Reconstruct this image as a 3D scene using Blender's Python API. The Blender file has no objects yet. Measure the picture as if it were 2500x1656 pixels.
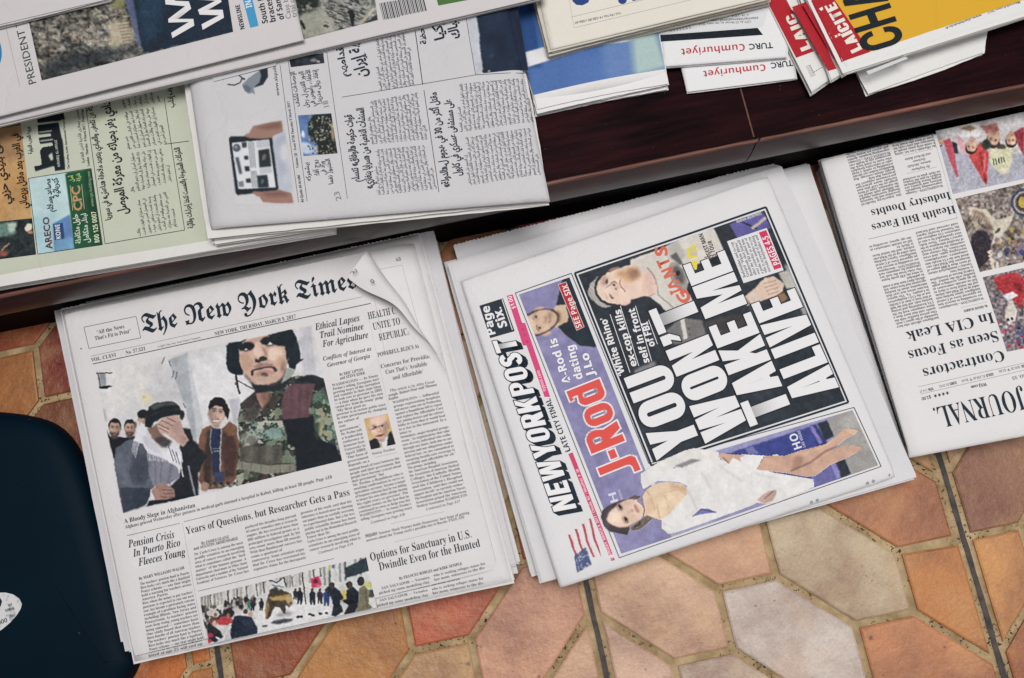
import bpy, math, random, re, os
import numpy as np
from mathutils import Vector, Matrix
from mathutils.geometry import tessellate_polygon

# ------------------------------------------------------------------ camera, light, exposure
SC = bpy.context.scene
COL = SC.collection
FPX, CX, CY = 2300.0, 1250.0, 828.0          # focal length and centre in photo pixels (2500 x 1656)
TILT, ROLL, DIST = math.radians(10.4), math.radians(12.2), 0.775
FWD = np.array([0.0, math.sin(TILT), -math.cos(TILT)])
UP0 = np.array([0.0, math.cos(TILT), math.sin(TILT)])
RT0 = np.array([1.0, 0.0, 0.0])
RIGHT = RT0 * math.cos(ROLL) - UP0 * math.sin(ROLL)
UPV = RT0 * math.sin(ROLL) + UP0 * math.cos(ROLL)
EYE = np.array([0.0, 0.0, 0.02]) - DIST * FWD
cam_data = bpy.data.cameras.new('camera')
cam = bpy.data.objects.new('camera', cam_data)
COL.objects.link(cam)
SC.camera = cam
cam_data.sensor_width = 36.0
cam_data.lens = FPX / 2500.0 * 36.0
cam_data.clip_start, cam_data.clip_end = 0.01, 50.0
cam.matrix_world = Matrix(((RIGHT[0], UPV[0], -FWD[0], EYE[0]), (RIGHT[1], UPV[1], -FWD[1], EYE[1]),
                           (RIGHT[2], UPV[2], -FWD[2], EYE[2]), (0, 0, 0, 1)))

world = bpy.data.worlds.new('World')
SC.world = world
world.use_nodes = True
world.node_tree.nodes['Background'].inputs[0].default_value = (0.90, 0.90, 0.93, 1)
world.node_tree.nodes['Background'].inputs[1].default_value = 0.17


def area_lamp(name, loc, target, sx, sy, watts, color):
    d = bpy.data.lights.new(name, 'AREA')
    d.shape = 'RECTANGLE'
    d.size, d.size_y, d.energy, d.color = sx, sy, watts, color
    o = bpy.data.objects.new(name, d)
    COL.objects.link(o)
    o.location = loc
    o.rotation_euler = (Vector(target) - Vector(loc)).to_track_quat('-Z', 'Y').to_euler()
    return o


area_lamp('ceiling_lamp', (0.15, 0.16, 2.3), (0.05, 0.0, 0), 1.1, 0.8, 41.5, (1.0, 0.972, 0.94))
area_lamp('doorway_lamp', (1.3, -0.9, 1.5), (0.1, 0, 0), 0.9, 1.2, 6.5, (1.0, 0.99, 0.98))

vs = SC.view_settings
vs.view_transform = 'Standard'
vs.look = 'None'
vs.exposure = 0.0
vs.gamma = 1.0
vs.use_curve_mapping = False
SC.render.engine = 'CYCLES'
ILL = 0.92                                    # light the prints receive: display value / albedo

random.seed(7)
RNG = np.random.default_rng(7)


# ------------------------------------------------------------------ helpers
def P(x, y, z=0.0):
    """photo pixel (x, y) -> the point of the level plane at height z that lies there"""
    x, y, z = np.broadcast_arrays(np.asarray(x, float), np.asarray(y, float), np.asarray(z, float))
    d = FWD + RIGHT * ((x - CX) / FPX)[..., None] - UPV * ((y - CY) / FPX)[..., None]
    t = (z - EYE[2]) / d[..., 2]
    return EYE + d * t[..., None]


def zm(ox, oy, s):
    """zoomed-crop coordinates -> photo pixels"""
    def f(p):
        p = np.asarray(p, float)
        return p * s + np.array([ox, oy])
    return f


S7 = 700 / 2366.0
ID = zm(0, 0, 1)
zA, zB, zC, zD = zm(100, 530, S7), zm(600, 530, S7), zm(100, 900, S7), zm(600, 900, S7)
zG, zE = zm(100, 1192, S7), zm(700, 1192, S7)
zP1, zP2, zP3, zP4, zP5 = zm(1080, 380, S7), zm(1500, 380, S7), zm(1180, 780, S7), zm(1600, 780, S7), zm(1250, 1100, S7)
zW1, zW2, zW3 = zm(1960, 260, 540 / 2365), zm(1960, 580, 540 / 2365), zm(1960, 830, 540 / 2365)
zF1, zF2 = zm(1300, 1192, S7), zm(1800, 1192, S7)
zT1, zT2, zT3, zT4 = zm(0, 0, S7), zm(600, 0, S7), zm(1200, 0, S7), zm(1800, 0, S7)
zS, zM, zR = zm(540, 790, 240 / 1265), zm(1410, 640, 220 / 1353), zm(1250, 700, 150 / 1034)
zV, zU = zm(1450, 1190, 250 / 1353), zm(480, 1350, 450 / 1353)
zL0, zL1, zL2, zL3 = zm(0, 700, 400 / 1792), zm(0, 1300, 350 / 1542), zm(0, 240, 500 / 1568), zm(440, 160, 500 / 1782)


def lin(c):
    c = np.asarray(c, float) / 255.0
    return np.where(c <= 0.04045, c / 12.92, ((c + 0.055) / 1.055) ** 2.4)


def nd(nt, typ, **kw):
    n = nt.nodes.new(typ)
    for k, v in kw.items():
        setattr(n, k, v)
    return n


MATS = {}


def base_mat(name):
    m = bpy.data.materials.new(name)
    m.use_nodes = True
    nt = m.node_tree
    return m, nt, nt.nodes['Principled BSDF']


def noise(nt, scale, detail=4, rough=0.55, coord='Object', stretch=None):
    tc = nd(nt, 'ShaderNodeTexCoord')
    src = tc.outputs[coord]
    if stretch:
        mp = nd(nt, 'ShaderNodeMapping')
        mp.inputs['Scale'].default_value = stretch
        nt.links.new(src, mp.inputs[0])
        src = mp.outputs[0]
    n = nd(nt, 'ShaderNodeTexNoise')
    n.inputs['Scale'].default_value = scale
    n.inputs['Detail'].default_value = detail
    n.inputs['Roughness'].default_value = rough
    nt.links.new(src, n.inputs['Vector'])
    return n


def ramp(nt, src, stops):
    r = nd(nt, 'ShaderNodeValToRGB')
    e = r.color_ramp.elements
    while len(e) < len(stops):
        e.new(0.5)
    for el, (p, c) in zip(e, stops):
        el.position = p
        el.color = (c, c, c, 1) if isinstance(c, (int, float)) else tuple(c) + (1,)
    nt.links.new(src, r.inputs[0])
    return r


def mix(nt, fac, a, b, mode='MIX'):
    m = nd(nt, 'ShaderNodeMix', data_type='RGBA', blend_type=mode)
    for sock, v in ((m.inputs[0], fac), (m.inputs[6], a), (m.inputs[7], b)):
        if isinstance(v, bpy.types.NodeSocket):
            nt.links.new(v, sock)
        elif isinstance(v, (int, float)):
            sock.default_value = v
        else:
            sock.default_value = tuple(v)[:3] + (1,)
    return m.outputs[2]


def bump(nt, bsdf, h, strength, dist):
    b = nd(nt, 'ShaderNodeBump')
    b.inputs['Strength'].default_value = strength
    b.inputs['Distance'].default_value = dist
    nt.links.new(h, b.inputs['Height'])
    nt.links.new(b.outputs[0], bsdf.inputs['Normal'])
    return b


def paper_mat(name, rgb, mottled=0.04):
    if name in MATS:
        return MATS[name]
    m, nt, b = base_mat(name)
    c = lin(rgb) / ILL
    n = noise(nt, 28, 6, 0.6)
    r = ramp(nt, n.outputs[0], [(0.3, 0.0), (0.7, 1.0)])
    n2 = noise(nt, 1500, 2)
    r2 = ramp(nt, n2.outputs[0], [(0.3, 0.94), (0.7, 1.0)])
    col = mix(nt, r.outputs[0], c * (1 - mottled), c)
    col = mix(nt, 1.0, col, r2.outputs[0], 'MULTIPLY')
    nt.links.new(col, b.inputs['Base Color'])
    b.inputs['Roughness'].default_value = 0.82
    b.inputs['Specular IOR Level'].default_value = 0.25
    n3 = noise(nt, 22, 5, 0.55)
    n5 = nd(nt, 'ShaderNodeTexVoronoi', feature='DISTANCE_TO_EDGE')
    tc5 = nd(nt, 'ShaderNodeTexCoord')
    dw = mix(nt, .12, tc5.outputs['Object'], n3.outputs['Color'])
    nt.links.new(dw, n5.inputs['Vector'])
    n5.inputs['Scale'].default_value = 9
    r5 = ramp(nt, n5.outputs['Distance'], [(0.0, 0.0), (0.05, 1.0)])
    bump(nt, b, mix(nt, .10, n3.outputs[0], r5.outputs[0]), 0.34, 0.006)
    MATS[name] = m
    return m


def ink_mat(rgb):
    """newsprint ink: slightly broken by the paper's grain"""
    key = 'ink_%02x%02x%02x' % tuple(int(v) for v in rgb)
    if key in MATS:
        return MATS[key]
    m, nt, b = base_mat(key)
    c = lin(rgb) / ILL
    n = noise(nt, 1100, 3, 0.7)
    r = ramp(nt, n.outputs[0], [(0.52, 0.0), (0.8, 0.35)])
    lum = float(np.mean(c))
    c2 = c + (0.12 if lum < 0.3 else -0.08)
    nt.links.new(mix(nt, r.outputs[0], c, np.clip(c2, 0, 1)), b.inputs['Base Color'])
    b.inputs['Roughness'].default_value = 0.75
    b.inputs['Specular IOR Level'].default_value = 0.2
    MATS[key] = m
    return m


def picture_mat():
    if 'printed_picture' in MATS:
        return MATS['printed_picture']
    m, nt, b = base_mat('printed_picture')
    at = nd(nt, 'ShaderNodeVertexColor', layer_name='print')
    n = noise(nt, 900, 3, 0.7)
    r = ramp(nt, n.outputs[0], [(0.25, 0.93), (0.75, 1.05)])
    nt.links.new(mix(nt, 1.0, at.outputs[0], r.outputs[0], 'MULTIPLY'), b.inputs['Base Color'])
    b.inputs['Roughness'].default_value = 0.7
    b.inputs['Specular IOR Level'].default_value = 0.25
    MATS['printed_picture'] = m
    return m


def mesh_obj(name, V, F, mat, parent=None, smooth=False):
    me = bpy.data.meshes.new(name)
    V = np.asarray(V, float)
    if isinstance(F, np.ndarray):
        k = F.shape[1]
        me.vertices.add(len(V))
        me.vertices.foreach_set('co', V.ravel())
        me.loops.add(F.size)
        me.loops.foreach_set('vertex_index', F.astype(np.int32).ravel())
        me.polygons.add(len(F))
        me.polygons.foreach_set('loop_start', np.arange(0, F.size, k, dtype=np.int32))
        me.update(calc_edges=True)
    else:
        me.from_pydata([tuple(v) for v in V], [], F)
        me.update()
    if smooth:
        me.polygons.foreach_set('use_smooth', np.ones(len(me.polygons), bool))
    if mat:
        me.materials.append(mat)
    o = bpy.data.objects.new(name, me)
    COL.objects.link(o)
    if parent:
        o.parent = parent
    return o


def thing(name, label, cat, group=None):
    o = bpy.data.objects.new(name, None)
    o.empty_display_size = 0.03
    COL.objects.link(o)
    o['label'], o['category'] = label, cat
    if group:
        o['group'] = group
    return o


def settle(root, loc):
    """put the thing's origin at its base while the parts stay where they are"""
    root.location = loc
    for ch in root.children:
        ch.matrix_parent_inverse = Matrix.Translation(-Vector(loc))


# ------------------------------------------------------------------ lettering
FONTS = {'serif': (0x1D400, 0x1D41A, 0x1D7CE, -0.0045), 'serifB': (0x1D400, 0x1D41A, 0x1D7CE, 0.0),
         'serifBI': (0x1D468, 0x1D482, 0x1D7CE, 0.0), 'serifI': (0x1D434, 0x1D44E, 0, 0.004),
         'sansB': (0x1D5D4, 0x1D5EE, 0x1D7EC, 0.0), 'sansH': (0x1D5D4, 0x1D5EE, 0x1D7EC, 0.016),
         'sansBI': (0x1D63C, 0x1D656, 0x1D7EC, 0.0),
         'frak': (0x1D56C, 0x1D586, 0x1D7CE, 0.004), 'sans': (0, 0, 0, 0.004), 'thin': (0, 0, 0, 0.0),
         'ar': (0, 0, 0, 0.006), 'arB': (0, 0, 0, 0.030)}
_cur = bpy.data.curves.new('lettering', 'FONT')
_cur.resolution_u = 2
_tob = bpy.data.objects.new('lettering', _cur)
_gc = {}


def _mesh_of(body):
    _cur.body = body
    me = _tob.to_mesh()
    v = np.empty(len(me.vertices) * 3)
    me.vertices.foreach_get('co', v)
    me.calc_loop_triangles()
    t = np.empty(len(me.loop_triangles) * 3, np.int32)
    me.loop_triangles.foreach_get('vertices', t)
    _tob.to_mesh_clear()
    return v.reshape(-1, 3)[:, :2], t.reshape(-1, 3)


_hh = {}
try:                                            # Blender's own symbol font carries the serif, italic, sans and blackletter alphabets
    _sym = bpy.data.fonts.load(os.path.join(bpy.utils.system_resource('DATAFILES', path='fonts'), 'NotoSansMath-Regular.woff2'))
except Exception:
    _sym = None
_plain = _cur.font


def glyph(ch, off):
    k = (ch, off)
    if k in _gc:
        return _gc[k]
    sym = _sym is not None and (ord(ch) >= 0x1D400 or ch == '\u210e')
    _cur.font = _sym if sym else _plain
    _cur.offset = 0.0
    if sym not in _hh:
        _hh[sym] = _mesh_of('HH')[0][:, 0].max()
    adv = _mesh_of('H' + ch + 'H')[0][:, 0].max() - _hh[sym]
    sc = 1.49 if sym else 1.0                   # both fonts to one cap height
    _cur.offset = off / sc
    v, t = (np.zeros((0, 2)), np.zeros((0, 3), np.int32)) if ch == ' ' else _mesh_of(ch)
    _gc[k] = (v * sc, t, adv * sc)
    return _gc[k]


AR = {}
_L = ('ا FE8D 2 ب FE8F 4 ة FE93 2 ت FE95 4 ث FE99 4 ج FE9D 4 ح FEA1 4 خ FEA5 4 د FEA9 2 ذ FEAB 2 ر FEAD 2 ز FEAF 2 '
      'س FEB1 4 ش FEB5 4 ص FEB9 4 ض FEBD 4 ط FEC1 4 ظ FEC5 4 ع FEC9 4 غ FECD 4 ف FED1 4 ق FED5 4 ك FED9 4 ل FEDD 4 '
      'م FEE1 4 ن FEE5 4 ه FEE9 4 و FEED 2 ى FEEF 2 ي FEF1 4 أ FE83 2 إ FE87 2 آ FE81 2 ئ FE89 4 ؤ FE85 2').split()
for _i in range(0, len(_L), 3):
    AR[_L[_i]] = (int(_L[_i + 1], 16), int(_L[_i + 2]))


def arabic(s):
    """joined letter forms in the order they stand from left to right"""
    s = s.replace('لا', '\ufefb').replace('لأ', '\ufef7').replace('لإ', '\ufef9')
    lig = lambda c: '\ufef5' <= c <= '\ufefc'
    out = []
    for i, ch in enumerate(s):
        if ch in AR or lig(ch):
            pv = s[i - 1] if i else ' '
            nx = s[i + 1] if i + 1 < len(s) else ' '
            j0 = pv in AR and AR[pv][1] == 4
            j1 = ch in AR and AR[ch][1] == 4 and (nx in AR or lig(nx))
            b = AR[ch][0] if ch in AR else ord(ch)
            out.append(chr(b + ((3 if j1 else 1) if j0 else (2 if j1 else 0))))
        else:
            out.append({'«': '»', '»': '«'}.get(ch, ch))
    r = ''.join(out)[::-1]
    return re.sub(r'[0-9]+', lambda m: m.group(0)[::-1], r)


def map_font(s, font):
    if font in ('ar', 'arB'):
        return arabic(s)
    U, L, D, _ = FONTS[font]
    if not U:
        return s
    r = ''
    for ch in s:
        if 'A' <= ch <= 'Z':
            r += chr(U + ord(ch) - 65)
        elif 'a' <= ch <= 'z':
            q = L + ord(ch) - 97
            r += '\u210e' if q == 0x1D455 else chr(q)
        elif '0' <= ch <= '9' and D:
            r += chr(D + ord(ch) - 48)
        else:
            r += ch
    return r


def text_mesh(s, font, off=None):
    """vertices (x along the line, y up, cap height 1), triangles, width"""
    o = FONTS[font][3] if off is None else off
    VV, TT, x, n = [], [], 0.0, 0
    for ch in map_font(s, font):
        v, t, a = glyph(ch, o)
        if len(v):
            VV.append(v + [x, 0])
            TT.append(t + n)
            n += len(v)
        x += a
    V = np.concatenate(VV) if VV else np.zeros((0, 2))
    T = np.concatenate(TT) if TT else np.zeros((0, 3), np.int32)
    return V / 0.70, T, x / 0.70


# heavy condensed poster letters, cap height 1: outline + holes
def rr(x0, y0, x1, y1, r, n=6):
    pts = []
    for cx, cy, a0 in ((x1 - r, y0 + r, -90), (x1 - r, y1 - r, 0), (x0 + r, y1 - r, 90), (x0 + r, y0 + r, 180)):
        for i in range(n + 1):
            a = math.radians(a0 + 90 * i / n)
            pts.append((cx + r * math.cos(a), cy + r * math.sin(a)))
    return pts


def block(ch, s=0.2, w=0.5, b=0.17):
    """s stem width, w letter width, b bar height; returns [outer, hole, ...] and the width"""
    m = w / 2
    if ch == 'I':
        return [[(0, 0), (s, 0), (s, 1), (0, 1)]], s
    if ch == 'L':
        return [[(0, 0), (w * .86, 0), (w * .86, b), (s, b), (s, 1), (0, 1)]], w * .86
    if ch in 'EÉ':
        u = w * .92
        g = [[(0, 0), (u, 0), (u, b), (s, b), (s, .5 - b / 2), (u * .9, .5 - b / 2), (u * .9, .5 + b / 2), (s, .5 + b / 2),
              (s, 1 - b), (u, 1 - b), (u, 1), (0, 1)]]
        return g, u
    if ch == 'T':
        return [[(m - s / 2, 0), (m + s / 2, 0), (m + s / 2, 1 - b), (w, 1 - b), (w, 1), (0, 1), (0, 1 - b), (m - s / 2, 1 - b)]], w
    if ch == 'H':
        return [[(0, 0), (s, 0), (s, .5 - b / 2), (w - s, .5 - b / 2), (w - s, 0), (w, 0), (w, 1), (w - s, 1), (w - s, .5 + b / 2),
                 (s, .5 + b / 2), (s, 1), (0, 1)]], w
    if ch == 'N':
        u = w * 1.06
        return [[(0, 0), (s * .9, 0), (s * .9, .55), (u - s, 0), (u, 0), (u, 1), (u - s * .9, 1), (u - s * .9, .45), (s, 1), (0, 1)]], u
    if ch == 'M':
        u = w * 1.4
        k = s * .95
        return [[(0, 0), (k, 0), (k, .62), (u / 2 - .06, 0), (u / 2 + .06, 0), (u - k, .62), (u - k, 0), (u, 0), (u, 1),
                 (u - s * 1.15, 1), (u / 2, .42), (s * 1.15, 1), (0, 1)]], u
    if ch == 'W':
        u = w * 1.5
        return [[(.13, 0), (.13 + s * 1.0, 0), (u / 2, .58), (u - .13 - s, 0), (u - .13, 0), (u, 1), (u - s, 1), (u - .16 - s * .3, .4),
                 (u / 2 + s * .45, 1), (u / 2 - s * .45, 1), (.16 + s * .3, .4), (s, 1), (0, 1)]], u
    if ch == 'V':
        u = w * 1.06
        h = u / 2
        return [[(h - s * .55, 0), (h + s * .55, 0), (u, 1), (u - s * 1.02, 1), (h, .36), (s * 1.02, 1), (0, 1)]], u
    if ch == 'A':
        u = w * 1.08
        h = u / 2
        return [[(0, 0), (s, 0), (s + .03, .17), (u - s - .03, .17), (u - s, 0), (u, 0), (h + s * .58, 1), (h - s * .58, 1)],
                [(s + .055, .32), (u - s - .055, .32), (h, .74)]], u
    if ch == 'Y':
        u = w * 1.08
        h = u / 2
        return [[(h - s / 2, 0), (h + s / 2, 0), (h + s / 2, .38), (u, 1), (u - s * 1.08, 1), (h, .62), (s * 1.08, 1), (0, 1), (h - s / 2, .38)]], u
    if ch == 'K':
        u = w * 1.1
        return [[(0, 0), (s, 0), (s, .26), (s + .07, .38), (u - s * 1.15, 0), (u, 0), (s + .19, .60), (u - .02, 1), (u - s * 1.15, 1),
                 (s, .60), (s, 1), (0, 1)]], u
    if ch == 'O':
        return [rr(0, 0, w, 1, w * .48), rr(s, .17, w - s, .83, (w - 2 * s) * .48)], w
    if ch == 'U':
        o = [(0, 1)] + [p for p in rr(0, 0, w, 1, w * .48)[21:28]] + [p for p in rr(0, 0, w, 1, w * .48)[0:7]] + [(w, 1), (w - s, 1)]
        q = rr(s, .17, w - s, 1, (w - 2 * s) * .48)
        o += q[0:7][::-1] + q[21:28][::-1] + [(s, 1)]
        return [o], w
    if ch == 'C':
        q = rr(0, 0, w, 1, w * .46)
        i = rr(s, .17, w - s, .83, (w - 2 * s) * .48)
        o = [(w, .36)] + q[0:7][::-1] + q[21:28][::-1] + q[14:21][::-1] + q[7:14][::-1] + [(w, .64), (w - s, .64)]
        o += i[7:14] + i[14:21] + i[21:28] + i[0:7] + [(w - s, .36)]
        return [o], w
    if ch in 'PR':
        q = rr(0, .42, w, 1, w * .44)
        o = [(0, 0), (s, 0), (s, .42 if ch == 'P' else .36)]
        if ch == 'R':
            o += [(w - s * .98, 0), (w + .02, 0), (w - s * .35, .44)]
            o += q[4:14] + [(0, 1)]
        else:
            o += q[0:14] + [(0, 1)]
        return [o, rr(s, .57, w - s, .85, min(.06, (w - 2 * s) * .45), 4)], w
    if ch == 'S':
        cx, c1, c2, R = w / 2, .73, .27, (w - s) / 2
        ctr = [(cx + R * math.cos(math.radians(a)), c1 + (.27 - b / 2) * math.sin(math.radians(a))) for a in range(0, 271, 30)]
        ctr += [(cx + R * math.cos(math.radians(a)), c2 + (.27 - b / 2) * math.sin(math.radians(a))) for a in range(60, -181, -30)]
        A, B = [], []
        for k, p in enumerate(ctr):
            p0, p1 = ctr[max(0, k - 1)], ctr[min(len(ctr) - 1, k + 1)]
            dx, dy = p1[0] - p0[0], p1[1] - p0[1]
            L = math.hypot(dx, dy) or 1
            th = (s * abs(dy) + b * abs(dx)) / (abs(dx) + abs(dy) + 1e-9)
            A.append((p[0] - dy / L * th / 2, p[1] + dx / L * th / 2))
            B.append((p[0] + dy / L * th / 2, p[1] - dx / L * th / 2))
        return [A + B[::-1]], w
    if ch == 'J':
        q = rr(-.02, -.12, w * .8, .9, w * .36)
        x1 = w * .8
        return [[(x1 - s, 1), (x1 - s, .2), (x1 - s - .03, .12), (x1 - s - .10, .08), (0, .08), (0, -.1)] + q[2:7] + [(x1, 1)]], x1
    if ch == 'o':
        return [rr(0, 0, w * .95, .8, w * .42), rr(s, .15, w * .95 - s, .65, (w * .95 - 2 * s) * .45)], w * .95
    if ch == 'd':
        u = w * .97
        q = rr(0, 0, u, .78, u * .36)
        return [[(u - s, .74)] + q[15:28] + [(u - s - .02, .0), (u - s, .05), (u - s, 0), (u, 0), (u, 1), (u - s - .1, 1), (u - s - .1, .9), (u - s, .9)],
                rr(s * .95, .16, u - s, .62, (u - 2 * s) * .45)], u
    if ch == '-':
        return [[(0, .36), (.26, .36), (.26, .36 + b * 1.1), (0, .36 + b * 1.1)]], .26
    if ch in "’'":
        return [[(0.02, .60), (.12, .60), (.24, .78), (.24, 1), (.04, 1), (.04, .80), (.12, .80)]], .24
    return [], w * .5


def block_text(s, st=0.2, w=0.5, b=0.17, gap=0.05, space=0.2):
    """[(outlines of one letter, ...)], width"""
    x, out = 0.0, []
    for ch in s:
        if ch == ' ':
            x += space
            continue
        g, a = block(ch, st, w, b)
        out.append([[(px + x, py) for px, py in c] for c in g])
        x += a + gap
    return out, x - gap


def fill_outlines(letters):
    V, T = [], []
    for g in letters:
        n = len(V)
        flat = [p for c in g for p in c]
        tri = tessellate_polygon([[Vector((p[0], p[1], 0)) for p in c] for c in g])
        V += flat
        T += [(n + a, n + b2, n + c) for a, b2, c in tri]
    return np.array(V, float), np.array(T, np.int32)


def stroke_outlines(letters, wd):
    V, T = [], []
    for g in letters:
        for c in g:
            for i in range(len(c)):
                (x0, y0), (x1, y1) = c[i], c[(i + 1) % len(c)]
                L = math.hypot(x1 - x0, y1 - y0)
                if L < 1e-6:
                    continue
                dx, dy = (x1 - x0) / L * wd, (y1 - y0) / L * wd
                n = len(V)
                V += [(x0 - dx - dy, y0 - dy + dx), (x0 - dx + dy, y0 - dy - dx), (x1 + dx + dy, y1 + dy - dx), (x1 + dx - dy, y1 + dy + dx)]
                T += [(n, n + 1, n + 2), (n, n + 2, n + 3)]
    return np.array(V, float), np.array(T, np.int32)

# ------------------------------------------------------------------ papers
LZ = 0.00016                                    # one printed layer above the sheet
INK = (28, 42, 54)


class Paper:
    """a sheet lying level at height z, its four corners seen at photo pixels TL, TR, BR, BL"""

    def __init__(self, quad, z, wave=0.0004, seed=0, curl=None, fold=None):
        self.z = z
        self.px = np.array(quad, float)
        self.w = P(self.px[:, 0], self.px[:, 1], z)[:, :2]
        r = np.random.default_rng(seed + 11)
        self.k = [(r.uniform(-1, 1) * 45, r.uniform(-1, 1) * 45, r.uniform(0, 6.28)) for _ in range(4)]
        self.wave = wave
        self.curl = curl
        self.fold = fold
        self.acc = {}
        self.front = None

    def st(self, x, y):
        a, b, c, d = self.w
        s = np.full_like(x, .5)
        t = np.full_like(x, .5)
        for _ in range(6):
            f = np.outer((1 - s) * (1 - t), a) + np.outer(s * (1 - t), b) + np.outer(s * t, c) + np.outer((1 - s) * t, d)
            ex, ey = x - f[:, 0], y - f[:, 1]
            fs = np.outer(1 - t, b - a) + np.outer(t, c - d)
            ft = np.outer(1 - s, d - a) + np.outer(s, c - b)
            det = fs[:, 0] * ft[:, 1] - fs[:, 1] * ft[:, 0]
            s = s + (ex * ft[:, 1] - ey * ft[:, 0]) / det
            t = t + (fs[:, 0] * ey - fs[:, 1] * ex) / det
        return s, t

    def xy(self, s, t):
        a, b, c, d = self.w
        return np.outer((1 - s) * (1 - t), a) + np.outer(s * (1 - t), b) + np.outer(s * t, c) + np.outer((1 - s) * t, d)

    def hz(self, x, y, st=None):
        z = np.full_like(x, self.z)
        for kx, ky, ph in self.k:
            z += self.wave / 4 * np.sin(kx * x + ky * y + ph)
        if self.curl:
            s, t = st if st else self.st(x, y)
            z += self.curl(s, t)
        return z

    # -------- the printed sheet itself
    def sheet(self, name, mat, parent, nx=64, ny=64, jag=0.0, jag_sides='', drop=0.0008):
        ss, tt = np.meshgrid(np.linspace(0, 1, nx + 1), np.linspace(0, 1, ny + 1))
        s, t = ss.ravel(), tt.ravel()
        xy = self.xy(s, t)
        if jag:
            r = np.random.default_rng(5)
            cen = xy.mean(0)
            for side, m in (('T', t == 0), ('B', t == 1), ('L', s == 0), ('R', s == 1)):
                if side in jag_sides:
                    k = r.uniform(0, jag, m.sum())[:, None]
                    d = cen - xy[m]
                    xy[m] += d / np.linalg.norm(d, axis=1)[:, None] * k
        z = self.hz(xy[:, 0], xy[:, 1], (s, t))
        V = np.column_stack([xy, z])
        if self.fold:
            V = self.fold(V)
        i = np.arange((nx + 1) * (ny + 1)).reshape(ny + 1, nx + 1)
        F = np.stack([i[:-1, :-1], i[1:, :-1], i[1:, 1:], i[:-1, 1:]], -1).reshape(-1, 4)
        rim = np.concatenate([i[0, :], i[1:, -1], i[-1, -2::-1], i[-2:0:-1, 0]])
        n0 = len(V)
        V2 = V[rim] - [0, 0, drop]
        m = len(rim)
        q = np.arange(m)
        rf = np.stack([rim[q], rim[(q + 1) % m], n0 + (q + 1) % m, n0 + q], -1)
        if self.fold:
            rf = rf[:0]
        o = mesh_obj(name, np.concatenate([V, V2]), np.concatenate([F, rf]), mat, parent, True)
        me = o.data
        fl = np.ones(len(me.polygons), bool)
        fl[len(F):] = False
        me.polygons.foreach_set('use_smooth', fl)
        self.front = o
        return o

    # -------- prints: collected per part and material, linked by finish()
    def put(self, key, V2, T, col, layer=2):
        """V2: world xy"""
        if not len(V2):
            return
        lst = self.acc.setdefault((key, tuple(col)), [[], [], 0])
        z = self.hz(V2[:, 0], V2[:, 1]) + LZ * layer
        lst[0].append(np.column_stack([V2, z]))
        lst[1].append(np.asarray(T, np.int32) + lst[2])
        lst[2] += len(V2)

    def place(self, V, width, p0, p1, h, shear=0.0, slantfit=True):
        """line coordinates (cap height 1) -> world xy; baseline runs from photo pixel p0 to p1, capitals h pixels high"""
        w = P([p0[0], p1[0]], [p0[1], p1[1]], self.z)[:, :2]
        d = w[1] - w[0]
        L = np.linalg.norm(d)
        mpp = L / math.hypot(p1[0] - p0[0], p1[1] - p0[1])
        ex = d / L
        ey = np.array([-ex[1], ex[0]])
        x = (V[:, 0] + shear * V[:, 1]) / width * L
        return w[0] + np.outer(x, ex) + np.outer(V[:, 1] * h * mpp, ey)

    def text(self, key, s, p0, p1, h, font='serif', col=INK, layer=2, zt=ID, off=None, shear=0.0, clip=None):
        p0, p1 = zt(p0), zt(p1)
        V, T, w = text_mesh(s, font, off)
        if not len(V):
            return
        xy = self.place(V, w, p0, p1, h, shear)
        if clip is not None:
            cen = xy[T].mean(1)
            T = T[clip(cen)]
        self.put(key, xy, T, col, layer)

    def poster(self, key, s, p0, p1, h, col, layer=3, zt=ID, outline=None, ow=0.03, shear=0.0, kw={}, extrude=None):
        p0, p1 = zt(p0), zt(p1)
        letters, w = block_text(s, **kw)
        if extrude:
            dx, dy, ecol, n = extrude
            VV, TT, c = [], [], 0
            for i in range(1, n + 1):
                V, T = stroke_outlines(letters, ow)
                V2, T2 = fill_outlines(letters)
                V = np.concatenate([V, V2])
                T = np.concatenate([T, T2 + len(V) - len(V2)])
                VV.append(V + [dx * i / n, dy * i / n])
                TT.append(T + c)
                c += len(V)
            self.put(key, self.place(np.concatenate(VV), w, p0, p1, h, shear), np.concatenate(TT), ecol, layer - 1)
        if outline is not None:
            V, T = stroke_outlines(letters, ow)
            self.put(key, self.place(V, w, p0, p1, h, shear), T, outline, layer)
            layer += 1
        V, T = fill_outlines(letters)
        self.put(key, self.place(V, w, p0, p1, h, shear), T, col, layer)

    def line(self, key, p0, p1, wpx=1.2, col=INK, layer=2, zt=ID, n=None):
        p0, p1 = zt(p0), zt(p1)
        d = p1 - p0
        L = np.linalg.norm(d)
        n = n or max(1, int(L / 25))
        nrm = np.array([-d[1], d[0]]) / L * wpx / 2
        k = np.linspace(0, 1, n + 1)[:, None]
        a = p0 + d * k + nrm
        b = p0 + d * k - nrm
        pts = np.concatenate([a, b])
        i = np.arange(n)
        T = np.concatenate([np.stack([i, i + 1, n + 1 + i], -1), np.stack([i + 1, n + 2 + i, n + 1 + i], -1)])
        self.put(key, P(pts[:, 0], pts[:, 1], self.z)[:, :2], T, col, layer)

    def frame(self, key, quad, wpx=1.2, col=INK, layer=2, zt=ID):
        for i in range(4):
            self.line(key, quad[i], quad[(i + 1) % 4], wpx, col, layer, zt)

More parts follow.
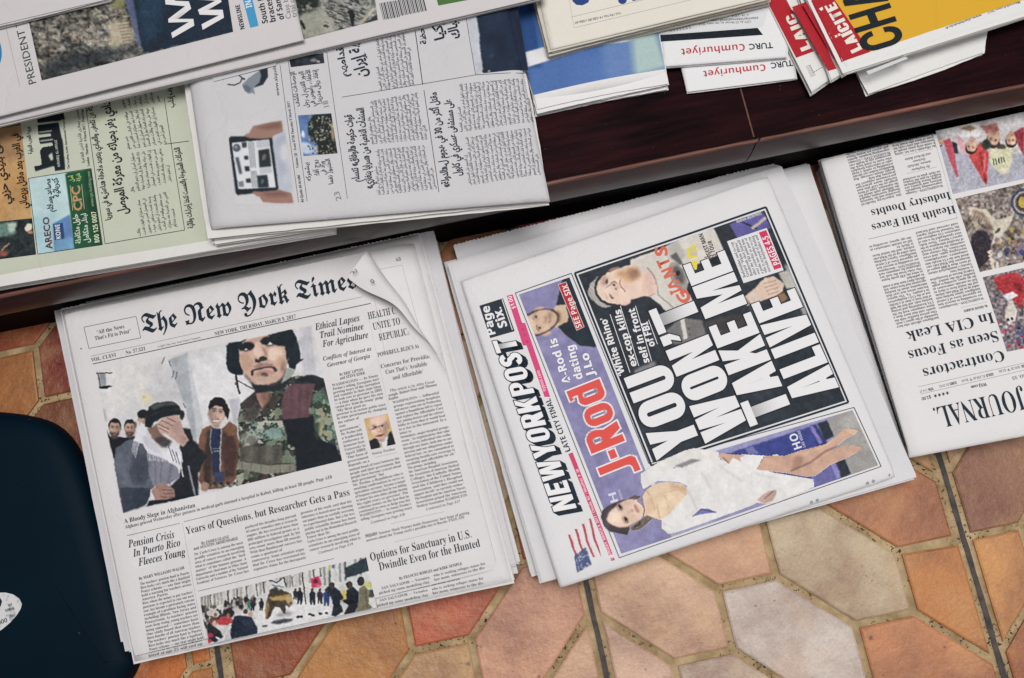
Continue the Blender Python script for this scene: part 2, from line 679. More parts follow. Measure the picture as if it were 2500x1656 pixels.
    def quadfill(self, key, quad, col, layer=1, zt=ID):
        q = zt(quad)
        n = 12
        s, t = [a.ravel()[:, None] for a in np.meshgrid(np.linspace(0, 1, n + 1), np.linspace(0, 1, n + 1))]
        p = (1 - s) * (1 - t) * q[0] + s * (1 - t) * q[1] + s * t * q[2] + (1 - s) * t * q[3]
        i = np.arange((n + 1) ** 2).reshape(n + 1, n + 1)
        a, b, c, d = i[:-1, :-1].ravel(), i[:-1, 1:].ravel(), i[1:, 1:].ravel(), i[1:, :-1].ravel()
        T = np.concatenate([np.stack([a, d, c], -1), np.stack([a, c, b], -1)])
        self.put(key, P(p[:, 0], p[:, 1], self.z)[:, :2], T, col, layer)

    def poly(self, key, pts, col, layer=2, zt=ID):
        q = zt(pts)
        tri = tessellate_polygon([[Vector((p[0], p[1], 0)) for p in q]])
        self.put(key, P(q[:, 0], q[:, 1], self.z)[:, :2], np.array(tri, np.int32), col, layer)

    def column(self, key, f0, f1, l0, l1, n, words, h, font='serif', col=(54, 60, 68), layer=2, zt=ID, xs=0.92,
               skip=(), short=(), clip=None):
        """n justified lines: the first runs f0->f1, the last l0->l1"""
        f0, f1, l0, l1 = [np.asarray(zt(p)) for p in (f0, f1, l0, l1)]
        for i in range(n):
            k = i / max(1, n - 1)
            a, b = f0 + (l0 - f0) * k, f1 + (l1 - f1) * k
            if i in skip:
                continue
            if i in short:
                b = a + (b - a) * random.uniform(.3, .7)
            room = np.linalg.norm(b - a) / (h * xs)
            s = words.take(room, font)
            nat = words.width(s, font) / room
            if nat < .72:                       # too few words to justify: leave the line short
                b = a + (b - a) * nat
            self.text(key, s, a, b, h, font, col, layer, clip=clip)

    def finish(self):
        for (key, col), (VV, TT, _) in self.acc.items():
            mesh_obj(key.split('#')[0], np.concatenate(VV), np.concatenate(TT), ink_mat(col), self.front)
        self.acc = {}


class Words:
    def __init__(self, s):
        self.w = s.split()
        self.i = 0
        self.wid = {}

    def width(self, s, font):
        if (s, font) not in self.wid:
            self.wid[(s, font)] = sum(glyph(c, FONTS[font][3])[2] for c in map_font(s, font)) / 0.70
        return self.wid[(s, font)]

    def take(self, room, font):
        out, w = [], 0.0
        sp = self.width(' ', font)
        while True:
            nx = self.w[self.i % len(self.w)]
            ww = self.width(nx, font)
            if out and w + sp + ww > room * 1.16:
                break
            out.append(nx)
            w += ww + (sp if len(out) > 1 else 0)
            self.i += 1
            if w > room * .93:
                break
        return ' '.join(out)


# ------------------------------------------------------------------ printed pictures
def boxblur(a, r):
    r = int(round(r))
    if r < 1:
        return a
    for ax in (0, 1):
        pad = [(0, 0)] * a.ndim
        pad[ax] = (r + 1, r)
        c = np.cumsum(np.pad(a, pad, 'edge'), axis=ax)
        n = a.shape[ax]
        hi = np.take(c, np.arange(2 * r + 1, 2 * r + 1 + n), axis=ax)
        lo = np.take(c, np.arange(0, n), axis=ax)
        a = (hi - lo) / (2 * r + 1)
    return a


def vnoise(h, w, cell, rng):
    gh, gw = int(h / cell) + 3, int(w / cell) + 3
    g = rng.random((gh, gw))
    y, x = np.arange(h) / cell, np.arange(w) / cell
    y0, x0 = y.astype(int), x.astype(int)
    fy, fx = (y - y0)[:, None], (x - x0)[None, :]
    fy, fx = fy * fy * (3 - 2 * fy), fx * fx * (3 - 2 * fx)
    return (g[y0][:, x0] * (1 - fy) * (1 - fx) + g[y0][:, x0 + 1] * (1 - fy) * fx
            + g[y0 + 1][:, x0] * fy * (1 - fx) + g[y0 + 1][:, x0 + 1] * fy * fx)


class Pic:
    """a picture painted in photo pixels inside a quad; becomes a fine coloured grid printed on a sheet"""

    def __init__(self, quad, bg, zt=ID, seed=1, clear=False):
        self.q = np.asarray(zt(quad), float)
        self.o = np.floor(self.q.min(0)) - 3
        self.W, self.H = [int(v) for v in np.ceil(self.q.max(0) - self.o) + 4]
        self.c = np.ones((self.H, self.W, 3)) * np.asarray(bg, float)
        self.a = np.zeros((self.H, self.W)) if clear else np.ones((self.H, self.W))
        self.clear = clear
        self.rng = np.random.default_rng(seed)
        self.zt = zt

    def _mask(self, test, lo, hi, soft):
        pad = int(soft) + 2
        x0, y0 = np.maximum(np.floor(lo - self.o).astype(int) - pad, 0)
        x1, y1 = np.ceil(hi - self.o).astype(int) + pad
        x1, y1 = min(x1, self.W), min(y1, self.H)
        if x1 <= x0 or y1 <= y0:
            return None
        m = 0
        for sx in (.25, .75):
            for sy in (.25, .75):
                X, Y = np.meshgrid(np.arange(x0, x1) + sx + self.o[0], np.arange(y0, y1) + sy + self.o[1])
                m = m + test(X, Y)
        return boxblur(m / 4.0, soft), slice(y0, y1), slice(x0, x1)

    def _blend(self, r, col, a):
        if r is None:
            return
        m, sy, sx = r
        k = (m * a)[..., None]
        self.c[sy, sx] = self.c[sy, sx] * (1 - k) + np.asarray(col, float) * k
        if self.clear:
            self.a[sy, sx] = np.maximum(self.a[sy, sx], m * a)

    def poly(self, pts, col, soft=1, a=1.0, zt=None):
        p = (zt or self.zt)(pts)

        def test(X, Y):
            ins = np.zeros(X.shape, bool)
            j = len(p) - 1
            for i in range(len(p)):
                (xi, yi), (xj, yj) = p[i], p[j]
                if yi != yj:
                    c = ((yi > Y) != (yj > Y)) & (X < (xj - xi) * (Y - yi) / (yj - yi) + xi)
                    ins ^= c
                j = i
            return ins.astype(float)
        self._blend(self._mask(test, p.min(0), p.max(0), soft), col, a)
        return self

    def ell(self, cx, cy, rx, ry, col, rot=0, soft=1, a=1.0, zt=None):
        f = zt or self.zt
        c = f((cx, cy))
        k = np.linalg.norm(f((1, 0)) - f((0, 0)))
        rx, ry = rx * k, ry * k
        cr, sr = math.cos(math.radians(rot)), math.sin(math.radians(rot))
        R = max(rx, ry)

        def test(X, Y):
            dx, dy = X - c[0], Y - c[1]
            u, v = dx * cr + dy * sr, -dx * sr + dy * cr
            return ((u / rx) ** 2 + (v / ry) ** 2 < 1).astype(float)
        self._blend(self._mask(test, c - R, c + R, soft), col, a)
        return self

    def ln(self, pts, w, col, soft=0, a=1.0, zt=None):
        p = (zt or self.zt)(pts)
        k = np.linalg.norm((zt or self.zt)((1, 0)) - (zt or self.zt)((0, 0)))
        w = w * k / 2

        def test(X, Y):
            d = np.full(X.shape, 1e9)
            for i in range(len(p) - 1):
                a0, b0 = p[i], p[i + 1]
                v = b0 - a0
                t = np.clip(((X - a0[0]) * v[0] + (Y - a0[1]) * v[1]) / max(1e-9, v @ v), 0, 1)
                d = np.minimum(d, np.hypot(X - a0[0] - t * v[0], Y - a0[1] - t * v[1]))
            return np.clip(w + .5 - d, 0, 1)
        self._blend(self._mask(test, p.min(0) - w - 1, p.max(0) + w + 1, soft), col, a)
        return self

    def mottle(self, cell, amt, tint=(1, 1, 1)):
        n = vnoise(self.H, self.W, cell, self.rng) - .5
        self.c = np.clip(self.c + n[..., None] * amt * np.asarray(tint, float), 2, 250)
        return self

    def camo(self, pts, cols, cell, seed=3, zt=None, a=.95):
        """blotchy camouflage cloth inside an outline"""
        r = np.random.default_rng(seed)
        keep = self.c.copy()
        n1 = vnoise(self.H, self.W, cell, r) * .65 + vnoise(self.H, self.W, cell * .4, r) * .35
        n2 = vnoise(self.H, self.W, cell * 1.3, r) * .7 + vnoise(self.H, self.W, cell * .3, r) * .3
        lay = np.zeros_like(self.c)
        lay[:] = cols[0]
        for k, (t1, c) in enumerate(zip((.50, .60, .68), cols[1:4])):
            lay[(n1 if k % 2 == 0 else n2) > t1] = c
        if len(cols) > 4:
            lay[n1 + n2 < .78] = cols[4]
        self.c = keep
        m = np.zeros((self.H, self.W))
        old, oa = self.c, self.a
        self.c = np.zeros((self.H, self.W, 3))
        self.poly(pts, (1, 1, 1), 1, 1, zt)
        m = self.c[..., :1] * a
        self.c = old * (1 - m) + lay * m
        return self

    def face(self, cx, cy, w, h, up, skin=(196, 160, 140), hair=(40, 32, 30), zt=None, eyes=1.0, hairline=.40, smile=True, beard=None,
             bald=False, light=-1, ears=True):
        """a head seen from the front; up = direction of the crown in degrees (image, 90 = up)"""
        f = zt or self.zt
        a = math.radians(up)
        ux, uy = math.cos(a), -math.sin(a)
        rx, ry = -uy, ux

        def at(u, v):
            return (cx + rx * u * w + ux * v * h, cy + ry * u * w + uy * v * h)

        def outline(k, lo=-.58, hi=.58):
            L = []
            for v in np.linspace(lo, hi, 12):
                q = (v - .08) / (.66 if v < .08 else .52)
                wd = .5 * math.sqrt(max(0, 1 - q * q)) * (1 if v > -.1 else 1 - .30 * ((-.1 - v) / .48) ** 1.3)
                L.append((wd * k, v))
            return [at(u, v) for u, v in L] + [at(-u, v) for u, v in L[::-1]]
        rot = 90 - up
        sk = np.array(skin, float)
        dk, dd, lt = tuple(sk * .74), tuple(sk * .52), tuple(np.minimum(sk * 1.12, 250))
        if not bald:
            self.poly([at(u, v) for u, v in ((-.50, -.02), (-.57, .22), (-.47, .50), (-.22, .66), (.08, .68), (.36, .60), (.54, .36), (.56, .08), (.50, -.04))], hair, 1, 1, f)
        if ears:
            for sx in (-.5, .5):
                self.ell(*at(sx, -.02), w * .07, h * .11, dk, rot, 1, .95, zt=f)
        self.poly(outline(1.0), skin, 1, 1, f)
        self.poly([at(u, v) for u, v in ((-.30 * light, .40), (-.52 * light, .1), (-.48 * light, -.25), (-.22 * light, -.55), (-.12 * light, -.30), (-.26 * light, 0))], dk, 4, .8, f)
        self.ell(*at(.20 * light, .30), w * .20, h * .12, lt, rot, 4, .8, zt=f)
        self.ell(*at(.28 * light, -.14), w * .13, h * .12, lt, rot, 3, .7, zt=f)
        self.ell(*at(0, -.54), w * .24, h * .09, dk, rot, 3, .7, zt=f)
        if not bald:
            self.poly([at(u, v) for u, v in ((-.49, .14), (-.44, hairline - .02), (-.24, hairline + .07), (.0, hairline + .03), (.26, hairline + .06), (.45, hairline - .04), (.50, .10),
                                             (.56, .26), (.42, .56), (.16, .68), (-.18, .67), (-.46, .50), (-.56, .24))], hair, 1, .97, f)
        for sx in (-.20, .20):
            self.ell(*at(sx, .09), w * .145, h * .065, dk, rot, 2, .85, zt=f)
            self.ell(*at(sx, .065), w * .085, h * .026 * eyes, (222, 214, 208), rot, 0, .8, zt=f)
            self.ell(*at(sx + .01, .066), w * .042, h * .034 * eyes, (22, 18, 20), rot, 0, 1, zt=f)
            self.ln([at(sx - .10, .095), at(sx, .105), at(sx + .10, .09)], h * .022, (50, 36, 34), 0, .85, zt=f)
            self.ln([at(sx - .12, .165), at(sx, .195), at(sx + .12, .17)], h * .032, tuple(np.minimum(np.array(hair), 90)) if not bald else dd, 1, .85, zt=f)
        self.poly([at(u, v) for u, v in ((-.03, .10), (.05, .10), (.10, -.14), (.03, -.17))] if light < 0 else [at(u, v) for u, v in ((.03, .10), (-.05, .10), (-.10, -.14), (-.03, -.17))], dk, 2, .75, f)
        self.ell(*at(-.01, -.06), w * .035, h * .10, lt, rot, 1, .7, zt=f)
        for sx in (-.06, .07):
            self.ell(*at(sx, -.165), w * .035, h * .018, dd, rot, 0, .9, zt=f)
        if beard:
            self.poly([at(u, v) for u, v in ((-.46, -.12), (-.30, -.20), (-.16, -.22), (.16, -.22), (.30, -.20), (.46, -.12), (.40, -.34), (.20, -.58), (-.20, -.58), (-.40, -.34))], beard, 2, .8, f)
        self.ell(*at(0, -.325), w * .14, h * .035, (176, 108, 102), rot, 0, .9, zt=f)
        self.ln([at(-.16, -.295), at(0, -.305), at(.16, -.29)], h * .02, (84, 44, 42), 0, .85, zt=f)
        self.ell(*at(0, -.38), w * .10, h * .02, dk, rot, 1, .8, zt=f)
        return self

    def tone(self, warp, sharp):
        """uneven edges and the crisp local contrast of a screened photograph"""
        H, W = self.H, self.W
        if warp:
            dx = (vnoise(H, W, 7, self.rng) - .5) * 2 * warp + (vnoise(H, W, 3, self.rng) - .5) * warp
            dy = (vnoise(H, W, 7, self.rng) - .5) * 2 * warp + (vnoise(H, W, 3, self.rng) - .5) * warp
            Y, X = np.mgrid[0:H, 0:W]
            yi = np.clip(np.rint(Y + dy), 0, H - 1).astype(int)
            xi = np.clip(np.rint(X + dx), 0, W - 1).astype(int)
            self.c = self.c[yi, xi]
            self.c = boxblur(self.c, 1)
        if sharp:
            sh = vnoise(H, W, 22, self.rng) * .5 + vnoise(H, W, 9, self.rng) * .3 + vnoise(H, W, 4, self.rng) * .2 - .5
            lum = self.c.mean(2) / 255
            self.c = self.c * (1 + sh[..., None] * (.46 - .40 * lum)[..., None])
            self.c = self.c + (self.c - boxblur(self.c, 3)) * sharp
        g = self.c.mean(2, keepdims=True)
        self.c = np.clip(g + (self.c - g) * .86, 4, 236)

    def build(self, page, name='photograph', step=1.6, layer=1, parent=None, warp=1.0, sharp=.55):
        self.tone(warp, sharp)
        q = self.q
        nx = max(2, int(max(np.linalg.norm(q[1] - q[0]), np.linalg.norm(q[2] - q[3])) / step))
        ny = max(2, int(max(np.linalg.norm(q[3] - q[0]), np.linalg.norm(q[2] - q[1])) / step))
        s, t = [v.ravel()[:, None] for v in np.meshgrid(np.linspace(0, 1, nx + 1), np.linspace(0, 1, ny + 1))]
        p = (1 - s) * (1 - t) * q[0] + s * (1 - t) * q[1] + s * t * q[2] + (1 - s) * t * q[3]
        gx = np.clip(p[:, 0] - self.o[0] - .5, 0, self.W - 1.001)
        gy = np.clip(p[:, 1] - self.o[1] - .5, 0, self.H - 1.001)
        x0, y0 = gx.astype(int), gy.astype(int)
        fx, fy = (gx - x0)[:, None], (gy - y0)[:, None]
        C = self.c
        c = (C[y0, x0] * (1 - fx) * (1 - fy) + C[y0, x0 + 1] * fx * (1 - fy) + C[y0 + 1, x0] * (1 - fx) * fy + C[y0 + 1, x0 + 1] * fx * fy)
        xy = P(p[:, 0], p[:, 1], page.z)[:, :2]
        V = np.column_stack([xy, page.hz(xy[:, 0], xy[:, 1]) + LZ * layer])
        i = np.arange((nx + 1) * (ny + 1)).reshape(ny + 1, nx + 1)
        F = np.stack([i[:-1, :-1], i[1:, :-1], i[1:, 1:], i[:-1, 1:]], -1).reshape(-1, 4)
        if self.clear:
            al = self.a[y0, x0]
            F = F[(al[F].mean(1) > .5)]
            used = np.unique(F)
            mp = np.zeros(len(V), np.int64)
            mp[used] = np.arange(len(used))
            V, c, F = V[used], c[used], mp[F]
        o = mesh_obj(name, V, F, picture_mat(), parent or page.front, True)
        at = o.data.color_attributes.new('print', 'FLOAT_COLOR', 'POINT')
        rgba = np.ones((len(V), 4), np.float32)
        rgba[:, :3] = np.clip(lin(c) / ILL, 0, .95)
        at.data.foreach_set('color', rgba.ravel())
        return o


# ------------------------------------------------------------------ bodies of folded papers
PAPER = (214, 211, 213)


def slab(quadw, z0, z1, n, jitter, seed, serr='', m=26, gap=0.35):
    """n thin layers filling z0..z1, each with its own slightly uneven outline"""
    r = np.random.default_rng(seed)
    V, F = [], []
    th = (z1 - z0) / n
    q = np.asarray(quadw)
    cen = q.mean(0)
    for k in range(n):
        off = r.uniform(-jitter, jitter, (4, 2))
        c = q + off
        out = []
        for i in range(4):
            a, b = c[i], c[(i + 1) % 4]
            d = b - a
            nr = np.array([d[1], -d[0]]) / np.linalg.norm(d)
            if (a + b) @ nr / 2 < cen @ nr:
                nr = -nr
            side = 'TRBL'[i]
            if side in serr:
                mm = 170
                for j in range(mm):
                    out.append(a + d * j / mm + nr * (0.0007 if j % 2 else -0.0002) + nr * r.normal(0, .00025))
            else:
                bow = r.normal(0, jitter * .35)
                for j in range(m):
                    t = j / m
                    out.append(a + d * t + nr * (bow * math.sin(math.pi * t) + r.normal(0, jitter * .05)))
        out = np.array(out)
        b0 = len(V)
        nn = len(out)
        za, zb = z0 + th * k, z0 + th * (k + 1) - th * gap
        V += [(p[0], p[1], za) for p in out] + [(p[0], p[1], zb) for p in out]
        F.append(tuple(range(b0 + nn, b0 + 2 * nn)))
        F += [(b0 + j, b0 + (j + 1) % nn, b0 + nn + (j + 1) % nn, b0 + nn + j) for j in range(nn)]
    return V, F


def worldquad(px, z):
    p = np.asarray(px, float)
    return P(p[:, 0], p[:, 1], z)[:, :2]


def orient(quadw):
    """the slab's faces look up and outwards only when the outline turns left"""
    q = np.asarray(quadw)
    a = sum(q[i][0] * q[(i + 1) % 4][1] - q[(i + 1) % 4][0] * q[i][1] for i in range(4))
    return a


def folded_copy(label, px, z0, z1, seed, group=None, serr='', n=7, jitter=0.0012, mat=None, name='newspaper', cat='newspaper', inset=0.0):
    """a whole folded newspaper: an Empty with its pages; returns the Empty"""
    root = thing(name, label, cat, group)
    q = worldquad(px, z1)
    if inset:
        c = q.mean(0)
        q = q + (c - q) / np.linalg.norm(c - q, axis=1)[:, None] * inset
    V, F = slab(q, z0, z1, n, jitter, seed, serr)
    mesh_obj('folded_pages', V, F, mat or paper_mat('newsprint_edge', (205, 202, 205), .06), root)
    c = q.mean(0)
    settle(root, (c[0], c[1], z0))
    return root


def adopt(root, o):
    o.parent = root
    o.matrix_parent_inverse = Matrix.Translation(-root.location)

# ------------------------------------------------------------------ floor: tiled strips with dark seams
def seam_x(k):
    """world x of the dark seams; they run straight away from the viewer"""
    pts = [(519.5, 1615), (1457, 1540), (2374, 1424)]
    return float(P(pts[k][0], pts[k][1], 0)[0])


SEAM = [seam_x(0), seam_x(1), seam_x(2)]
TW = (SEAM[2] - SEAM[0]) / 2
SEAM = [SEAM[1] - 2 * TW, SEAM[1] - TW, SEAM[1], SEAM[1] + TW, SEAM[1] + 2 * TW]


def tile_mat():
    m, nt, b = base_mat('terracotta_tile')
    oi = nd(nt, 'ShaderNodeObjectInfo')
    n1 = noise(nt, 13, 6, 0.62)
    r1 = ramp(nt, n1.outputs[0], [(0.38, 0.0), (0.60, 1.0)])
    tan = mix(nt, 0.55, oi.outputs['Color'], lin((205, 160, 110)))
    dark = mix(nt, 0.58, oi.outputs['Color'], lin((120, 72, 55)))
    c = mix(nt, r1.outputs[0], dark, oi.outputs['Color'])
    n2 = noise(nt, 21, 5, 0.6)
    r2 = ramp(nt, n2.outputs[0], [(0.5, 0.0), (0.75, 0.7)])
    c = mix(nt, r2.outputs[0], c, tan)
    n4 = noise(nt, 420, 3, 0.65)
    r4 = ramp(nt, n4.outputs[0], [(0.3, 0.86), (0.62, 1.04)])
    c = mix(nt, 1.0, c, r4.outputs[0], 'MULTIPLY')
    n5 = noise(nt, 95, 2, 0.5)
    r5 = ramp(nt, n5.outputs[0], [(0.70, 1.0), (0.74, 0.45)])
    c = mix(nt, 1.0, c, r5.outputs[0], 'MULTIPLY')
    nt.links.new(c, b.inputs['Base Color'])
    b.inputs['Roughness'].default_value = 0.4
    n3 = noise(nt, 130, 7, 0.62)
    n6 = noise(nt, 20, 3, 0.5)
    h = mix(nt, 0.35, n3.outputs[0], n6.outputs[0])
    bump(nt, b, h, 0.75, 0.003)
    return m


def grout_mat():
    m, nt, b = base_mat('sandy_grout')
    n1 = noise(nt, 60, 5, 0.6)
    r1 = ramp(nt, n1.outputs[0], [(0.3, lin((136, 112, 78))), (0.7, lin((196, 172, 134)))])
    v = noise(nt, 330, 3, 0.6)
    r2 = ramp(nt, v.outputs[0], [(0.36, 0.05), (0.43, 1.0)])
    n3 = noise(nt, 22, 2, 0.5)
    r3 = ramp(nt, n3.outputs[0], [(0.42, 1.0), (0.52, 0.0)])
    pits = mix(nt, r3.outputs[0], r2.outputs[0], (1, 1, 1))
    c = mix(nt, 1.0, r1.outputs[0], pits, 'MULTIPLY')
    nt.links.new(c, b.inputs['Base Color'])
    b.inputs['Roughness'].default_value = 0.9
    bump(nt, b, mix(nt, 0.5, v.outputs[0], n1.outputs[0]), 0.8, 0.003)
    return m


floor = mesh_obj('floor', [(-1.6, -1.3, -0.0028), (1.6, -1.3, -0.0028), (1.6, 0.9, -0.0028), (-1.6, 0.9, -0.0028)],
                 [(0, 1, 2, 3)], grout_mat())
floor['kind'] = 'structure'


def clip_poly(poly, axis, lim, keep_less):
    out = []
    for i in range(len(poly)):
        a, b = poly[i], poly[(i + 1) % len(poly)]
        ia = (a[axis] <= lim) == keep_less
        ib = (b[axis] <= lim) == keep_less
        if ia:
            out.append(a)
        if ia != ib:
            t = (lim - a[axis]) / (b[axis] - a[axis])
            out.append((a[0] + (b[0] - a[0]) * t, a[1] + (b[1] - a[1]) * t))
    return out


def inset_poly(poly, d):
    """move every side of a convex outline inwards by d"""
    n = len(poly)
    lines = []
    for i in range(n):
        a, b = np.array(poly[i]), np.array(poly[(i + 1) % n])
        v = b - a
        L = np.linalg.norm(v)
        if L < 1e-5:
            continue
        v /= L
        nrm = np.array([-v[1], v[0]])
        lines.append((a + nrm * d, v))
    out = []
    m = len(lines)
    for i in range(m):
        (p, v), (q, w) = lines[i - 1], lines[i]
        det = v[0] * w[1] - v[1] * w[0]
        if abs(det) < 1e-6:
            out.append(tuple(q))
            continue
        t = ((q - p)[0] * w[1] - (q - p)[1] * w[0]) / det
        out.append(tuple(p + v * t))
    return out


def area2(p):
    return sum(p[i][0] * p[(i + 1) % len(p)][1] - p[(i + 1) % len(p)][0] * p[i][1] for i in range(len(p))) / 2


J = {k: P(x, y, -0.001)[:2] for k, (x, y) in dict(j1=(1753, 1438), j2=(1896, 1407), j3=(1788, 1588), j4=(2088, 1526), j7=(1645, 1614),
                                                   k2=(1150, 1559), n1=(86, 847), r1=(2492, 1284)).items()}
E_H, E_V = J['j2'] - J['j1'], J['j3'] - J['j1']
E_D = J['j4'] - J['j2']
E_H[1] = E_H[1] * .3
E_V[0] = 0
T1, T2 = E_H + E_D, E_V - E_H
TILE_MAT = tile_mat()
TILE_COLS = [  # (photo pixel, colour as it looks in daylight)
    ((2050, 1400), (196, 176, 146)), ((1960, 1560), (204, 190, 180)), ((1560, 1500), (214, 176, 146)), ((1760, 1370), (206, 160, 126)),
    ((1560, 1640), (212, 176, 154)), ((1400, 1640), (208, 168, 140)), ((1330, 1520), (202, 150, 122)), ((1230, 1620), (206, 168, 142)),
    ((1080, 1520), (186, 92, 60)), ((1050, 1620), (190, 150, 108)), ((880, 1580), (182, 124, 66)), ((640, 1580), (150, 80, 50)),
    ((450, 1600), (196, 112, 54)), ((2150, 1250), (176, 112, 72)), ((2300, 1440), (192, 126, 70)), ((2300, 1620), (196, 130, 86)),
    ((2440, 1200), (150, 108, 84)), ((2450, 1400), (206, 144, 84)), ((2480, 1580), (190, 116, 68)), ((2250, 1150), (190, 150, 100)),
    ((40, 800), (170, 74, 40)), ((150, 900), (120, 48, 34)), ((40, 930), (172, 112, 58)), ((140, 1000), (120, 70, 46)), ((1700, 1640), (206, 190, 172))]
_tw = np.array([P(p[0], p[1], 0)[:2] for p, _ in TILE_COLS])


def lay_strip(x0, x1, anchor, mirror):
    mx = -1 if mirror else 1
    t1, t2 = T1 * [mx, 1], T2 * [mx, 1]
    eh, ev, ed = E_H * [mx, 1], E_V * [mx, 1], E_D * [mx, 1]
    for i in range(-6, 7):
        for j in range(-8, 9):
            a = anchor + t1 * i + t2 * j
            hexa = [a, a + eh, a + eh + ed, a + eh + ed + ev, a + ed + ev, a + ev]
            hexa = [tuple(p) for p in hexa]
            if area2(hexa) < 0:
                hexa = hexa[::-1]
            p = clip_poly(hexa, 0, x0, False)
            if len(p) > 2:
                p = clip_poly(p, 0, x1, True)
            if len(p) > 2:
                p = clip_poly(p, 1, STEP_Y - 0.002, True)
            if len(p) < 3:
                continue
            p = clip_poly(p, 1, -0.42, False)
            p = [q for i, q in enumerate(p) if math.hypot(q[0] - p[i - 1][0], q[1] - p[i - 1][1]) > .004]
            if len(p) < 3 or abs(area2(p)) < 1.2e-4:
                continue
            c = np.mean(p, 0)
            if abs(c[0]) > 0.75:
                continue
            p0 = inset_poly(p, 0.0029)
            p1 = inset_poly(p, 0.0043)
            if len(p0) != len(p1) or area2(p1) < 2e-5:
                continue
            cc = np.mean(p, 0)
            if any(np.linalg.norm(np.array(q) - cc) > .13 for q in p1) or area2(p1) > area2(p):
                continue
            lo, hi = np.min(p, 0), np.max(p, 0)
            if any(q[0] < lo[0] or q[0] > hi[0] or q[1] < lo[1] or q[1] > hi[1] for q in p1):
                continue
            zt = random.uniform(-.0003, .0003)
            k = len(p0)
            V = [(q[0], q[1], -0.0034) for q in p0] + [(q[0], q[1], -0.0008 + zt) for q in p0] + [(q[0], q[1], zt) for q in p1]
            F = [(n, (n + 1) % k, k + (n + 1) % k, k + n) for n in range(k)]
            F += [(k + n, k + (n + 1) % k, 2 * k + (n + 1) % k, 2 * k + n) for n in range(k)]
            F.append(tuple(range(2 * k, 3 * k)))
            o = mesh_obj('floor_tile', V, F, TILE_MAT, floor)
            d = np.linalg.norm(_tw - c, axis=1)
            b = int(d.argmin())
            rgb = np.array(TILE_COLS[b][1], float) if d[b] < .06 else np.array(random.choice(TILE_COLS)[1], float)
            rgb = rgb.mean() + (rgb - rgb.mean()) * 1.0
            rgb = lin(np.clip(rgb * .97 + random.uniform(-5, 5), 0, 255)) / ILL
            o.color = (rgb[0], rgb[1], rgb[2], 1)


STEP_Y = .118                 # foot of the wooden step
EDGE = 0.0035
lay_strip(SEAM[0] + EDGE, SEAM[1] - EDGE, J['n1'], True)
lay_strip(SEAM[1] + EDGE, SEAM[2] - EDGE, J['k2'], True)
lay_strip(SEAM[2] + EDGE, SEAM[3] - EDGE, J['j1'], False)
lay_strip(SEAM[3] + EDGE, SEAM[4] - EDGE, J['r1'], True)


def seam_mat():
    m, nt, b = base_mat('dark_joint')
    n = noise(nt, 120, 4)
    r = ramp(nt, n.outputs[0], [(0.3, lin((34, 34, 38))), (0.7, lin((84, 74, 70)))])
    nt.links.new(r.outputs[0], b.inputs['Base Color'])
    b.inputs['Roughness'].default_value = 0.7
    return m


SM = seam_mat()
for sx in SEAM[1:4]:
    V, F = [], []
    n = 60
    for i in range(n + 1):
        y = -0.45 + (STEP_Y + 0.45) * i / n
        j = random.uniform(-.00035, .00035)
        V += [(sx - .0021 + j, y, -0.0016), (sx + .0021 + random.uniform(-.0003, .0003), y, -0.0016)]
    F = [(2 * i, 2 * i + 1, 2 * i + 3, 2 * i + 2) for i in range(n)]
    mesh_obj('seam_strip', V, F, SM, floor)


# ------------------------------------------------------------------ wooden step
STEP_Z = 0.09


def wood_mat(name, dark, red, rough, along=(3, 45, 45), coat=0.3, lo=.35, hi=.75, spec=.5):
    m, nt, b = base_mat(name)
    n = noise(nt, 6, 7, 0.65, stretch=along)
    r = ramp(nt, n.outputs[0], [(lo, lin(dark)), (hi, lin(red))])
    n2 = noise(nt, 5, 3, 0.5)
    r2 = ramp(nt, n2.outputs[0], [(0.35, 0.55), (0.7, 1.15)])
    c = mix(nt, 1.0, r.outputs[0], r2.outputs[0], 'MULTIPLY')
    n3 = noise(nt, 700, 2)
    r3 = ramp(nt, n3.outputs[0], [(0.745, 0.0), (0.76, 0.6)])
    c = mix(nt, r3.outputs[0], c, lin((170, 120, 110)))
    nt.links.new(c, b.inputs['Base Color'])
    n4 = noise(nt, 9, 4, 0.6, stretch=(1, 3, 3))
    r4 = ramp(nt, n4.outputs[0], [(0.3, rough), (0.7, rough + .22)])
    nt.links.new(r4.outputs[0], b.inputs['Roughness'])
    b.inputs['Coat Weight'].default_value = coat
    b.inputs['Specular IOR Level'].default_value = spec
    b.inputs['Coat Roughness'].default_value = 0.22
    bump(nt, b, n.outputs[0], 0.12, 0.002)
    return m


WOOD = wood_mat('dark_mahogany', (14, 10, 14), (54, 22, 25), 0.5, coat=0.0, spec=.03, along=(2, 22, 22))
FASC = wood_mat('mahogany_moulding', (26, 14, 17), (70, 36, 35), 0.36, coat=0.32, along=(4, 14, 14))
EDGEM = wood_mat('worn_edge', (70, 40, 36), (150, 98, 82), 0.5, coat=0.0)
FILL = wood_mat('joint_filler', (90, 50, 38), (130, 78, 58), 0.6, coat=0.0)
step = thing('wooden_step', 'dark mahogany step running across behind the lower papers', 'step')
EY = .1008             # front edge of the tread
JX = float(P(1822, 265, STEP_Z)[0])             # butt joint between the two tread boards


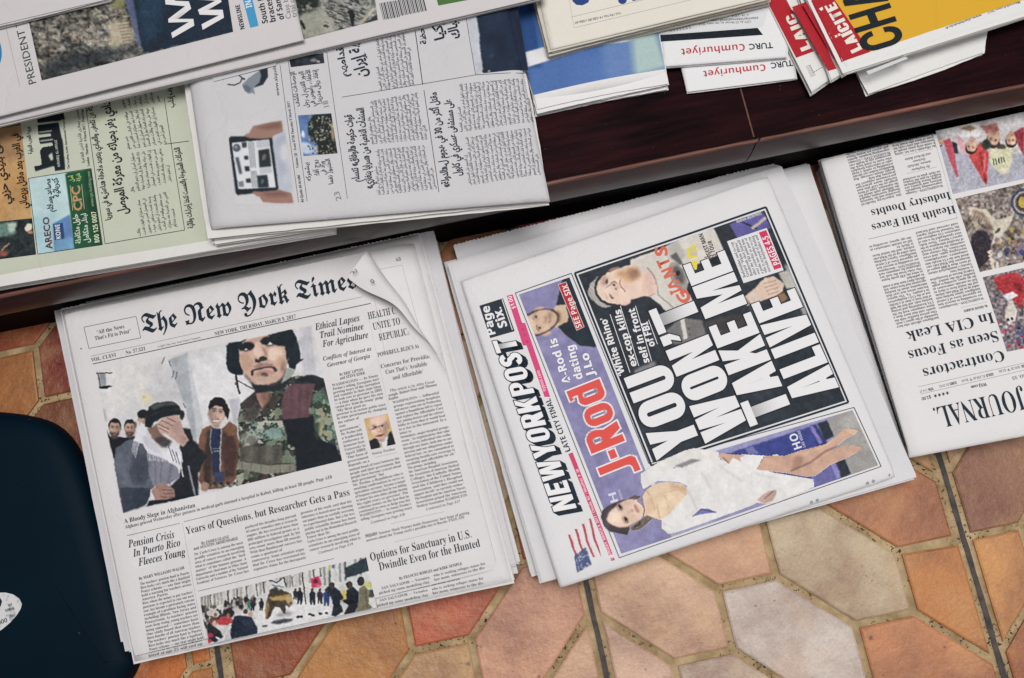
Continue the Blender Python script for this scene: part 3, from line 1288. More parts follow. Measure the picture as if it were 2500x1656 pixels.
def tread(x0, x1):
    y0, y1, z1 = EY, EY + 0.9, STEP_Z
    nx = 40
    prof = [(y1, z1 - .02), (y1, z1), (y0 + .0016, z1)]
    V, F = [], []
    for i in range(nx + 1):
        x = x0 + (x1 - x0) * i / nx
        j = random.uniform(-.0003, .0003)
        V += [(x, p[0] + (j if k == 2 else 0), p[1]) for k, p in enumerate(prof)]
    m = len(prof)
    for i in range(nx):
        for k in range(m - 1):
            F.append((i * m + k, (i + 1) * m + k, (i + 1) * m + k + 1, i * m + k + 1))
    F += [tuple(range(m)), tuple(range(nx * m, nx * m + m))]
    return mesh_obj('tread_board', V, F, WOOD, step)


tread(-1.3, JX - .0007)
tread(JX + .0007, 1.3)
mesh_obj('joint_filler', [(JX - .0006, EY + .003, STEP_Z - .0005), (JX + .0006, EY + .003, STEP_Z - .0005), (JX + .0005, EY + .9, STEP_Z - .0005),
                          (JX - .0005, EY + .9, STEP_Z - .0005)], [(0, 1, 2, 3)], FILL, step)
JM = float(P(1848, 372, STEP_Z - .02)[0])


def moulding(x0, x1, sk0, sk1):
    """front moulding: worn arris, sloping face, rounded foot and the recessed riser below"""
    prof = [(EY + .0014, STEP_Z - .0002), (EY + .0004, STEP_Z + .0006), (EY - .0010, STEP_Z + .0002), (EY - .0016, STEP_Z - .0012),
            (EY - .0045, STEP_Z - .007), (EY - .0066, STEP_Z - .014), (EY - .0076, STEP_Z - .021), (EY - .0070, STEP_Z - .026), (EY - .0052, STEP_Z - .029),
            (EY - .0030, STEP_Z - .030)]
    V, F = [], []
    nx = 90
    m = len(prof)
    for i in range(nx + 1):
        for k, p in enumerate(prof):
            s0, s1 = sk0 * k / m, sk1 * k / m
            x = (x0 + s0) + ((x1 + s1) - (x0 + s0)) * i / nx
            j = random.uniform(-.00025, .00025) if k < 4 else 0
            V.append((x, p[0] + j, p[1]))
    a, b = [], []
    for i in range(nx):
        for k in range(m - 1):
            (a if k < 3 else b).append((i * m + k, (i + 1) * m + k, (i + 1) * m + k + 1, i * m + k + 1))
    o = mesh_obj('front_moulding', V, b, FASC, step, True)
    mesh_obj('worn_edge', V, a, EDGEM, o, True)


moulding(-1.3, JM - .0004, 0, -.016)
moulding(JM + .0006, 1.3, -.016, 0)
yr = EY + .002
STEP_Y = EY - .001
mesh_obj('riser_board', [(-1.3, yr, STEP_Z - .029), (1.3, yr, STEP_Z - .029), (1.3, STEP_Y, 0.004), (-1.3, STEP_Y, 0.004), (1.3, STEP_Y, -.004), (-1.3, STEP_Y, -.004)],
         [(0, 1, 2, 3), (3, 2, 4, 5)], wood_mat('shaded_riser', (9, 8, 12), (24, 13, 15), .5, coat=0, spec=.05), step)  # near-black wood: the shade under the moulding is put into the colour
for ch in step.children:                        # the step runs very slightly askew to the tiles
    for o_ in (ch, *ch.children):
        for v_ in o_.data.vertices:
            v_.co.y -= .0102 * v_.co.x
settle(step, (0, STEP_Y, 0))
for ch in step.children:
    for g in ch.children:
        g.matrix_parent_inverse = Matrix.Identity(4)

# ------------------------------------------------------------------ broadsheet with the blackletter nameplate
NEWS = paper_mat('newsprint', (216, 213, 215))
NEWS2 = paper_mat('newsprint_inner', (206, 204, 208), .05)
ZN = 0.0412
T_PX = [(156, 768), (1008, 592), (1213, 1390), (327, 1602)]
for lab, px, z0, z1, sd in (
        ('lowest copy in the left broadsheet pile, mostly hidden by the copies above', [(146, 776), (1046, 592), (1254, 1362), (296, 1556)], .000, .0096, 3),
        ('broadsheet copy second from the bottom of the left pile, sticking out at left', [(132, 758), (1058, 578), (1264, 1372), (298, 1570)], .0100, .0186, 4),
        ('broadsheet copy in the middle of the left pile, showing a strip at left', [(136, 758), (1044, 572), (1260, 1396), (310, 1590)], .0190, .0262, 5),
        ('broadsheet copy with ragged top edges nearest the step in the left pile', [(206, 727), (1052, 556), (1256, 1380), (322, 1588)], .0264, .0310, 7),
        ('broadsheet copy directly under the top one, its last text lines repeated below the fold', [(150, 758), (1022, 572), (1251, 1420), (329, 1616)], .0312, .0352, 6)):
    r = folded_copy(lab, px, z0, z1, sd, 'broadsheet copies in the left pile', 'T', mat=NEWS2 if sd % 2 else NEWS, n=9, jitter=.0019)
    if sd == 6:
        low = Paper(px, z1 + .0002, wave=.0002, seed=3)
        low.sheet('front_page', NEWS, None, 40, 40)
        adopt(r, low.front)
        low.text('repeated_byline', 'By FRANCES ROBLES and KIRK SEMPLE', (915, 868), (1430, 755), 6.5, 'serifB', zt=zE)
        for s, a, b in (('SAN SALVADOR — Veronica', (768, 937), (1165, 850)), ('who is seeking refugee status for', (1200, 845), (1625, 752)),
                        ('picked up some modeling clay', (745, 980), (1170, 890)), ('her mom, witnesses to the dis-', (1205, 878), (1630, 790))):
            low.text('repeated_text#' + s, s, a, b, 6.5, zt=zE, col=(54, 60, 68))
        for s, a, b in (('fourths of all American teachers', (893, 1362), (1330, 1262)), ('hired at age 25 will end up', (890, 1395), (1335, 1292))):
            low.text('repeated_text#' + s, s, a, b, 6.5, zt=zG, col=(54, 60, 68))
        low.finish()
times = folded_copy('top copy of the broadsheet with a blackletter nameplate and its upper corner turned over', T_PX, .0357, .0402, 9,
                    'broadsheet copies in the left pile', 'T', n=5, jitter=.0005, mat=NEWS, inset=.03)

FA, FB = P(872, 620, ZN)[:2], P(1092, 950, ZN)[:2]
FD = (FB - FA) / np.linalg.norm(FB - FA)
FN = np.array([-FD[1], FD[0]])
if (P(1008, 592, ZN)[:2] - FA) @ FN < 0:
    FN = -FN
FR0 = 0.0074


def turn_corner(V):
    """the loose upper corner rolls over a line across the page"""
    V = V.copy()
    rel = V[:, :2] - FA
    d = rel @ FN
    a = rel @ FD
    FR = FR0 * (1.0 + .28 * np.sin(a * 26) + .08 * np.sin(a * 120 + 1))
    lim = math.pi * .93
    ph = np.clip(d / FR, 0, lim)
    rest = np.maximum(d - FR * lim, 0)
    nd_ = np.where(d > 0, FR * np.sin(ph) + rest * np.cos(lim), d)
    dz = np.where(d > 0, FR * (1 - np.cos(ph)) + rest * np.sin(lim), 0)
    V[:, :2] = FA + np.outer(a, FD) + np.outer(nd_, FN)
    V[:, 2] += dz
    return V


def before_fold(c):
    return (c - FA) @ FN < -0.0002


def edge_fall(s, t):
    z = -0.0045 * np.clip((s - .93) / .07, 0, 1) ** 2 - 0.002 * np.clip((t - .955) / .045, 0, 1) ** 2 - .001 * np.clip((.03 - s) / .03, 0, 1) ** 2
    return z + .0006 * np.sin(3.1 * s) * np.sin(3.1 * t)


inner = Paper([(165, 762), (1010, 591), (1215, 1386), (330, 1598)], ZN - .0006, wave=.0001, seed=4, curl=edge_fall)
inner.sheet('inner_page', paper_mat('newsprint_bright', (219, 217, 219)), None, 40, 40, jag=.0004, jag_sides='T')
adopt(times, inner.front)
inner.text('page_number', 'A3', (1240, 367), (1282, 357), 8, 'serifB', zt=zB)
inner.frame('advertisement_frame', [(1020, 450), (1290, 397), (1475, 1080), (1150, 1130)], 1.0, (176, 176, 182), zt=zB)
inner.line('advertisement_frame', (1382, 1002), (1440, 965), 1.6, zt=zB)
inner.line('advertisement_frame', (1396, 1020), (1446, 990), 1.6, zt=zB)
inner.finish()


pg = Paper(T_PX, ZN, wave=.0009, seed=1, curl=edge_fall, fold=turn_corner)
pg.sheet('front_page', NEWS, None, 150, 130, jag=.0005, jag_sides='T')
adopt(times, pg.front)
X = pg.text
pg.frame('motto_box', [(355, 910), (785, 820), (823, 997), (395, 1085)], 1.0, zt=zA)
X('motto', '“All the News', (460, 968), (690, 917), 10, zt=zA)
X('motto', 'That’s Fit to Print”', (445, 1018), (745, 955), 10, zt=zA)
X('nameplate', 'The New York Times', (348, 816), (876, 702), 47, 'frak', (24, 38, 50), clip=before_fold)
pg.line('rule', (221, 870), (885, 725), .8, (120, 124, 130))
pg.line('rule', (226, 889), (905, 741), 1.6)
X('dateline#V', 'VOL. CLXVI', (415, 1195), (620, 1150), 9, zt=zA)
X('dateline#N', 'No. 57,531', (700, 1135), (865, 1098), 9, zt=zA)
X('dateline#©', '© 2017 The New York Times Company', (965, 1080), (1320, 1000), 4.5, 'serif', (110, 112, 118), zt=zA)
X('dateline#T', 'NEW YORK, THURSDAY, MARCH 9, 2017', (525, 820), (724, 777), 9)
for s, a, b in (('Ethical Lapses', (580, 935), (945, 855)), ('Trail Nominee', (615, 1003), (978, 925)), ('For Agriculture', (640, 1075), (1015, 995))):
    X('headline#1', s, a, b, 17, 'serifBI', zt=zB)
for s, a, b in (('Conflicts of Interest as', (640, 1187), (1040, 1100)), ('Governor of Georgia', (675, 1240), (1030, 1160))):
    X('subheading#1', s, a, b, 10.5, 'serifBI', zt=zB)
X('byline#1', 'By ERIC LIPTON', (775, 1312), (972, 1268), 7, 'serifB', zt=zB)
X('byline#1', 'and STEVE EDER', (780, 1342), (985, 1297), 7, 'serifB', zt=zB)
for s, a, b in (('HEALTH CARE', (1013, 845), (1330, 778)), ('UNITE TO FIGHT', (1053, 933), (1440, 850)), ('REPUBLICAN BILL', (1103, 1022), (1520, 935))):
    X('headline#2', s, a, b, 18, 'serif', zt=zB, clip=before_fold)
X('subheading#2', 'POWERFUL BLOCS ALLY', (1090, 1155), (1480, 1068), 10.5, 'serif', zt=zB, clip=before_fold)
for s, a, b in (('Concerns for Providing', (1115, 1250), (1540, 1158)), ('Care That’s ‘Available', (1155, 1297), (1500, 1225)), ('and Affordable’', (1215, 1345), (1468, 1288))):
    X('subheading#3', s, a, b, 10.5, zt=zB, col=(52, 60, 70))
W = Words('''WASHINGTON — In Sonny Perdue’s telling, Georgians were growing weary of the corruption and scandals in their state when
he took over as governor in 2003 — a time when he gave his own version of a “drain the swamp” pledge. “My first goal as governor is to
restore public trust in state government by changing the culture of state government,” Mr. Perdue told a leadership conference at Kennesaw
State University in April 2003. “Our form of government depends on a mutual bond of trust between the people and their government. But people have become
cynical about their government.” But Mr. Perdue, a Republican who is awaiting confirmation to serve as agriculture secretary, became a target
of frequent criticism that he was failing to honor his own ethics pledge during his eight years as governor. The criticism centers on
the fact that he continued to own or help run his''')
pg.column('article_text#1', (715, 150), (1095, 65), (755, 422), (1165, 335), 10, W, 6.4, zt=zD, short=(7,))
pg.column('article_text#1', (765, 458), (935, 417), (850, 812), (1025, 770), 12, W, 6.4, zt=zD)
pg.column('article_text#1', (858, 848), (1270, 748), (952, 1257), (1375, 1155), 14, W, 6.4, zt=zD, short=(3,))
X('article_text#1', 'Continued on Page A18', (1035, 1282), (1315, 1212), 6.5, 'serifI', zt=zD, col=(54, 60, 68))
W = Words('''WASHINGTON — Influential groups representing hospitals and nurses came out on Wednesday against a Republican bill to repeal and replace the Affordable
Care Act, joining doctors and the retirees’ lobby to warn that it would lead to a rise in the uninsured. In a letter to lawmakers, major
hospital groups wrote, “As organizations that take care of every individual who walks through our doors, both due to our mission and
our obligations under federal law, we are committed to ensuring health care coverage is available and affordable for all.” The groups, including the
American Hospital Association, the Association of American Medical Colleges, the Catholic Health Association of the United States
and the Children’s Hospital Association, said they could not support the bill “as currently written.” The hospitals and the American
Nurses Association joined the American Medical Association''')
X('byline#2', 'This article is by Abby Good-', (1190, 195), (1565, 115), 6.5, 'serifI', zt=zD)
X('byline#2', 'nough, Robert Pear and Thomas', (1180, 232), (1580, 140), 6.5, 'serifB', zt=zD, col=(60, 66, 74))
X('byline#2', 'Kaplan.', (1182, 262), (1265, 242), 6.5, 'serifB', zt=zD, col=(60, 66, 74))
pg.column('article_text#2', (1215, 292), (1595, 207), (1412, 1150), (1830, 1052), 28, W, 6.4, zt=zD, short=(8, 17))
X('article_text#2', 'Continued on Page A17', (1490, 1172), (1770, 1104), 6.5, 'serifI', zt=zD, col=(54, 60, 68))
X('picture_caption#1', 'Sonny Perdue', (1045, 715), (1235, 672), 6.5, zt=zD, col=(80, 84, 92))
pg.line('rule#2', (1065, 735), (1250, 693), .7, (150, 152, 158), zt=zD)
X('inquiry_note', 'INQUIRY', (990, 1395), (1090, 1372), 7, 'sansB', zt=zD)
X('inquiry_note', 'Senator Mark Warner holds Democrats’ best hope of getting', (1100, 1370), (1845, 1197), 6.5, zt=zD, col=(60, 66, 74))
X('inquiry_note', 'answers about the Trump circle’s possible ties to Russia. PAGE A16', (997, 1430), (1805, 1235), 6.5, zt=zD, col=(60, 66, 74))
for a, b in (((1195, 1282), (1635, 1182)), ((1235, 1430), (1670, 1328))):
    pg.line('rule#3', a, b, .7, (150, 152, 158), zt=zD)
X('headline#3', 'Options for Sanctuary in U.S.', (693, 602), (1530, 405), 20, zt=zE)
X('headline#3', 'Dwindle Even for the Hunted', (767, 682), (1600, 482), 20, zt=zE)
X('byline#3', 'By FRANCES ROBLES and KIRK SEMPLE', (930, 757), (1450, 632), 6.8, 'serifB', zt=zE)
for s, a, b in (('SAN SALVADOR — Veronica', (783, 837), (1180, 745)), ('who is seeking refugee status for', (1213, 732), (1638, 632)),
                ('picked up some modeling clay,', (762, 878), (1185, 782)), ('her mom, witnesses to the dis-', (1218, 768), (1640, 665))):
    X('article_text#3', s, a, b, 6.5, zt=zE, col=(54, 60, 68))
X('picture_caption#2', 'A Bloody Siege in Afghanistan', (690, 1278), (1275, 1143), 11, 'serifB', zt=zC)
X('picture_caption#2', 'Afghans grieved Wednesday after gunmen in medical garb stormed a hospital in Kabul, killing at least 30 people. Page A10',
  (306, 1291), (812, 1168), 8)
pg.line('rule#4', (710, 1380), (1145, 1277), 1.0, zt=zC)
pg.line('rule#4', (449, 1274), (850, 1177), 1.0)
X('headline#4', 'Years of Questions, but Researcher Gets a Pass', (455, 1305), (856, 1209), 18)
for s, a, b in (('Pension Crisis', (725, 492), (1105, 408)), ('In Puerto Rico', (765, 568), (1155, 475)), ('Fleeces Young', (808, 643), (1195, 553))):
    X('headline#5', s, a, b, 19, 'serifBI', zt=zG)
X('byline#4', 'By MARY WILLIAMS WALSH', (808, 760), (1185, 667), 7, 'serifB', zt=zG)
W = Words('''The teachers’ pension fund in Puerto Rico looks very much like a legalized Ponzi scheme — one that might hold a warning for teachers across America.
Puerto Rico, where the money to pay teachers’ pensions is expected to run out next year, has become a particularly extreme example of a problem facing
states including Illinois, New Jersey and Pennsylvania. As teachers’ pension costs keep rising, young teachers are being
squeezed — sometimes hard. One study found that more than three-fourths of all American teachers''')
pg.column('article_text#4', (818, 802), (1225, 707), (893, 1345), (1338, 1243), 18, W, 6.5, zt=zG, short=(4,))
X('byline#5', 'By JAMES GLANZ', (1325, 467), (1555, 412), 7, 'serifB', zt=zG)
X('byline#5', 'and AGUSTIN ARMENDARIZ', (1262, 512), (1630, 424), 7, 'serifB', zt=zG)
W = Words('''Dr. Carlo Croce is among the most prolific scientists in an emerging area of cancer research involving what is sometimes called the “dark matter” of the human
genome. A department chairman at Ohio State University and a member of the National Academy of Sciences, Dr. Croce has parlayed his decades-long pursuit
of cancer remedies into a research empire. He has received more than $86 million in federal grants as a principal investigator and, by his own count, more than 60
awards. With that flamboyant success has come a quotient of controversy. Some scientists argue that Dr. Croce has overstated his expansive claims for the
therapeutic promise of his work, and that his laboratory is focused more on churning out papers than on carefully assessing its experimental data.
But a far less public scientific drama has been playing out in the Biomedical Research Tower that''')
pg.column('article_text#5', (1268, 557), (1672, 457), (1287, 797), (1720, 690), 8, W, 6.5, zt=zG)
pg.column('article_text#5', (1688, 335), (2112, 234), (1760, 682), (2192, 580), 11, W, 6.5, zt=zG, short=(7,))
pg.column('article_text#5', (120, 217), (540, 117), (192, 522), (612, 417), 10, W, 6.5, zt=zE, short=(6,))
X('article_text#5', 'Continued on Page A14', (265, 545), (550, 468), 6.5, 'serifI', zt=zE, col=(54, 60, 68))
pg.line('rule#5', (1300, 850), (2420, 580), 1.0, zt=zG)
pg.line('rule#6', (1165, 285), (1345, 1245), .6, (160, 162, 168), zt=zG)
pg.line('rule#6', (1000, 780), (1185, 1580), .5, (176, 178, 184), zt=zB)
pg.poly('registration_dot', [(95 + 6 * math.cos(a), 1072 + 6 * math.sin(a)) for a in np.arange(0, 6.2, .6)] if 0 else
        [(330 + 6 * math.cos(a), 1087 + 6 * math.sin(a)) for a in np.arange(0, 6.2, .6)], INK, zt=zA)
pg.finish()

for s_, a_, b_, h_ in (('A2', (938, 532), (972, 500), 7), ('O', (1088, 604), (1108, 582), 10)):
    v_, t_, w_ = text_mesh(s_, 'sansB')
    xy_ = pg.place(v_, w_, zB(a_), zB(b_), h_)
    nd2 = (xy_ - FA) @ FN
    lim_ = math.pi * .93
    rest_ = np.maximum((FR0 * math.sin(lim_) - nd2) / abs(math.cos(lim_)), 0)
    z_ = ZN + FR0 * 1.36 * (1 - math.cos(lim_)) + rest_ * math.sin(lim_) + .0012
    mesh_obj('flap_mark', np.column_stack([xy_, z_]), t_, ink_mat((54, 60, 68)), pg.front)

# main photograph
p = Pic([(233, 906), (761, 794), (836, 1125), (300, 1254)], (205, 204, 207), seed=2)
B = dict(zt=zC)
p.mottle(90, 14).mottle(18, 6)
p.poly([(440, 30), (900, -80), (880, 180), (520, 400)], (212, 211, 208), 6, .6, **B)
p.poly([(905, 180), (1045, 5), (1060, -60), (1190, 300), (1150, 330), (940, 290)], (190, 190, 194), 6, .8, **B)
p.poly([(1050, -70), (1210, -130), (1340, 470), (1270, 640), (1190, 300)], (162, 168, 176), 2, 1, **B)
p.poly([(1205, -130), (1240, -60), (1340, 470), (1290, 560)], (188, 190, 196), 2, 1, **B)
p.poly([(1240, -60), (1800, -250), (1650, 300), (1350, 470)], (214, 213, 217), 4, .9, **B)
for x0, y0, x1, y1 in ((1100, 20, 1085, 75), (1130, 30, 1115, 90), (1020, -90, 1000, -40), (1180, 290, 1195, 320), (1060, -60, 1075, -20)):
    p.ln([(x0, y0), (x1, y1)], 9, (70, 74, 80), 0, .8, **B)
p.ell(868, 245, 46, 44, (216, 206, 172), 0, 3, .9, **B).ell(855, 235, 14, 12, (182, 166, 120), 0, 1, .6, **B)
p.poly([(480, 45), (532, 42), (536, 140), (490, 150)], (142, 148, 154), 1, 1, **B)
p.ln([(455, 38), (582, 38)], 9, (40, 48, 56), 0, 1, **B)
p.ln([(470, 50), (485, 150)], 12, (60, 68, 76), 0, .9, **B)
p.poly([(480, 156), (525, 138), (592, 145), (545, 168), (492, 168)], (10, 22, 32), 0, 1, **B)
p.poly([(500, 330), (530, 330), (545, 440), (520, 440)], (150, 152, 156), 3, .6, **B)
p.poly([(2130, -330), (2230, -350), (2280, 50), (2160, 60)], (186, 186, 194), 3, .9, **B)
p.poly([(2230, -350), (2300, -370), (2340, 80), (2290, 60)], (204, 203, 208), 3, .9, **B)
p.poly([(1555, 260), (1640, 240), (1640, 440), (1600, 470)], (170, 170, 182), 3, .8, **B)
# people at left
p.poly([(540, 500), (570, 560), (700, 568), (770, 560), (860, 600), (820, 700), (640, 770), (600, 740)], (20, 26, 34), 1, 1, **B)
for cx, cy, w, h, bd in ((610, 500, 92, 128, (52, 42, 40)), (735, 500, 84, 118, (60, 48, 44)), (845, 420, 80, 110, (180, 178, 180))):
    p.face(cx, cy, w, h, 88, (176, 140, 124), (22, 24, 28), hairline=.36, beard=bd, **B)
p.ell(842, 375, 48, 36, (22, 26, 32), -8, 1, 1, **B)
p.ell(785, 465, 12, 30, (120, 94, 84), 0, 1, 1, **B)
# man with the scarf
p.poly([(620, 660), (700, 600), (775, 575), (850, 620), (890, 700), (910, 880), (950, 960), (905, 1005), (880, 1110), (680, 1192), (655, 1080), (605, 770)], (84, 90, 104), 1, 1, **B)
p.poly([(640, 680), (680, 700), (700, 850), (720, 960), (650, 960), (610, 780)], (98, 104, 120), 3, .8, **B)
p.poly([(770, 690), (870, 720), (900, 880), (860, 960), (760, 960), (730, 850)], (62, 68, 84), 4, .9, **B)
p.poly([(1165, 490), (1235, 500), (1262, 600), (1345, 650), (1400, 760), (1355, 820), (1300, 860), (1300, 1046), (1070, 1100), (1060, 980), (1140, 900), (1170, 760), (1150, 660)], (24, 30, 38), 2, 1, **B)
p.poly([(885, 690), (960, 720), (1040, 760), (1130, 815), (1145, 900), (1060, 950), (985, 965), (925, 965), (890, 850)], (118, 120, 136), 1, 1, **B)
for a, b in (((940, 740), (950, 960)), ((1000, 760), (985, 940)), ((1080, 800), (1050, 940))):
    p.ln([a, b], 12, (88, 92, 108), 2, .7, **B)
p.poly([(880, 500), (965, 455), (1000, 540), (1075, 600), (1030, 650), (930, 590)], (128, 98, 88), 2, 1, **B)
p.poly([(930, 585), (1000, 560), (1080, 600), (1060, 650), (1000, 650)], (66, 62, 66), 3, .95, **B)
p.poly([(795, 520), (830, 440), (865, 470), (880, 560), (945, 645), (1030, 690), (1075, 640), (1110, 610), (1160, 690), (1172, 765), (1120, 800), (1060, 775), (1020, 725), (940, 718), (885, 700), (840, 620), (765, 600)], (212, 211, 220), 1, 1, **B)
p.poly([(835, 560), (880, 560), (1000, 690), (940, 690), (870, 640)], (180, 180, 194), 3, .7, **B)
for k in range(7):
    p.ln([(1045 + 14 * k, 640 + 10 * k), (1085 + 12 * k, 760 + 6 * k)], 7, (58, 60, 92) if k % 2 else (226, 226, 232), 0, .85, **B)
for k in range(14):
    x = 880 + 11 * k
    p.ln([(x, 690 + k * 2), (x + 6 + 4 * math.sin(k * 2), 765 + 8 * math.sin(k * 3.1))], 4.5, (206, 206, 216), 0, .9, **B)
for k in range(6):
    p.ln([(770 + 10 * k, 600), (750 + 8 * k, 680 + 14 * k % 60)], 6, (200, 200, 212), 0, .8, **B)
p.ln([(1150, 770), (1172, 890)], 9, (204, 204, 214), 0, 1, **B)
p.poly([(862, 478), (870, 380), (900, 315), (960, 283), (1050, 276), (1105, 280), (1148, 312), (1165, 385), (1100, 388), (1010, 406), (940, 445), (905, 492)], (24, 32, 38), 1, 1, **B)
p.poly([(900, 318), (960, 286), (1090, 278), (1135, 300), (1010, 312), (940, 342)], (78, 82, 84), 2, .9, **B)
p.ln([(880, 400), (1000, 350), (1150, 335)], 6, (56, 62, 66), 1, .7, **B)
p.ell(1168, 385, 18, 42, (34, 38, 46), 0, 1, 1, **B)
p.poly([(960, 462), (1005, 412), (1100, 384), (1148, 402), (1160, 440), (1172, 500), (1222, 590), (1175, 645), (1115, 600), (1040, 545), (985, 528)], (186, 154, 144), 1, 1, **B)
p.poly([(1080, 470), (1150, 430), (1180, 520), (1215, 590), (1180, 630), (1110, 560)], (166, 132, 124), 3, .7, **B)
for a, b in (((970, 460), (1062, 500)), ((982, 492), (1055, 528)), ((1000, 428), (1088, 470)), ((1040, 408), (1110, 440))):
    p.ln([a, b], 7, (104, 74, 70), 0, .85, **B)
p.poly([(655, 985), (800, 982), (912, 990), (892, 1080), (862, 1132), (680, 1192)], (46, 56, 72), 2, 1, **B)
p.poly([(880, 1095), (1000, 1075), (1290, 1030), (1300, 1046), (870, 1140)], (16, 24, 32), 1, 1, **B)
p.poly([(912, 1005), (960, 960), (1035, 952), (1100, 1000), (1102, 1060), (1040, 1082), (945, 1085)], (150, 114, 106), 1, 1, **B)
for a, b in (((1000, 1000), (1085, 1005)), ((1010, 1030), (1095, 1035)), ((990, 1060), (1080, 1062))):
    p.ln([a, b], 6, (92, 62, 58), 0, .8, **B)
p.ln([(912, 1000), (895, 1080), (868, 1132)], 9, (196, 198, 206), 0, .9, **B)
p.ln([(1218, 810), (1270, 1045)], 14, (150, 154, 162), 1, .9, **B)
p.ln([(1060, 960), (1085, 920)], 8, (90, 86, 92), 0, .9, **B)
# crying man
p.poly([(1335, 500), (1400, 470), (1440, 500), (1500, 500), (1560, 440), (1620, 480), (1626, 560), (1640, 610), (1615, 900), (1570, 960), (1480, 990), (1345, 1000), (1300, 920), (1325, 800), (1380, 720), (1300, 650), (1312, 560)], (112, 76, 58), 1, 1, **B)
p.poly([(1500, 520), (1600, 560), (1620, 700), (1600, 880), (1520, 900), (1490, 700)], (64, 44, 42), 4, .9, **B)
p.poly([(1560, 440), (1622, 480), (1620, 540), (1540, 560), (1520, 500)], (128, 88, 66), 2, .8, **B)
p.poly([(1372, 520), (1410, 500), (1420, 700), (1400, 940), (1350, 960), (1340, 800)], (40, 34, 38), 3, .8, **B)
p.poly([(1415, 490), (1495, 500), (1482, 660), (1472, 880), (1420, 880), (1400, 620)], (30, 42, 72), 1, 1, **B)
p.ln([(1412, 505), (1398, 620), (1410, 700)], 7, (170, 172, 180), 0, .8, **B)
p.ln([(1492, 505), (1478, 700), (1482, 850)], 8, (184, 184, 192), 0, .9, **B)
for y in (660, 682):
    p.ln([(1422, y), (1480, y)], 8, (150, 158, 178), 0, .8, **B)
p.face(1458, 372, 136, 196, 84, (188, 156, 142), (20, 22, 28), hairline=.34, eyes=.5, light=1, **B)
p.poly([(1392, 345), (1400, 300), (1440, 265), (1495, 258), (1545, 295), (1560, 350), (1546, 425), (1522, 380), (1500, 318), (1440, 308)], (20, 22, 28), 1, 1, **B)
p.ell(1448, 432, 28, 10, (216, 206, 204), -6, 0, .9, **B).ln([(1420, 424), (1478, 420)], 5, (84, 48, 46), 0, .9, **B)
p.ell(1350, 975, 36, 40, (160, 124, 112), 0, 1, .95, **B)
p.poly([(1425, 860), (1510, 850), (1515, 930), (1440, 945)], (52, 62, 96), 1, 1, **B)
for k in range(12):
    p.ell(1400 + 18 * k, 960 + 12 * math.sin(k * 2.2), 14, 12, [(60, 62, 58), (120, 118, 108), (30, 32, 36)][k % 3], 0, 1, .9, **B)
# soldier
body = [(1612, 900), (1640, 600), (1628, 420), (1655, 290), (1700, 250), (1775, 190), (1840, 150), (2000, 100), (2080, 70), (2230, 52), (2330, 85), (2400, 200), (2495, 770), (2110, 850), (1760, 945), (1615, 980)]
p.poly(body, (38, 48, 48), 1, 1, **B)
p.camo(body, [(58, 70, 60), (34, 38, 38), (112, 124, 104), (150, 152, 136), (62, 52, 50)], 15, 5, zC)
p.camo([(1640, 480), (1780, 440), (2000, 430), (2010, 560), (1830, 620), (1640, 610)], [(120, 146, 138), (40, 50, 48), (176, 176, 164), (92, 118, 104), (60, 58, 54)], 13, 8, zC)
p.poly([(1840, 520), (1900, 480), (1990, 500), (2000, 570), (1900, 590)], (134, 164, 158), 3, .8, **B)
p.poly([(1655, 290), (1780, 190), (1830, 330), (1770, 430), (1680, 440)], (56, 48, 52), 4, .75, **B)
p.poly([(1640, 560), (1740, 500), (1830, 560), (1740, 640), (1650, 630)], (168, 170, 158), 4, .5, **B)
p.poly([(1640, 640), (1990, 640), (1995, 770), (1900, 800), (1640, 760)], (84, 80, 74), 2, .9, **B)
for k in range(5):
    p.poly([(1650 + 70 * k, 650), (1690 + 70 * k, 650), (1680 + 70 * k, 770), (1645 + 70 * k, 770)], [(62, 58, 56), (110, 104, 94)][k % 2], 3, .55, **B)
p.poly([(1625, 765), (1900, 800), (2105, 785), (2108, 850), (1850, 870), (1622, 830)], (124, 122, 110), 1, 1, **B)
for k in range(6):
    p.ln([(1660 + 80 * k, 780), (1655 + 80 * k, 850)], 8, (92, 92, 84), 1, .8, **B)
p.poly([(1995, 420), (2250, 395), (2320, 600), (2400, 560), (2495, 770), (2110, 850), (2100, 660), (2040, 620), (2020, 520)], (14, 24, 34), 2, 1, **B)
p.poly([(1985, 300), (2005, 200), (2040, 150), (2150, 95), (2265, 125), (2235, 220), (2205, 400), (2000, 420)], (98, 66, 74), 1, 1, **B)
for x in (2060, 2130, 2190):
    p.poly([(x, 130), (x + 22, 120), (x + 14, 400), (x - 6, 405)], (74, 50, 60), 3, .6, **B)
p.poly([(2180, 62), (2330, 80), (2345, 150), (2260, 190), (2240, 260), (2265, 125)], (24, 32, 38), 2, 1, **B)
p.camo([(2240, 220), (2335, 160), (2420, 380), (2470, 640), (2330, 600), (2262, 500), (2248, 350)], [(92, 118, 104), (140, 156, 140), (46, 62, 56), (150, 146, 116), (70, 96, 84)], 14, 9, zC)
p.poly([(2270, 420), (2350, 380), (2320, 560), (2290, 560)], (166, 158, 122), 3, .8, **B)
p.poly([(2250, 460), (2300, 440), (2290, 600), (2260, 560)], (40, 58, 52), 3, .8, **B)
p.ln([(1870, 500), (1920, 470), (1950, 455)], 9, (20, 44, 46), 0, .9, **B)
p.poly([(1770, 160), (1890, 150), (1880, 250), (1830, 340), (1790, 260)], (172, 128, 112), 2, 1, **B)
p.poly([(1800, 180), (1890, 150), (1900, 240), (1850, 320)], (120, 84, 76), 3, .7, **B)
C = dict(zt=zS)
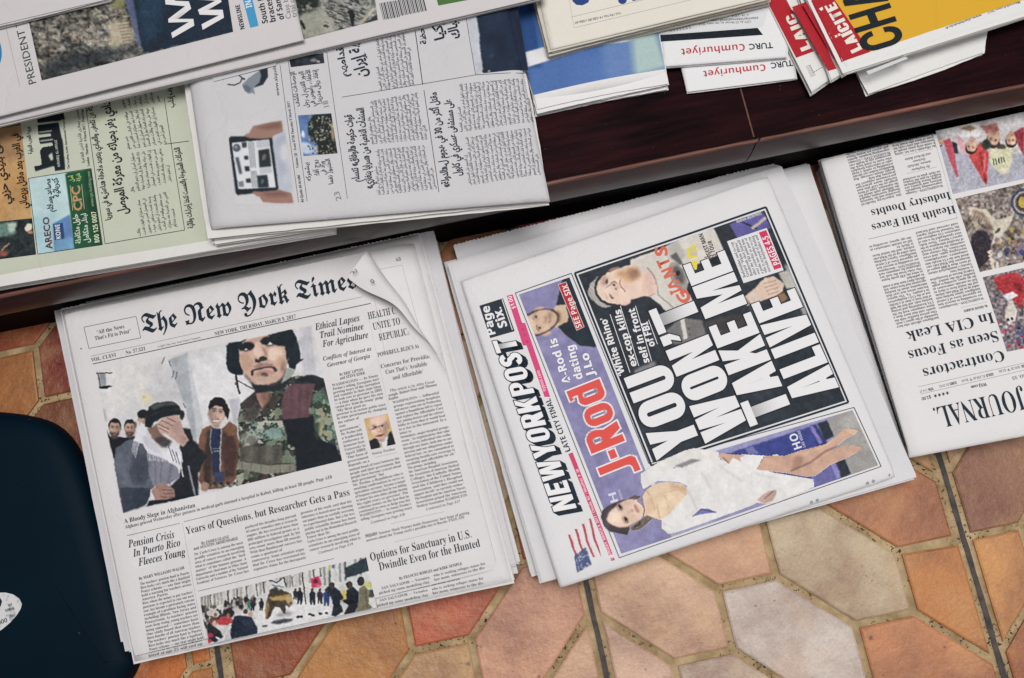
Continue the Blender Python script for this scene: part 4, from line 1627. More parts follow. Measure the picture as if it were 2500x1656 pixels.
p.poly([(380, 755), (470, 790), (600, 795), (740, 750), (860, 640), (905, 700), (800, 860), (450, 900), (420, 850)], (26, 34, 40), 2, 1, **C)
p.poly([(236, 380), (250, 300), (300, 228), (420, 195), (520, 168), (620, 150), (720, 190), (800, 260), (835, 340), (840, 420), (855, 520), (842, 600), (802, 680), (742, 742), (662, 778), (560, 792), (450, 782), (380, 732), (320, 682), (288, 632), (255, 530), (238, 450)], (196, 160, 142), 1, 1, **C)
p.poly([(240, 400), (330, 400), (400, 470), (390, 560), (330, 640), (290, 620), (255, 520)], (180, 144, 122), 4, .8, **C)
p.ell(700, 400, 100, 95, (222, 196, 178), 0, 4, .95, **C).ell(755, 480, 50, 60, (196, 158, 118), 0, 4, .7, **C)
p.poly([(430, 250), (500, 230), (530, 320), (565, 420), (520, 432), (455, 445), (420, 380)], (218, 186, 168), 2, .95, **C)
p.poly([(540, 300), (570, 330), (605, 405), (595, 440), (565, 420)], (170, 132, 116), 2, .85, **C)
p.ell(335, 302, 102, 60, (20, 26, 34), -8, 2, 1, **C).poly([(298, 356), (320, 322), (348, 346)], (206, 200, 196), 0, 1, **C)
p.poly([(505, 232), (560, 178), (640, 155), (810, 190), (830, 305), (745, 292), (690, 272), (600, 286), (540, 266)], (20, 27, 36), 2, 1, **C)
p.poly([(596, 280), (630, 238), (668, 266)], (206, 202, 200), 0, 1, **C).ell(640, 290, 46, 12, (110, 84, 76), -6, 2, .7, **C)
p.poly([(435, 480), (455, 448), (482, 470), (520, 430), (552, 425), (602, 450), (590, 476), (540, 482), (500, 512), (450, 502)], (44, 38, 44), 1, 1, **C)
p.poly([(420, 560), (510, 505), (640, 520), (705, 562), (640, 560), (560, 552), (480, 585)], (146, 108, 102), 2, .8, **C)
p.poly([(450, 668), (500, 612), (590, 592), (690, 612), (700, 660), (640, 650), (560, 645), (480, 690)], (176, 132, 126), 1, .95, **C)
p.ln([(398, 665), (396, 630), (430, 596), (490, 588), (560, 568), (640, 562), (690, 578), (708, 604)], 21, (58, 46, 48), 1, .95, **C)
p.ln([(404, 655), (404, 625)], 36, (48, 40, 44), 1, .95, **C).ln([(690, 585), (706, 608)], 38, (52, 42, 44), 1, .95, **C)
p.ell(560, 665, 48, 30, (86, 60, 62), 0, 2, .95, **C)
p.ell(510, 722, 120, 48, (200, 168, 150), 0, 4, .8, **C)
p.poly([(742, 742), (802, 668), (842, 560), (862, 640), (790, 745), (690, 800), (560, 800)], (66, 56, 56), 3, .9, **C)
p.poly([(290, 630), (340, 680), (400, 740), (460, 785), (380, 760), (310, 690)], (104, 80, 72), 3, .85, **C)
p.ell(800, 560, 30, 70, (130, 96, 88), 10, 4, .7, **C)
p.poly([(76, 300), (100, 256), (240, 232), (345, 208), (280, 244), (238, 330), (236, 430), (255, 540), (286, 622), (292, 662), (210, 668), (150, 650), (92, 602), (75, 520)], (17, 31, 43), 1, 1, **C)
p.poly([(600, 152), (905, 78), (950, 130), (990, 250), (1026, 400), (1022, 460), (1068, 455), (1020, 492), (962, 540), (955, 605), (880, 575), (855, 510), (838, 400), (822, 300), (795, 220), (700, 185)], (17, 31, 43), 1, 1, **C)
p.ell(960, 330, 30, 110, (38, 52, 62), 12, 5, .5, **C).ell(120, 400, 24, 100, (34, 48, 58), 4, 5, .5, **C).ell(865, 465, 16, 20, (90, 80, 80), 0, 1, .8, **C)
p.ln([(200, 668), (206, 760), (240, 900)], 26, (20, 28, 36), 0, 1, **C)
p.ln([(225, 740), (330, 800), (420, 850)], 14, (50, 52, 56), 0, .9, **C).ell(192, 780, 16, 22, (60, 66, 72), 0, 0, .8, **C)
p.poly([(850, 570), (880, 590), (950, 594), (942, 640), (884, 702), (772, 775), (800, 700)], (150, 158, 152), 1, .95, **C)
p.poly([(940, 722), (1090, 672), (1200, 665), (1265, 690), (1270, 770), (960, 775)], (24, 34, 42), 2, 1, **C)
p.mottle(3, 9).mottle(9, 8)
p.build(pg, 'photograph', 1.5)

# portrait
p = Pic([(975, 415), (1172, 372), (1238, 625), (1035, 670)], (206, 172, 112), zt=zD, seed=4)
p.mottle(10, 18)
p.poly([(1015, 600), (1090, 570), (1150, 590), (1180, 530), (1200, 515), (1250, 640), (1030, 690)], (22, 30, 40), 1)
p.poly([(1095, 590), (1160, 555), (1175, 560), (1165, 660), (1110, 650)], (214, 216, 224), 1)
p.poly([(1105, 620), (1125, 612), (1130, 660), (1112, 664)], (176, 168, 120), 0)
p.face(1100, 492, 150, 190, 102, (214, 172, 152), (214, 190, 178), bald=True, eyes=.8)
p.ell(1098, 428, 62, 40, (226, 192, 176), -12, 3, .8)
p.ln([(1035, 505), (1085, 490)], 5, (84, 64, 60)).ln([(1095, 478), (1135, 466)], 5, (84, 64, 60))
p.ln([(1075, 560), (1110, 556), (1140, 535)], 7, (120, 60, 58))
p.ell(1160, 460, 9, 22, (190, 140, 124), 0, 0)
p.build(pg, 'portrait', 1.2)

# street photograph cut by the fold
p = Pic([(488, 1458), (894, 1359), (919, 1484), (507, 1574)], (198, 198, 197), seed=5, zt=ID)
q = dict(zt=zU)
p.mottle(16, 24)
for k in range(34):
    x = 30 + 24 * k
    y = 325 - .24 * x
    p.poly([(x, y - 40), (x + 16, y - 44), (x + 18, y + 90), (x + 2, y + 96)], [(150, 147, 140), (186, 184, 180), (120, 118, 110), (206, 205, 203)][int(p.rng.integers(4))], 1, .75, **q)
for x, y0, y1, w in ((100, 300, 400, 8), (228, 270, 372, 13), (295, 260, 350, 8), (366, 240, 330, 7), (440, 225, 320, 6), (490, 212, 290, 10), (700, 170, 250, 5), (855, 120, 180, 10), (905, 110, 170, 8)):
    p.ln([(x, y0), (x + 8, y1)], w, (62, 58, 54), 0, .85, **q)
    p.ln([(x + 3, y0 + 20), (x + 22, y0 - 10)], 4, (90, 86, 80), 0, .8, **q)
for k in range(9):
    x = 930 + 38 * k
    p.poly([(x, 90 - 8 * k), (x + 14, 88 - 8 * k), (x + 20, 235 - 8 * k), (x + 4, 240 - 8 * k)], [(130, 130, 134), (84, 86, 92), (190, 190, 194)][k % 3], 1, .9, **q)
p.poly([(420, 430), (560, 380), (760, 330), (960, 380), (1000, 480), (860, 510), (440, 600)], (214, 214, 216), 6, .95, **q)
for k in range(80):
    x, y = p.rng.uniform(30, 440), p.rng.uniform(0, 1)
    y = 395 - .22 * (x - 30) + y * (150 if x < 260 else 60)
    c = [(34, 36, 44), (58, 52, 54), (24, 30, 44), (96, 82, 78), (44, 52, 60), (170, 166, 166)][int(p.rng.integers(6))]
    p.ell(x, y + 16, p.rng.uniform(11, 18), p.rng.uniform(16, 26), c, 0, 1, .95, **q)
    p.ell(x, y - 6, 7.5, 9, [(150, 118, 104), (52, 44, 44), (60, 50, 48)][k % 3], 0, 0, .95, **q)
p.ell(100, 442, 26, 22, (196, 184, 176), 0, 1, 1, **q).ell(142, 448, 30, 26, (200, 190, 182), 0, 1, 1, **q).ell(142, 452, 14, 16, (130, 96, 84), 0, 0, 1, **q)
p.poly([(258, 410), (300, 392), (325, 420), (320, 470), (265, 470)], (196, 190, 188), 2, .95, **q)
p.poly([(75, 560), (110, 530), (170, 570), (190, 620), (130, 660), (85, 650)], (34, 36, 44), 1, 1, **q)
p.poly([(150, 500), (172, 470), (250, 458), (262, 515), (195, 532), (165, 530)], (190, 54, 64), 1, 1, **q)
p.ell(125, 505, 28, 36, (92, 62, 52), 0, 1, 1, **q).ell(132, 518, 17, 24, (206, 160, 146), 0, 1, 1, **q)
p.poly([(262, 500), (280, 460), (330, 460), (400, 470), (442, 560), (436, 596), (250, 637), (240, 590)], (22, 34, 52), 1, 1, **q)
p.poly([(330, 480), (400, 480), (420, 560), (340, 580)], (38, 52, 72), 4, .7, **q)
p.ell(243, 440, 34, 34, (40, 32, 34), 0, 1, 1, **q).ell(232, 462, 12, 18, (150, 112, 98), 0, 1, 1, **q).ell(395, 452, 16, 20, (176, 146, 132), 0, 1, 1, **q).ell(360, 430, 18, 18, (60, 50, 48), 0, 1, 1, **q)
p.ln([(190, 640), (225, 560), (250, 545)], 9, (214, 214, 216), 0, 1, **q).ln([(140, 620), (180, 650)], 14, (196, 200, 210), 0, 1, **q)
p.ell(98, 606, 20, 18, (176, 40, 72), 0, 1, 1, **q).ell(84, 650, 20, 18, (186, 48, 76), 0, 1, 1, **q)
p.ell(620, 505, 80, 16, (52, 58, 64), -8, 2, .95, **q).ell(640, 450, 60, 18, (128, 130, 134), -8, 4, .8, **q).ell(495, 540, 22, 8, (50, 54, 60), -8, 1, .9, **q)
p.poly([(518, 345), (538, 272), (580, 248), (640, 276), (692, 296), (704, 370), (682, 402), (655, 382), (648, 448), (630, 440), (615, 400), (575, 396), (552, 440), (525, 486), (502, 486), (515, 420), (508, 372)], (62, 54, 44), 1, 1, **q)
p.poly([(525, 330), (600, 318), (690, 296), (695, 330), (640, 352), (560, 350)], (176, 142, 80), 2, .95, **q)
p.poly([(505, 380), (525, 350), (535, 400), (515, 480), (503, 484)], (140, 112, 70), 1, .9, **q)
p.ell(682, 352, 26, 38, (186, 156, 108), -20, 2, .95, **q).ell(690, 372, 10, 14, (90, 70, 52), 0, 1, .9, **q)
p.ell(600, 235, 52, 36, (196, 198, 202), -10, 2, .95, **q).ell(580, 268, 20, 18, (44, 48, 56), 0, 1, .9, **q)
p.ln([(535, 203), (590, 216), (642, 180), (658, 245)], 8, (30, 34, 40), 0, 1, **q).ln([(560, 240), (640, 250)], 6, (70, 74, 80), 0, .9, **q)
def walker(x, y, s, c, hc=(56, 46, 44)):
    p.poly([(x - .30 * s, y - .62 * s), (x - .12 * s, y - .80 * s), (x + .16 * s, y - .78 * s), (x + .32 * s, y - .55 * s), (x + .26 * s, y - .05 * s), (x + .20 * s, y + .5 * s), (x + .06 * s, y + .5 * s), (x, y + .02 * s), (x - .10 * s, y + .48 * s), (x - .24 * s, y + .46 * s), (x - .22 * s, y - .05 * s)], c, 0, 1, **q)
    p.ell(x + .02 * s, y - .93 * s, .13 * s, .16 * s, hc, 0, 0, 1, **q)
for v in ((384, 395, 52, (56, 112, 84)), (412, 400, 54, (26, 34, 46)), (476, 396, 58, (26, 32, 44)), (724, 318, 52, (40, 42, 52)), (758, 340, 80, (22, 32, 50)), (850, 345, 78, (24, 32, 46)), (905, 340, 72, (40, 42, 56)),
          (952, 350, 84, (38, 58, 116)), (975, 290, 60, (30, 36, 48))):
    walker(*v)
p.poly([(835, 186), (903, 170), (916, 240), (846, 262)], (200, 50, 92), 1, 1, **q).ell(872, 208, 20, 18, (98, 18, 46), 0, 1, .95, **q)
p.ell(895, 245, 14, 14, (206, 120, 130), 0, 1, .9, **q)
p.ln([(776, 140), (802, 372)], 8, (30, 34, 42), 0, 1, **q)
p.ell(975, 112, 12, 16, (204, 200, 70), 0, 1, .9, **q).ell(1005, 100, 12, 16, (98, 80, 140), 0, 1, .9, **q)
p.poly([(1088, 112), (1252, 30), (1268, 132), (1094, 188)], (36, 54, 66), 1, 1, **q)
p.poly([(1085, 210), (1150, 170), (1270, 150), (1300, 210), (1290, 300), (1100, 300)], (196, 200, 200), 3, 1, **q)
p.ell(1265, 235, 40, 26, (190, 186, 110), 0, 2, .9, **q).ell(1280, 300, 30, 30, (40, 44, 50), 0, 2, .9, **q).ell(1085, 310, 26, 40, (196, 178, 80), 0, 2, .9, **q)
p.poly([(985, 270), (1010, 250), (1050, 278), (1078, 330), (1052, 372), (1074, 432), (1010, 472), (985, 462), (1002, 380), (985, 320)], (24, 32, 46), 1, 1, **q)
p.ell(996, 238, 18, 22, (56, 46, 46), 0, 0, 1, **q)
p.poly([(1098, 272), (1150, 250), (1192, 290), (1184, 400), (1150, 452), (1078, 452), (1112, 385), (1058, 352), (1100, 340)], (22, 28, 40), 1, 1, **q)
p.ell(1122, 236, 24, 28, (60, 46, 44), 0, 0, 1, **q).ell(1064, 356, 12, 8, (176, 140, 124), 0, 0, 1, **q)
p.poly([(1190, 262), (1230, 240), (1272, 282), (1258, 370), (1290, 402), (1262, 418), (1165, 438), (1192, 340)], (112, 108, 86), 1, 1, **q)
p.ell(1206, 208, 26, 34, (44, 44, 46), 0, 0, 1, **q).ln([(1240, 270), (1250, 400)], 10, (74, 72, 60), 1, .8, **q)
for x, y in ((742, 470), (762, 468), (828, 452), (846, 462), (905, 450), (950, 445)):
    p.ell(x, y, 14, 10, (30, 36, 44), 0, 0, .9, **q)
p.mottle(2.5, 18).mottle(5, 14)
p.build(pg, 'street_photograph', 1.3)

# ------------------------------------------------------------------ tabloid with the big white headline
POSTP = paper_mat('tabloid_newsprint', (219, 218, 221), .025)
POST2 = paper_mat('tabloid_inner', (212, 211, 215), .05)
ZP = 0.0362
P_PX = [(1124, 685), (1877, 427), (2193, 1164), (1368, 1437)]
for lab, px, z0, z1, sd in (
        ('tabloid copy at the bottom of its pile, mostly hidden by the copies above', [(1092, 655), (1950, 412), (2205, 1120), (1305, 1385)], .000, .0090, 13),
        ('tabloid copy sticking out at the lower left and upper right of its pile', [(1086, 642), (1970, 400), (2230, 1150), (1298, 1403)], .0093, .0170, 14),
        ('tabloid copy whose ragged top edges lie nearest the step', [(1111, 598), (1893, 397), (2192, 1102), (1335, 1370)], .0172, .0236, 16),
        ('tabloid copy under the top one, its margin showing right of the cover', [(1098, 646), (1905, 403), (2236, 1166), (1323, 1421)], .0238, .0292, 15)):
    folded_copy(lab, px, z0, z1, sd, 'tabloid copies in the middle pile', 'T' if sd == 16 else '', mat=POST2 if sd % 2 else POSTP, n=8, jitter=.002)
post = folded_copy('top tabloid copy with a huge white headline and a woman in a white dress', P_PX, .0296, .0350, 19,
                   'tabloid copies in the middle pile', '', n=6, jitter=.0006, mat=POSTP, inset=.035)


def post_curl(s, t):
    return (-.0035 * np.clip((s - .93) / .07, 0, 1) ** 2 - .002 * np.clip((.04 - s) / .04, 0, 1) ** 2
            - .003 * np.clip((t - .95) / .05, 0, 1) ** 2 - .0015 * np.clip((.05 - t) / .05, 0, 1) ** 2)


po = Paper(P_PX, ZP, wave=.0005, seed=8, curl=post_curl)
po.sheet('front_page', POSTP, None, 100, 100, jag=.0003, jag_sides='B')
adopt(post, po.front)
DK = (40, 50, 60)
WH = (222, 221, 224)
# coloured boxes
p = Pic([zP1((632, 1148)), zP1((1048, 1006)), (1640, 1312), (1517, 1352)], (130, 126, 172), seed=11)
p.mottle(60, 16).mottle(8, 8)
a = dict(zt=zP1)
p.poly([(990, 1020), (1062, 985), (1250, 1560), (1160, 1560), (1040, 1420), (940, 1240)], (30, 42, 54), 1, 1, **a)
p.poly([(930, 1240), (1020, 1230), (1040, 1330), (1000, 1430), (900, 1410)], (206, 178, 152), 1, 1, **a)
c = dict(zt=zR)
p.poly([(700, 360), (760, 318), (850, 338), (922, 440), (942, 580), (900, 706), (800, 665), (760, 610), (780, 500)], (208, 178, 148), 1, 1, **c)
p.ell(775, 500, 50, 100, (146, 112, 90), -10, 3, .85, **c)
p.ell(455, 380, 90, 40, (206, 168, 150), -14, 2, .9, **c).ell(590, 790, 80, 34, (206, 168, 150), -20, 2, .9, **c)
p.poly([(135, 640), (155, 560), (205, 488), (300, 445), (420, 392), (560, 368), (700, 385), (790, 470), (790, 580), (700, 700), (560, 785), (430, 835), (330, 835), (235, 795), (165, 720)], (62, 50, 54), 1, 1, **c)
p.poly([(200, 590), (255, 505), (380, 436), (460, 398), (560, 386), (660, 400), (735, 448), (768, 505), (768, 568), (730, 632), (655, 700), (555, 760), (450, 800), (340, 812), (250, 775), (208, 680)], (206, 174, 148), 2, 1, **c)
p.ell(300, 640, 90, 110, (224, 192, 164), 20, 5, .9, **c).ell(560, 690, 80, 50, (214, 184, 158), -30, 4, .8, **c)
p.ell(400, 540, 60, 46, (178, 142, 122), 60, 4, .7, **c).ell(470, 690, 60, 46, (178, 142, 122), 60, 4, .7, **c)
p.ell(406, 512, 15, 20, (24, 20, 22), 10, 0, 1, **c).ell(464, 694, 17, 24, (24, 20, 22), -20, 0, 1, **c).ell(458, 676, 7, 8, (230, 224, 220), 0, 0, .9, **c)
p.ln([(362, 560), (375, 505), (400, 470)], 12, (110, 84, 74), 1, .85, **c).ln([(415, 650), (425, 710), (455, 745)], 13, (84, 62, 56), 1, .9, **c)
p.poly([(520, 515), (585, 480), (600, 540), (560, 620), (535, 600), (560, 560)], (170, 128, 110), 3, .85, **c)
p.ell(640, 480, 50, 36, (150, 112, 98), 70, 4, .7, **c)
p.ln([(622, 505), (645, 560), (618, 612)], 14, (140, 86, 80), 1, .9, **c).ln([(660, 520), (672, 560), (655, 600)], 12, (196, 150, 136), 1, .8, **c)
p.ln([(660, 395), (745, 450), (775, 540), (730, 640), (620, 730)], 20, (78, 60, 56), 2, .8, **c)
p.poly([(1050, 1440), (1100, 1500), (1200, 1568), (1260, 1590), (1180, 1400)], (30, 42, 54), 1, 1, **a)
a = dict(zt=zP3)
p.poly([(615, 60), (680, 130), (800, 220), (940, 225), (850, -60)], (30, 42, 54), 1, 1, **a)
p.build(po, 'celebrity_banner', 1.7, 2, warp=.8, sharp=.4)
# dark headline photograph
c0, c1, c2, c3 = zP1((1120, 985)), zP2((1238, 455)), zP4((1565, 672)), zP3((1400, 1180))
p = Pic([c0, c1, c2, c3], (38, 46, 56), seed=12)
p.mottle(50, 14).mottle(9, 12)
a = dict(zt=zP1)
p.poly([(1550, 860), (1760, 790), (1950, 700), (2080, 640), (2240, 600), (2330, 800), (2100, 900), (2010, 1100), (2080, 1220), (1850, 1290), (1780, 1220), (1690, 1150), (1560, 1000)], (206, 200, 192), 1, 1, **a)
p.poly([(1850, 740), (1940, 700), (2010, 820), (1960, 900), (1860, 860)], (176, 172, 168), 3, .8, **a)
p.ell(1945, 1000, 62, 130, (150, 146, 138), -25, 1, 1, **a).ell(1950, 985, 36, 80, (74, 76, 78), -25, 4, .8, **a).ell(1945, 970, 16, 22, (30, 36, 44), 0, 0, 1, **a)
p.poly([(1880, 830), (1930, 800), (1990, 900), (1950, 900)], (84, 84, 86), 2, .9, **a)
p.ln([(1700, 930), (1770, 1040), (1780, 1150), (1900, 1250)], 9, (120, 116, 114), 1, .8, **a)
c = dict(zt=zM)
p.poly([(150, 440), (190, 330), (290, 230), (400, 178), (470, 158), (560, 650), (420, 692), (320, 664), (230, 582), (168, 510)], (172, 166, 162), 1, 1, **c)
for k in range(9):
    p.ln([(170 + 10 * k, 430 - 22 * k), (190 + 12 * k, 470 - 26 * k), (250 + 18 * k, 600 + 8 * k)], 9, [(120, 116, 114), (206, 202, 198)][k % 2], 1, .6, **c)
p.ell(560, 112, 90, 30, (150, 108, 98), -14, 1, 1, **c).ell(725, 612, 84, 34, (226, 180, 168), -20, 1, 1, **c)
p.poly([(298, 400), (310, 300), (380, 220), (450, 168), (560, 128), (690, 72), (790, 40), (900, 58), (962, 130), (992, 240), (1080, 200), (1170, 280), (1190, 380), (1160, 482), (1080, 522), (1000, 512), (900, 542), (800, 572), (700, 622), (600, 642), (480, 642), (390, 592), (330, 532), (303, 470)], (226, 196, 178), 1, 1, **c)
p.poly([(1000, 100), (1120, 150), (1190, 300), (1170, 460), (1060, 520), (1000, 420), (990, 240)], (224, 186, 172), 5, .9, **c)
p.poly([(540, 190), (690, 120), (800, 70), (900, 100), (950, 190), (900, 260), (830, 290), (760, 300), (680, 250), (600, 230)], (202, 158, 116), 7, .95, **c)
p.ell(845, 175, 84, 84, (146, 106, 88), 10, 7, .9, **c).ell(720, 260, 70, 40, (206, 160, 100), 30, 6, .7, **c)
p.ell(400, 280, 46, 84, (190, 150, 134), 14, 4, .9, **c).ell(436, 298, 18, 44, (66, 50, 50), 14, 1, .95, **c).ell(428, 318, 10, 14, (206, 196, 190), 0, 0, .7, **c)
p.ln([(425, 388), (490, 345), (520, 308), (560, 298), (592, 326)], 13, (84, 58, 54), 1, .95, **c)
p.ell(548, 345, 22, 16, (50, 34, 34), 30, 1, 1, **c).ell(578, 405, 13, 22, (84, 56, 52), 0, 1, .95, **c).ell(600, 370, 44, 44, (206, 164, 150), 0, 3, .6, **c)
p.ln([(646, 265), (638, 330), (664, 388), (712, 442)], 10, (88, 56, 52), 0, 1, **c).ell(700, 340, 40, 70, (214, 174, 160), -20, 4, .7, **c)
p.ln([(478, 488), (500, 520), (528, 546)], 20, (62, 48, 48), 1, .95, **c).ln([(416, 490), (440, 565)], 14, (182, 152, 122), 1, .8, **c)
p.ell(480, 440, 90, 60, (234, 208, 192), 30, 6, .7, **c)
p.ln([(410, 176), (330, 228), (284, 300), (264, 400), (284, 492), (350, 572), (450, 632), (570, 652)], 38, (44, 48, 54), 0, 1, **c)
p.ln([(1040, 90), (1140, 200), (1180, 330)], 9, (120, 112, 110), 1, .9, **c).ln([(1170, 470), (1060, 520)], 7, (110, 96, 92), 0, .9, **c)
a = dict(zt=zP2)
p.poly([(390, 1480), (540, 1340), (720, 1360), (760, 1480), (560, 1560), (400, 1560)], (112, 110, 110), 2, 1, **a)
p.poly([(540, 1350), (575, 1345), (605, 1510), (570, 1520)], (196, 194, 190), 1, 1, **a)
p.poly([(740, 1380), (900, 1330), (1080, 1310), (1120, 1380), (900, 1500), (780, 1480)], (62, 58, 62), 3, 1, **a)
p.poly([(1060, 1170), (1130, 1120), (1240, 1010), (1320, 1000), (1400, 1060), (1390, 1120), (1330, 1160), (1240, 1190), (1120, 1240), (1090, 1240)], (214, 186, 168), 1, 1, **a)
for k in range(4):
    p.ln([(1230 + 12 * k, 1060 + 30 * k), (1330 + 10 * k, 1030 + 30 * k)], 7, (150, 118, 106), 1, .8, **a)
p.poly([(1120, 1150), (1150, 1135), (1200, 1200), (1175, 1210)], (206, 200, 186), 1, .9, **a)
p.poly([(1350, 970), (1420, 950), (1500, 1090), (1420, 1100)], (196, 190, 178), 2, .9, **a)
p.poly([(950, 565), (1220, 465), (1290, 600), (1020, 690)], (88, 82, 152), 1, 1, **a)
p.ln([(1010, 530), (1170, 605)], 14, (34, 40, 60), 0, 1, **a).ln([(1140, 600), (1240, 520)], 24, (182, 166, 152), 1, 1, **a)
p.poly([(1340, 1150), (1400, 1130), (1430, 1180), (1380, 1220)], (150, 110, 76), 2, .9, **a)
p.poly([(1400, 900), (1460, 1060), (1520, 1220), (1560, 1340), (1600, 1340), (1480, 1000), (1420, 900)], (190, 188, 182), 3, .8, **a)
p.poly([(1080, 1160), (1180, 1320), (1300, 1560), (1250, 1568), (1140, 1350)], (66, 72, 80), 2, .8, **a)
for k in range(60):
    x, y = p.rng.uniform(1650, 2000), p.rng.uniform(60, 330)
    p.ell(x, y, p.rng.uniform(5, 14), p.rng.uniform(4, 10), [(86, 80, 82), (58, 56, 62), (120, 116, 116)][k % 3], 30, 1, .7, zt=zP3)
p.poly([(1240, 420), (1420, 340), (1430, 400), (1260, 470)], (130, 132, 136), 3, .9, zt=zP3)
p.mottle(3, 7)
p.build(po, 'headline_photograph', 1.7, 2)
for k, (wd, d) in enumerate(((5.0, 9), (1.6, 3))):
    qq = np.array([c0, c1, c2, c3])
    cc = qq.mean(0)
    q2 = qq + (qq - cc) / np.linalg.norm(qq - cc, axis=1)[:, None] * d
    if k == 0:
        po.frame('headline_frame', q2, wd, INK, 2)
for u, v in (((1258, 716), (1395, 668)), ((1395, 668), (1584, 1132)), ((1258, 716), (1512, 1362)), ((1512, 1362), (2152, 1139)), ((2152, 1139), (2085, 995)), ((2085, 995), (1584, 1132))):
    po.line('banner_frame', u, v, 1.6, INK, 4)
# photograph of the woman: box and cut-out figure
p = Pic([(1590, 1148), (2081, 1002), (2144, 1136), (1640, 1311)], (140, 138, 184), seed=13)
p.poly([(1500, 1150), (1700, 1150), (1760, 1320), (1500, 1380)], (160, 158, 190), 6, .9)
p.mottle(40, 12)
a = dict(zt=zP4)
p.poly([(560, 1120), (1290, 880), (1580, 1300), (1280, 1400), (300, 1500)], (52, 62, 140), 2, 1, **a)
p.poly([(1270, 880), (1320, 862), (1600, 1310), (1440, 1340)], (44, 50, 110), 2, 1, **a)
p.poly([(1270, 885), (1300, 875), (1380, 1020), (1350, 1030)], (128, 122, 190), 2, .9, **a)
p.poly([(1440, 1190), (1480, 1180), (1540, 1300), (1490, 1320)], (140, 134, 196), 2, .9, **a)
p.poly([(1280, 1290), (1440, 1200), (1500, 1330), (1310, 1385)], (110, 106, 172), 3, .9, **a)
p.poly([(1330, 860), (1420, 830), (1480, 960), (1400, 1000)], (34, 42, 56), 2, 1, **a)
p.poly([(1500, 1170), (1570, 1150), (1620, 1270), (1530, 1310)], (34, 42, 56), 2, 1, **a)
p.poly([(1410, 825), (1640, 740), (1860, 1205), (1620, 1290), (1560, 1150), (1470, 960)], (152, 150, 148), 1, 1, **a)
p.poly([(1500, 850), (1640, 740), (1700, 900), (1560, 900)], (170, 168, 166), 6, .8, **a)
p.poly([(740, 1070), (800, 1045), (850, 1110), (760, 1110)], (120, 124, 180), 1, .8, **a)
p.mottle(4, 12)
p.build(po, 'woman_photograph', 1.7, 3)
p = Pic([(1440, 1110), (2130, 1020), (2130, 1330), (1440, 1370)], (214, 212, 212), seed=14, clear=True)
a5, a4 = dict(zt=zP5), dict(zt=zP4)
dress = [zP5(v) for v in ((1060, 190), (1120, 160), (1240, 130), (1330, 150), (1480, 60), (1700, 30), (1720, 80), (1560, 130), (1640, 100), (1900, 30), (2060, 40), (2200, 40))]
dress += [zP4(v) for v in ((1000, 1110), (890, 1130), (830, 1240), (1300, 1318), (1310, 1380))]
dress += [zP5(v) for v in ((2180, 430), (2100, 440), (2020, 430), (1960, 460), (1600, 590), (1400, 660), (1290, 690), (1230, 640), (1230, 560), (1180, 560), (1440, 360), (1440, 290), (1380, 260), (1200, 250), (1080, 320), (1060, 260))]
p.poly(dress, (220, 218, 218), 1)
arm = [zP5(v) for v in ((1060, 190), (1200, 100), (1420, 0), (1500, -20), (1700, 10), (1720, 90), (1560, 90), (1380, 120), (1260, 170))]
p.poly(arm, (218, 215, 212), 1)
p.poly([(1340, 130), (1480, 70), (1560, 80), (1400, 140)], (96, 96, 100), 2, .7, **a5)
c = dict(zt=zV)
p.poly([(640, 110), (690, 30), (760, -20), (860, -60), (1000, -70), (1160, -50), (1232, 20), (1226, 92), (1100, 242), (1000, 352), (872, 432), (800, 404), (720, 374), (655, 378), (672, 262), (650, 200)], (224, 196, 164), 1, 1, **c)
p.poly([(1000, -60), (1200, -20), (1230, 60), (1120, 40), (1020, 20)], (196, 160, 128), 5, .8, **c)
for b0, b1, w in (((830, 240), (868, 410), 16), ((700, 50), (745, 115), 14), ((760, 160), (800, 300), 14), ((1150, 62), (1212, 92), 9), ((940, 120), (990, 280), 14), ((1090, 30), (1000, 60), 9)):
    p.ln([b0, b1], w, (178, 142, 110), 2, .75, **c)
p.ell(740, 250, 60, 110, (206, 170, 136), 10, 6, .6, **c).ell(930, 220, 60, 80, (234, 210, 178), 10, 6, .7, **c)
for b0, b1 in (((1460, 340), (1520, 480)), ((1700, 120), (1900, 260)), ((1560, 180), (1640, 320)), ((1240, 600), (1330, 640)), ((1440, 550), (1520, 490)), ((1980, 180), (2200, 240))):
    p.ln([b0, b1], 10, (186, 184, 186), 3, .7, **a5)
p.poly([(1500, 540), (1560, 485), (1620, 480), (1680, 512), (1600, 520)], (104, 108, 176), 1, 1, **a5)
p.ln([(1490, 545), (1560, 484), (1680, 510)], 8, (60, 62, 80), 1, .9, **a5)
p.poly([(440, 150), (530, 98), (632, 118), (580, 165), (470, 170)], (92, 78, 84), 1, 1, **c)
p.poly([(88, 390), (108, 300), (200, 230), (300, 192), (380, 160), (460, 150), (600, 440), (470, 520), (474, 565), (442, 634), (330, 612), (200, 582), (128, 510)], (68, 60, 66), 1, 1, **c)
p.poly([(590, 440), (700, 368), (785, 402), (742, 452), (660, 522), (600, 562), (510, 575), (470, 540)], (112, 96, 92), 1, 1, **c)
for k in range(6):
    p.ln([(520 + 36 * k, 560 - 26 * k), (560 + 34 * k, 500 - 18 * k)], 10, [(64, 54, 58), (160, 136, 120)][k % 2], 1, .8, **c)
p.ln([(604, 450), (590, 490), (540, 525)], 10, (30, 30, 40), 0, 1, **c).ln([(440, 600), (455, 662)], 5, (70, 64, 72), 0, .9, **c)
for k in range(7):
    p.ln([(120 + 12 * k, 500 - 40 * k), (180 + 14 * k, 540 - 40 * k)], 7, (96, 86, 90), 2, .6, **c)
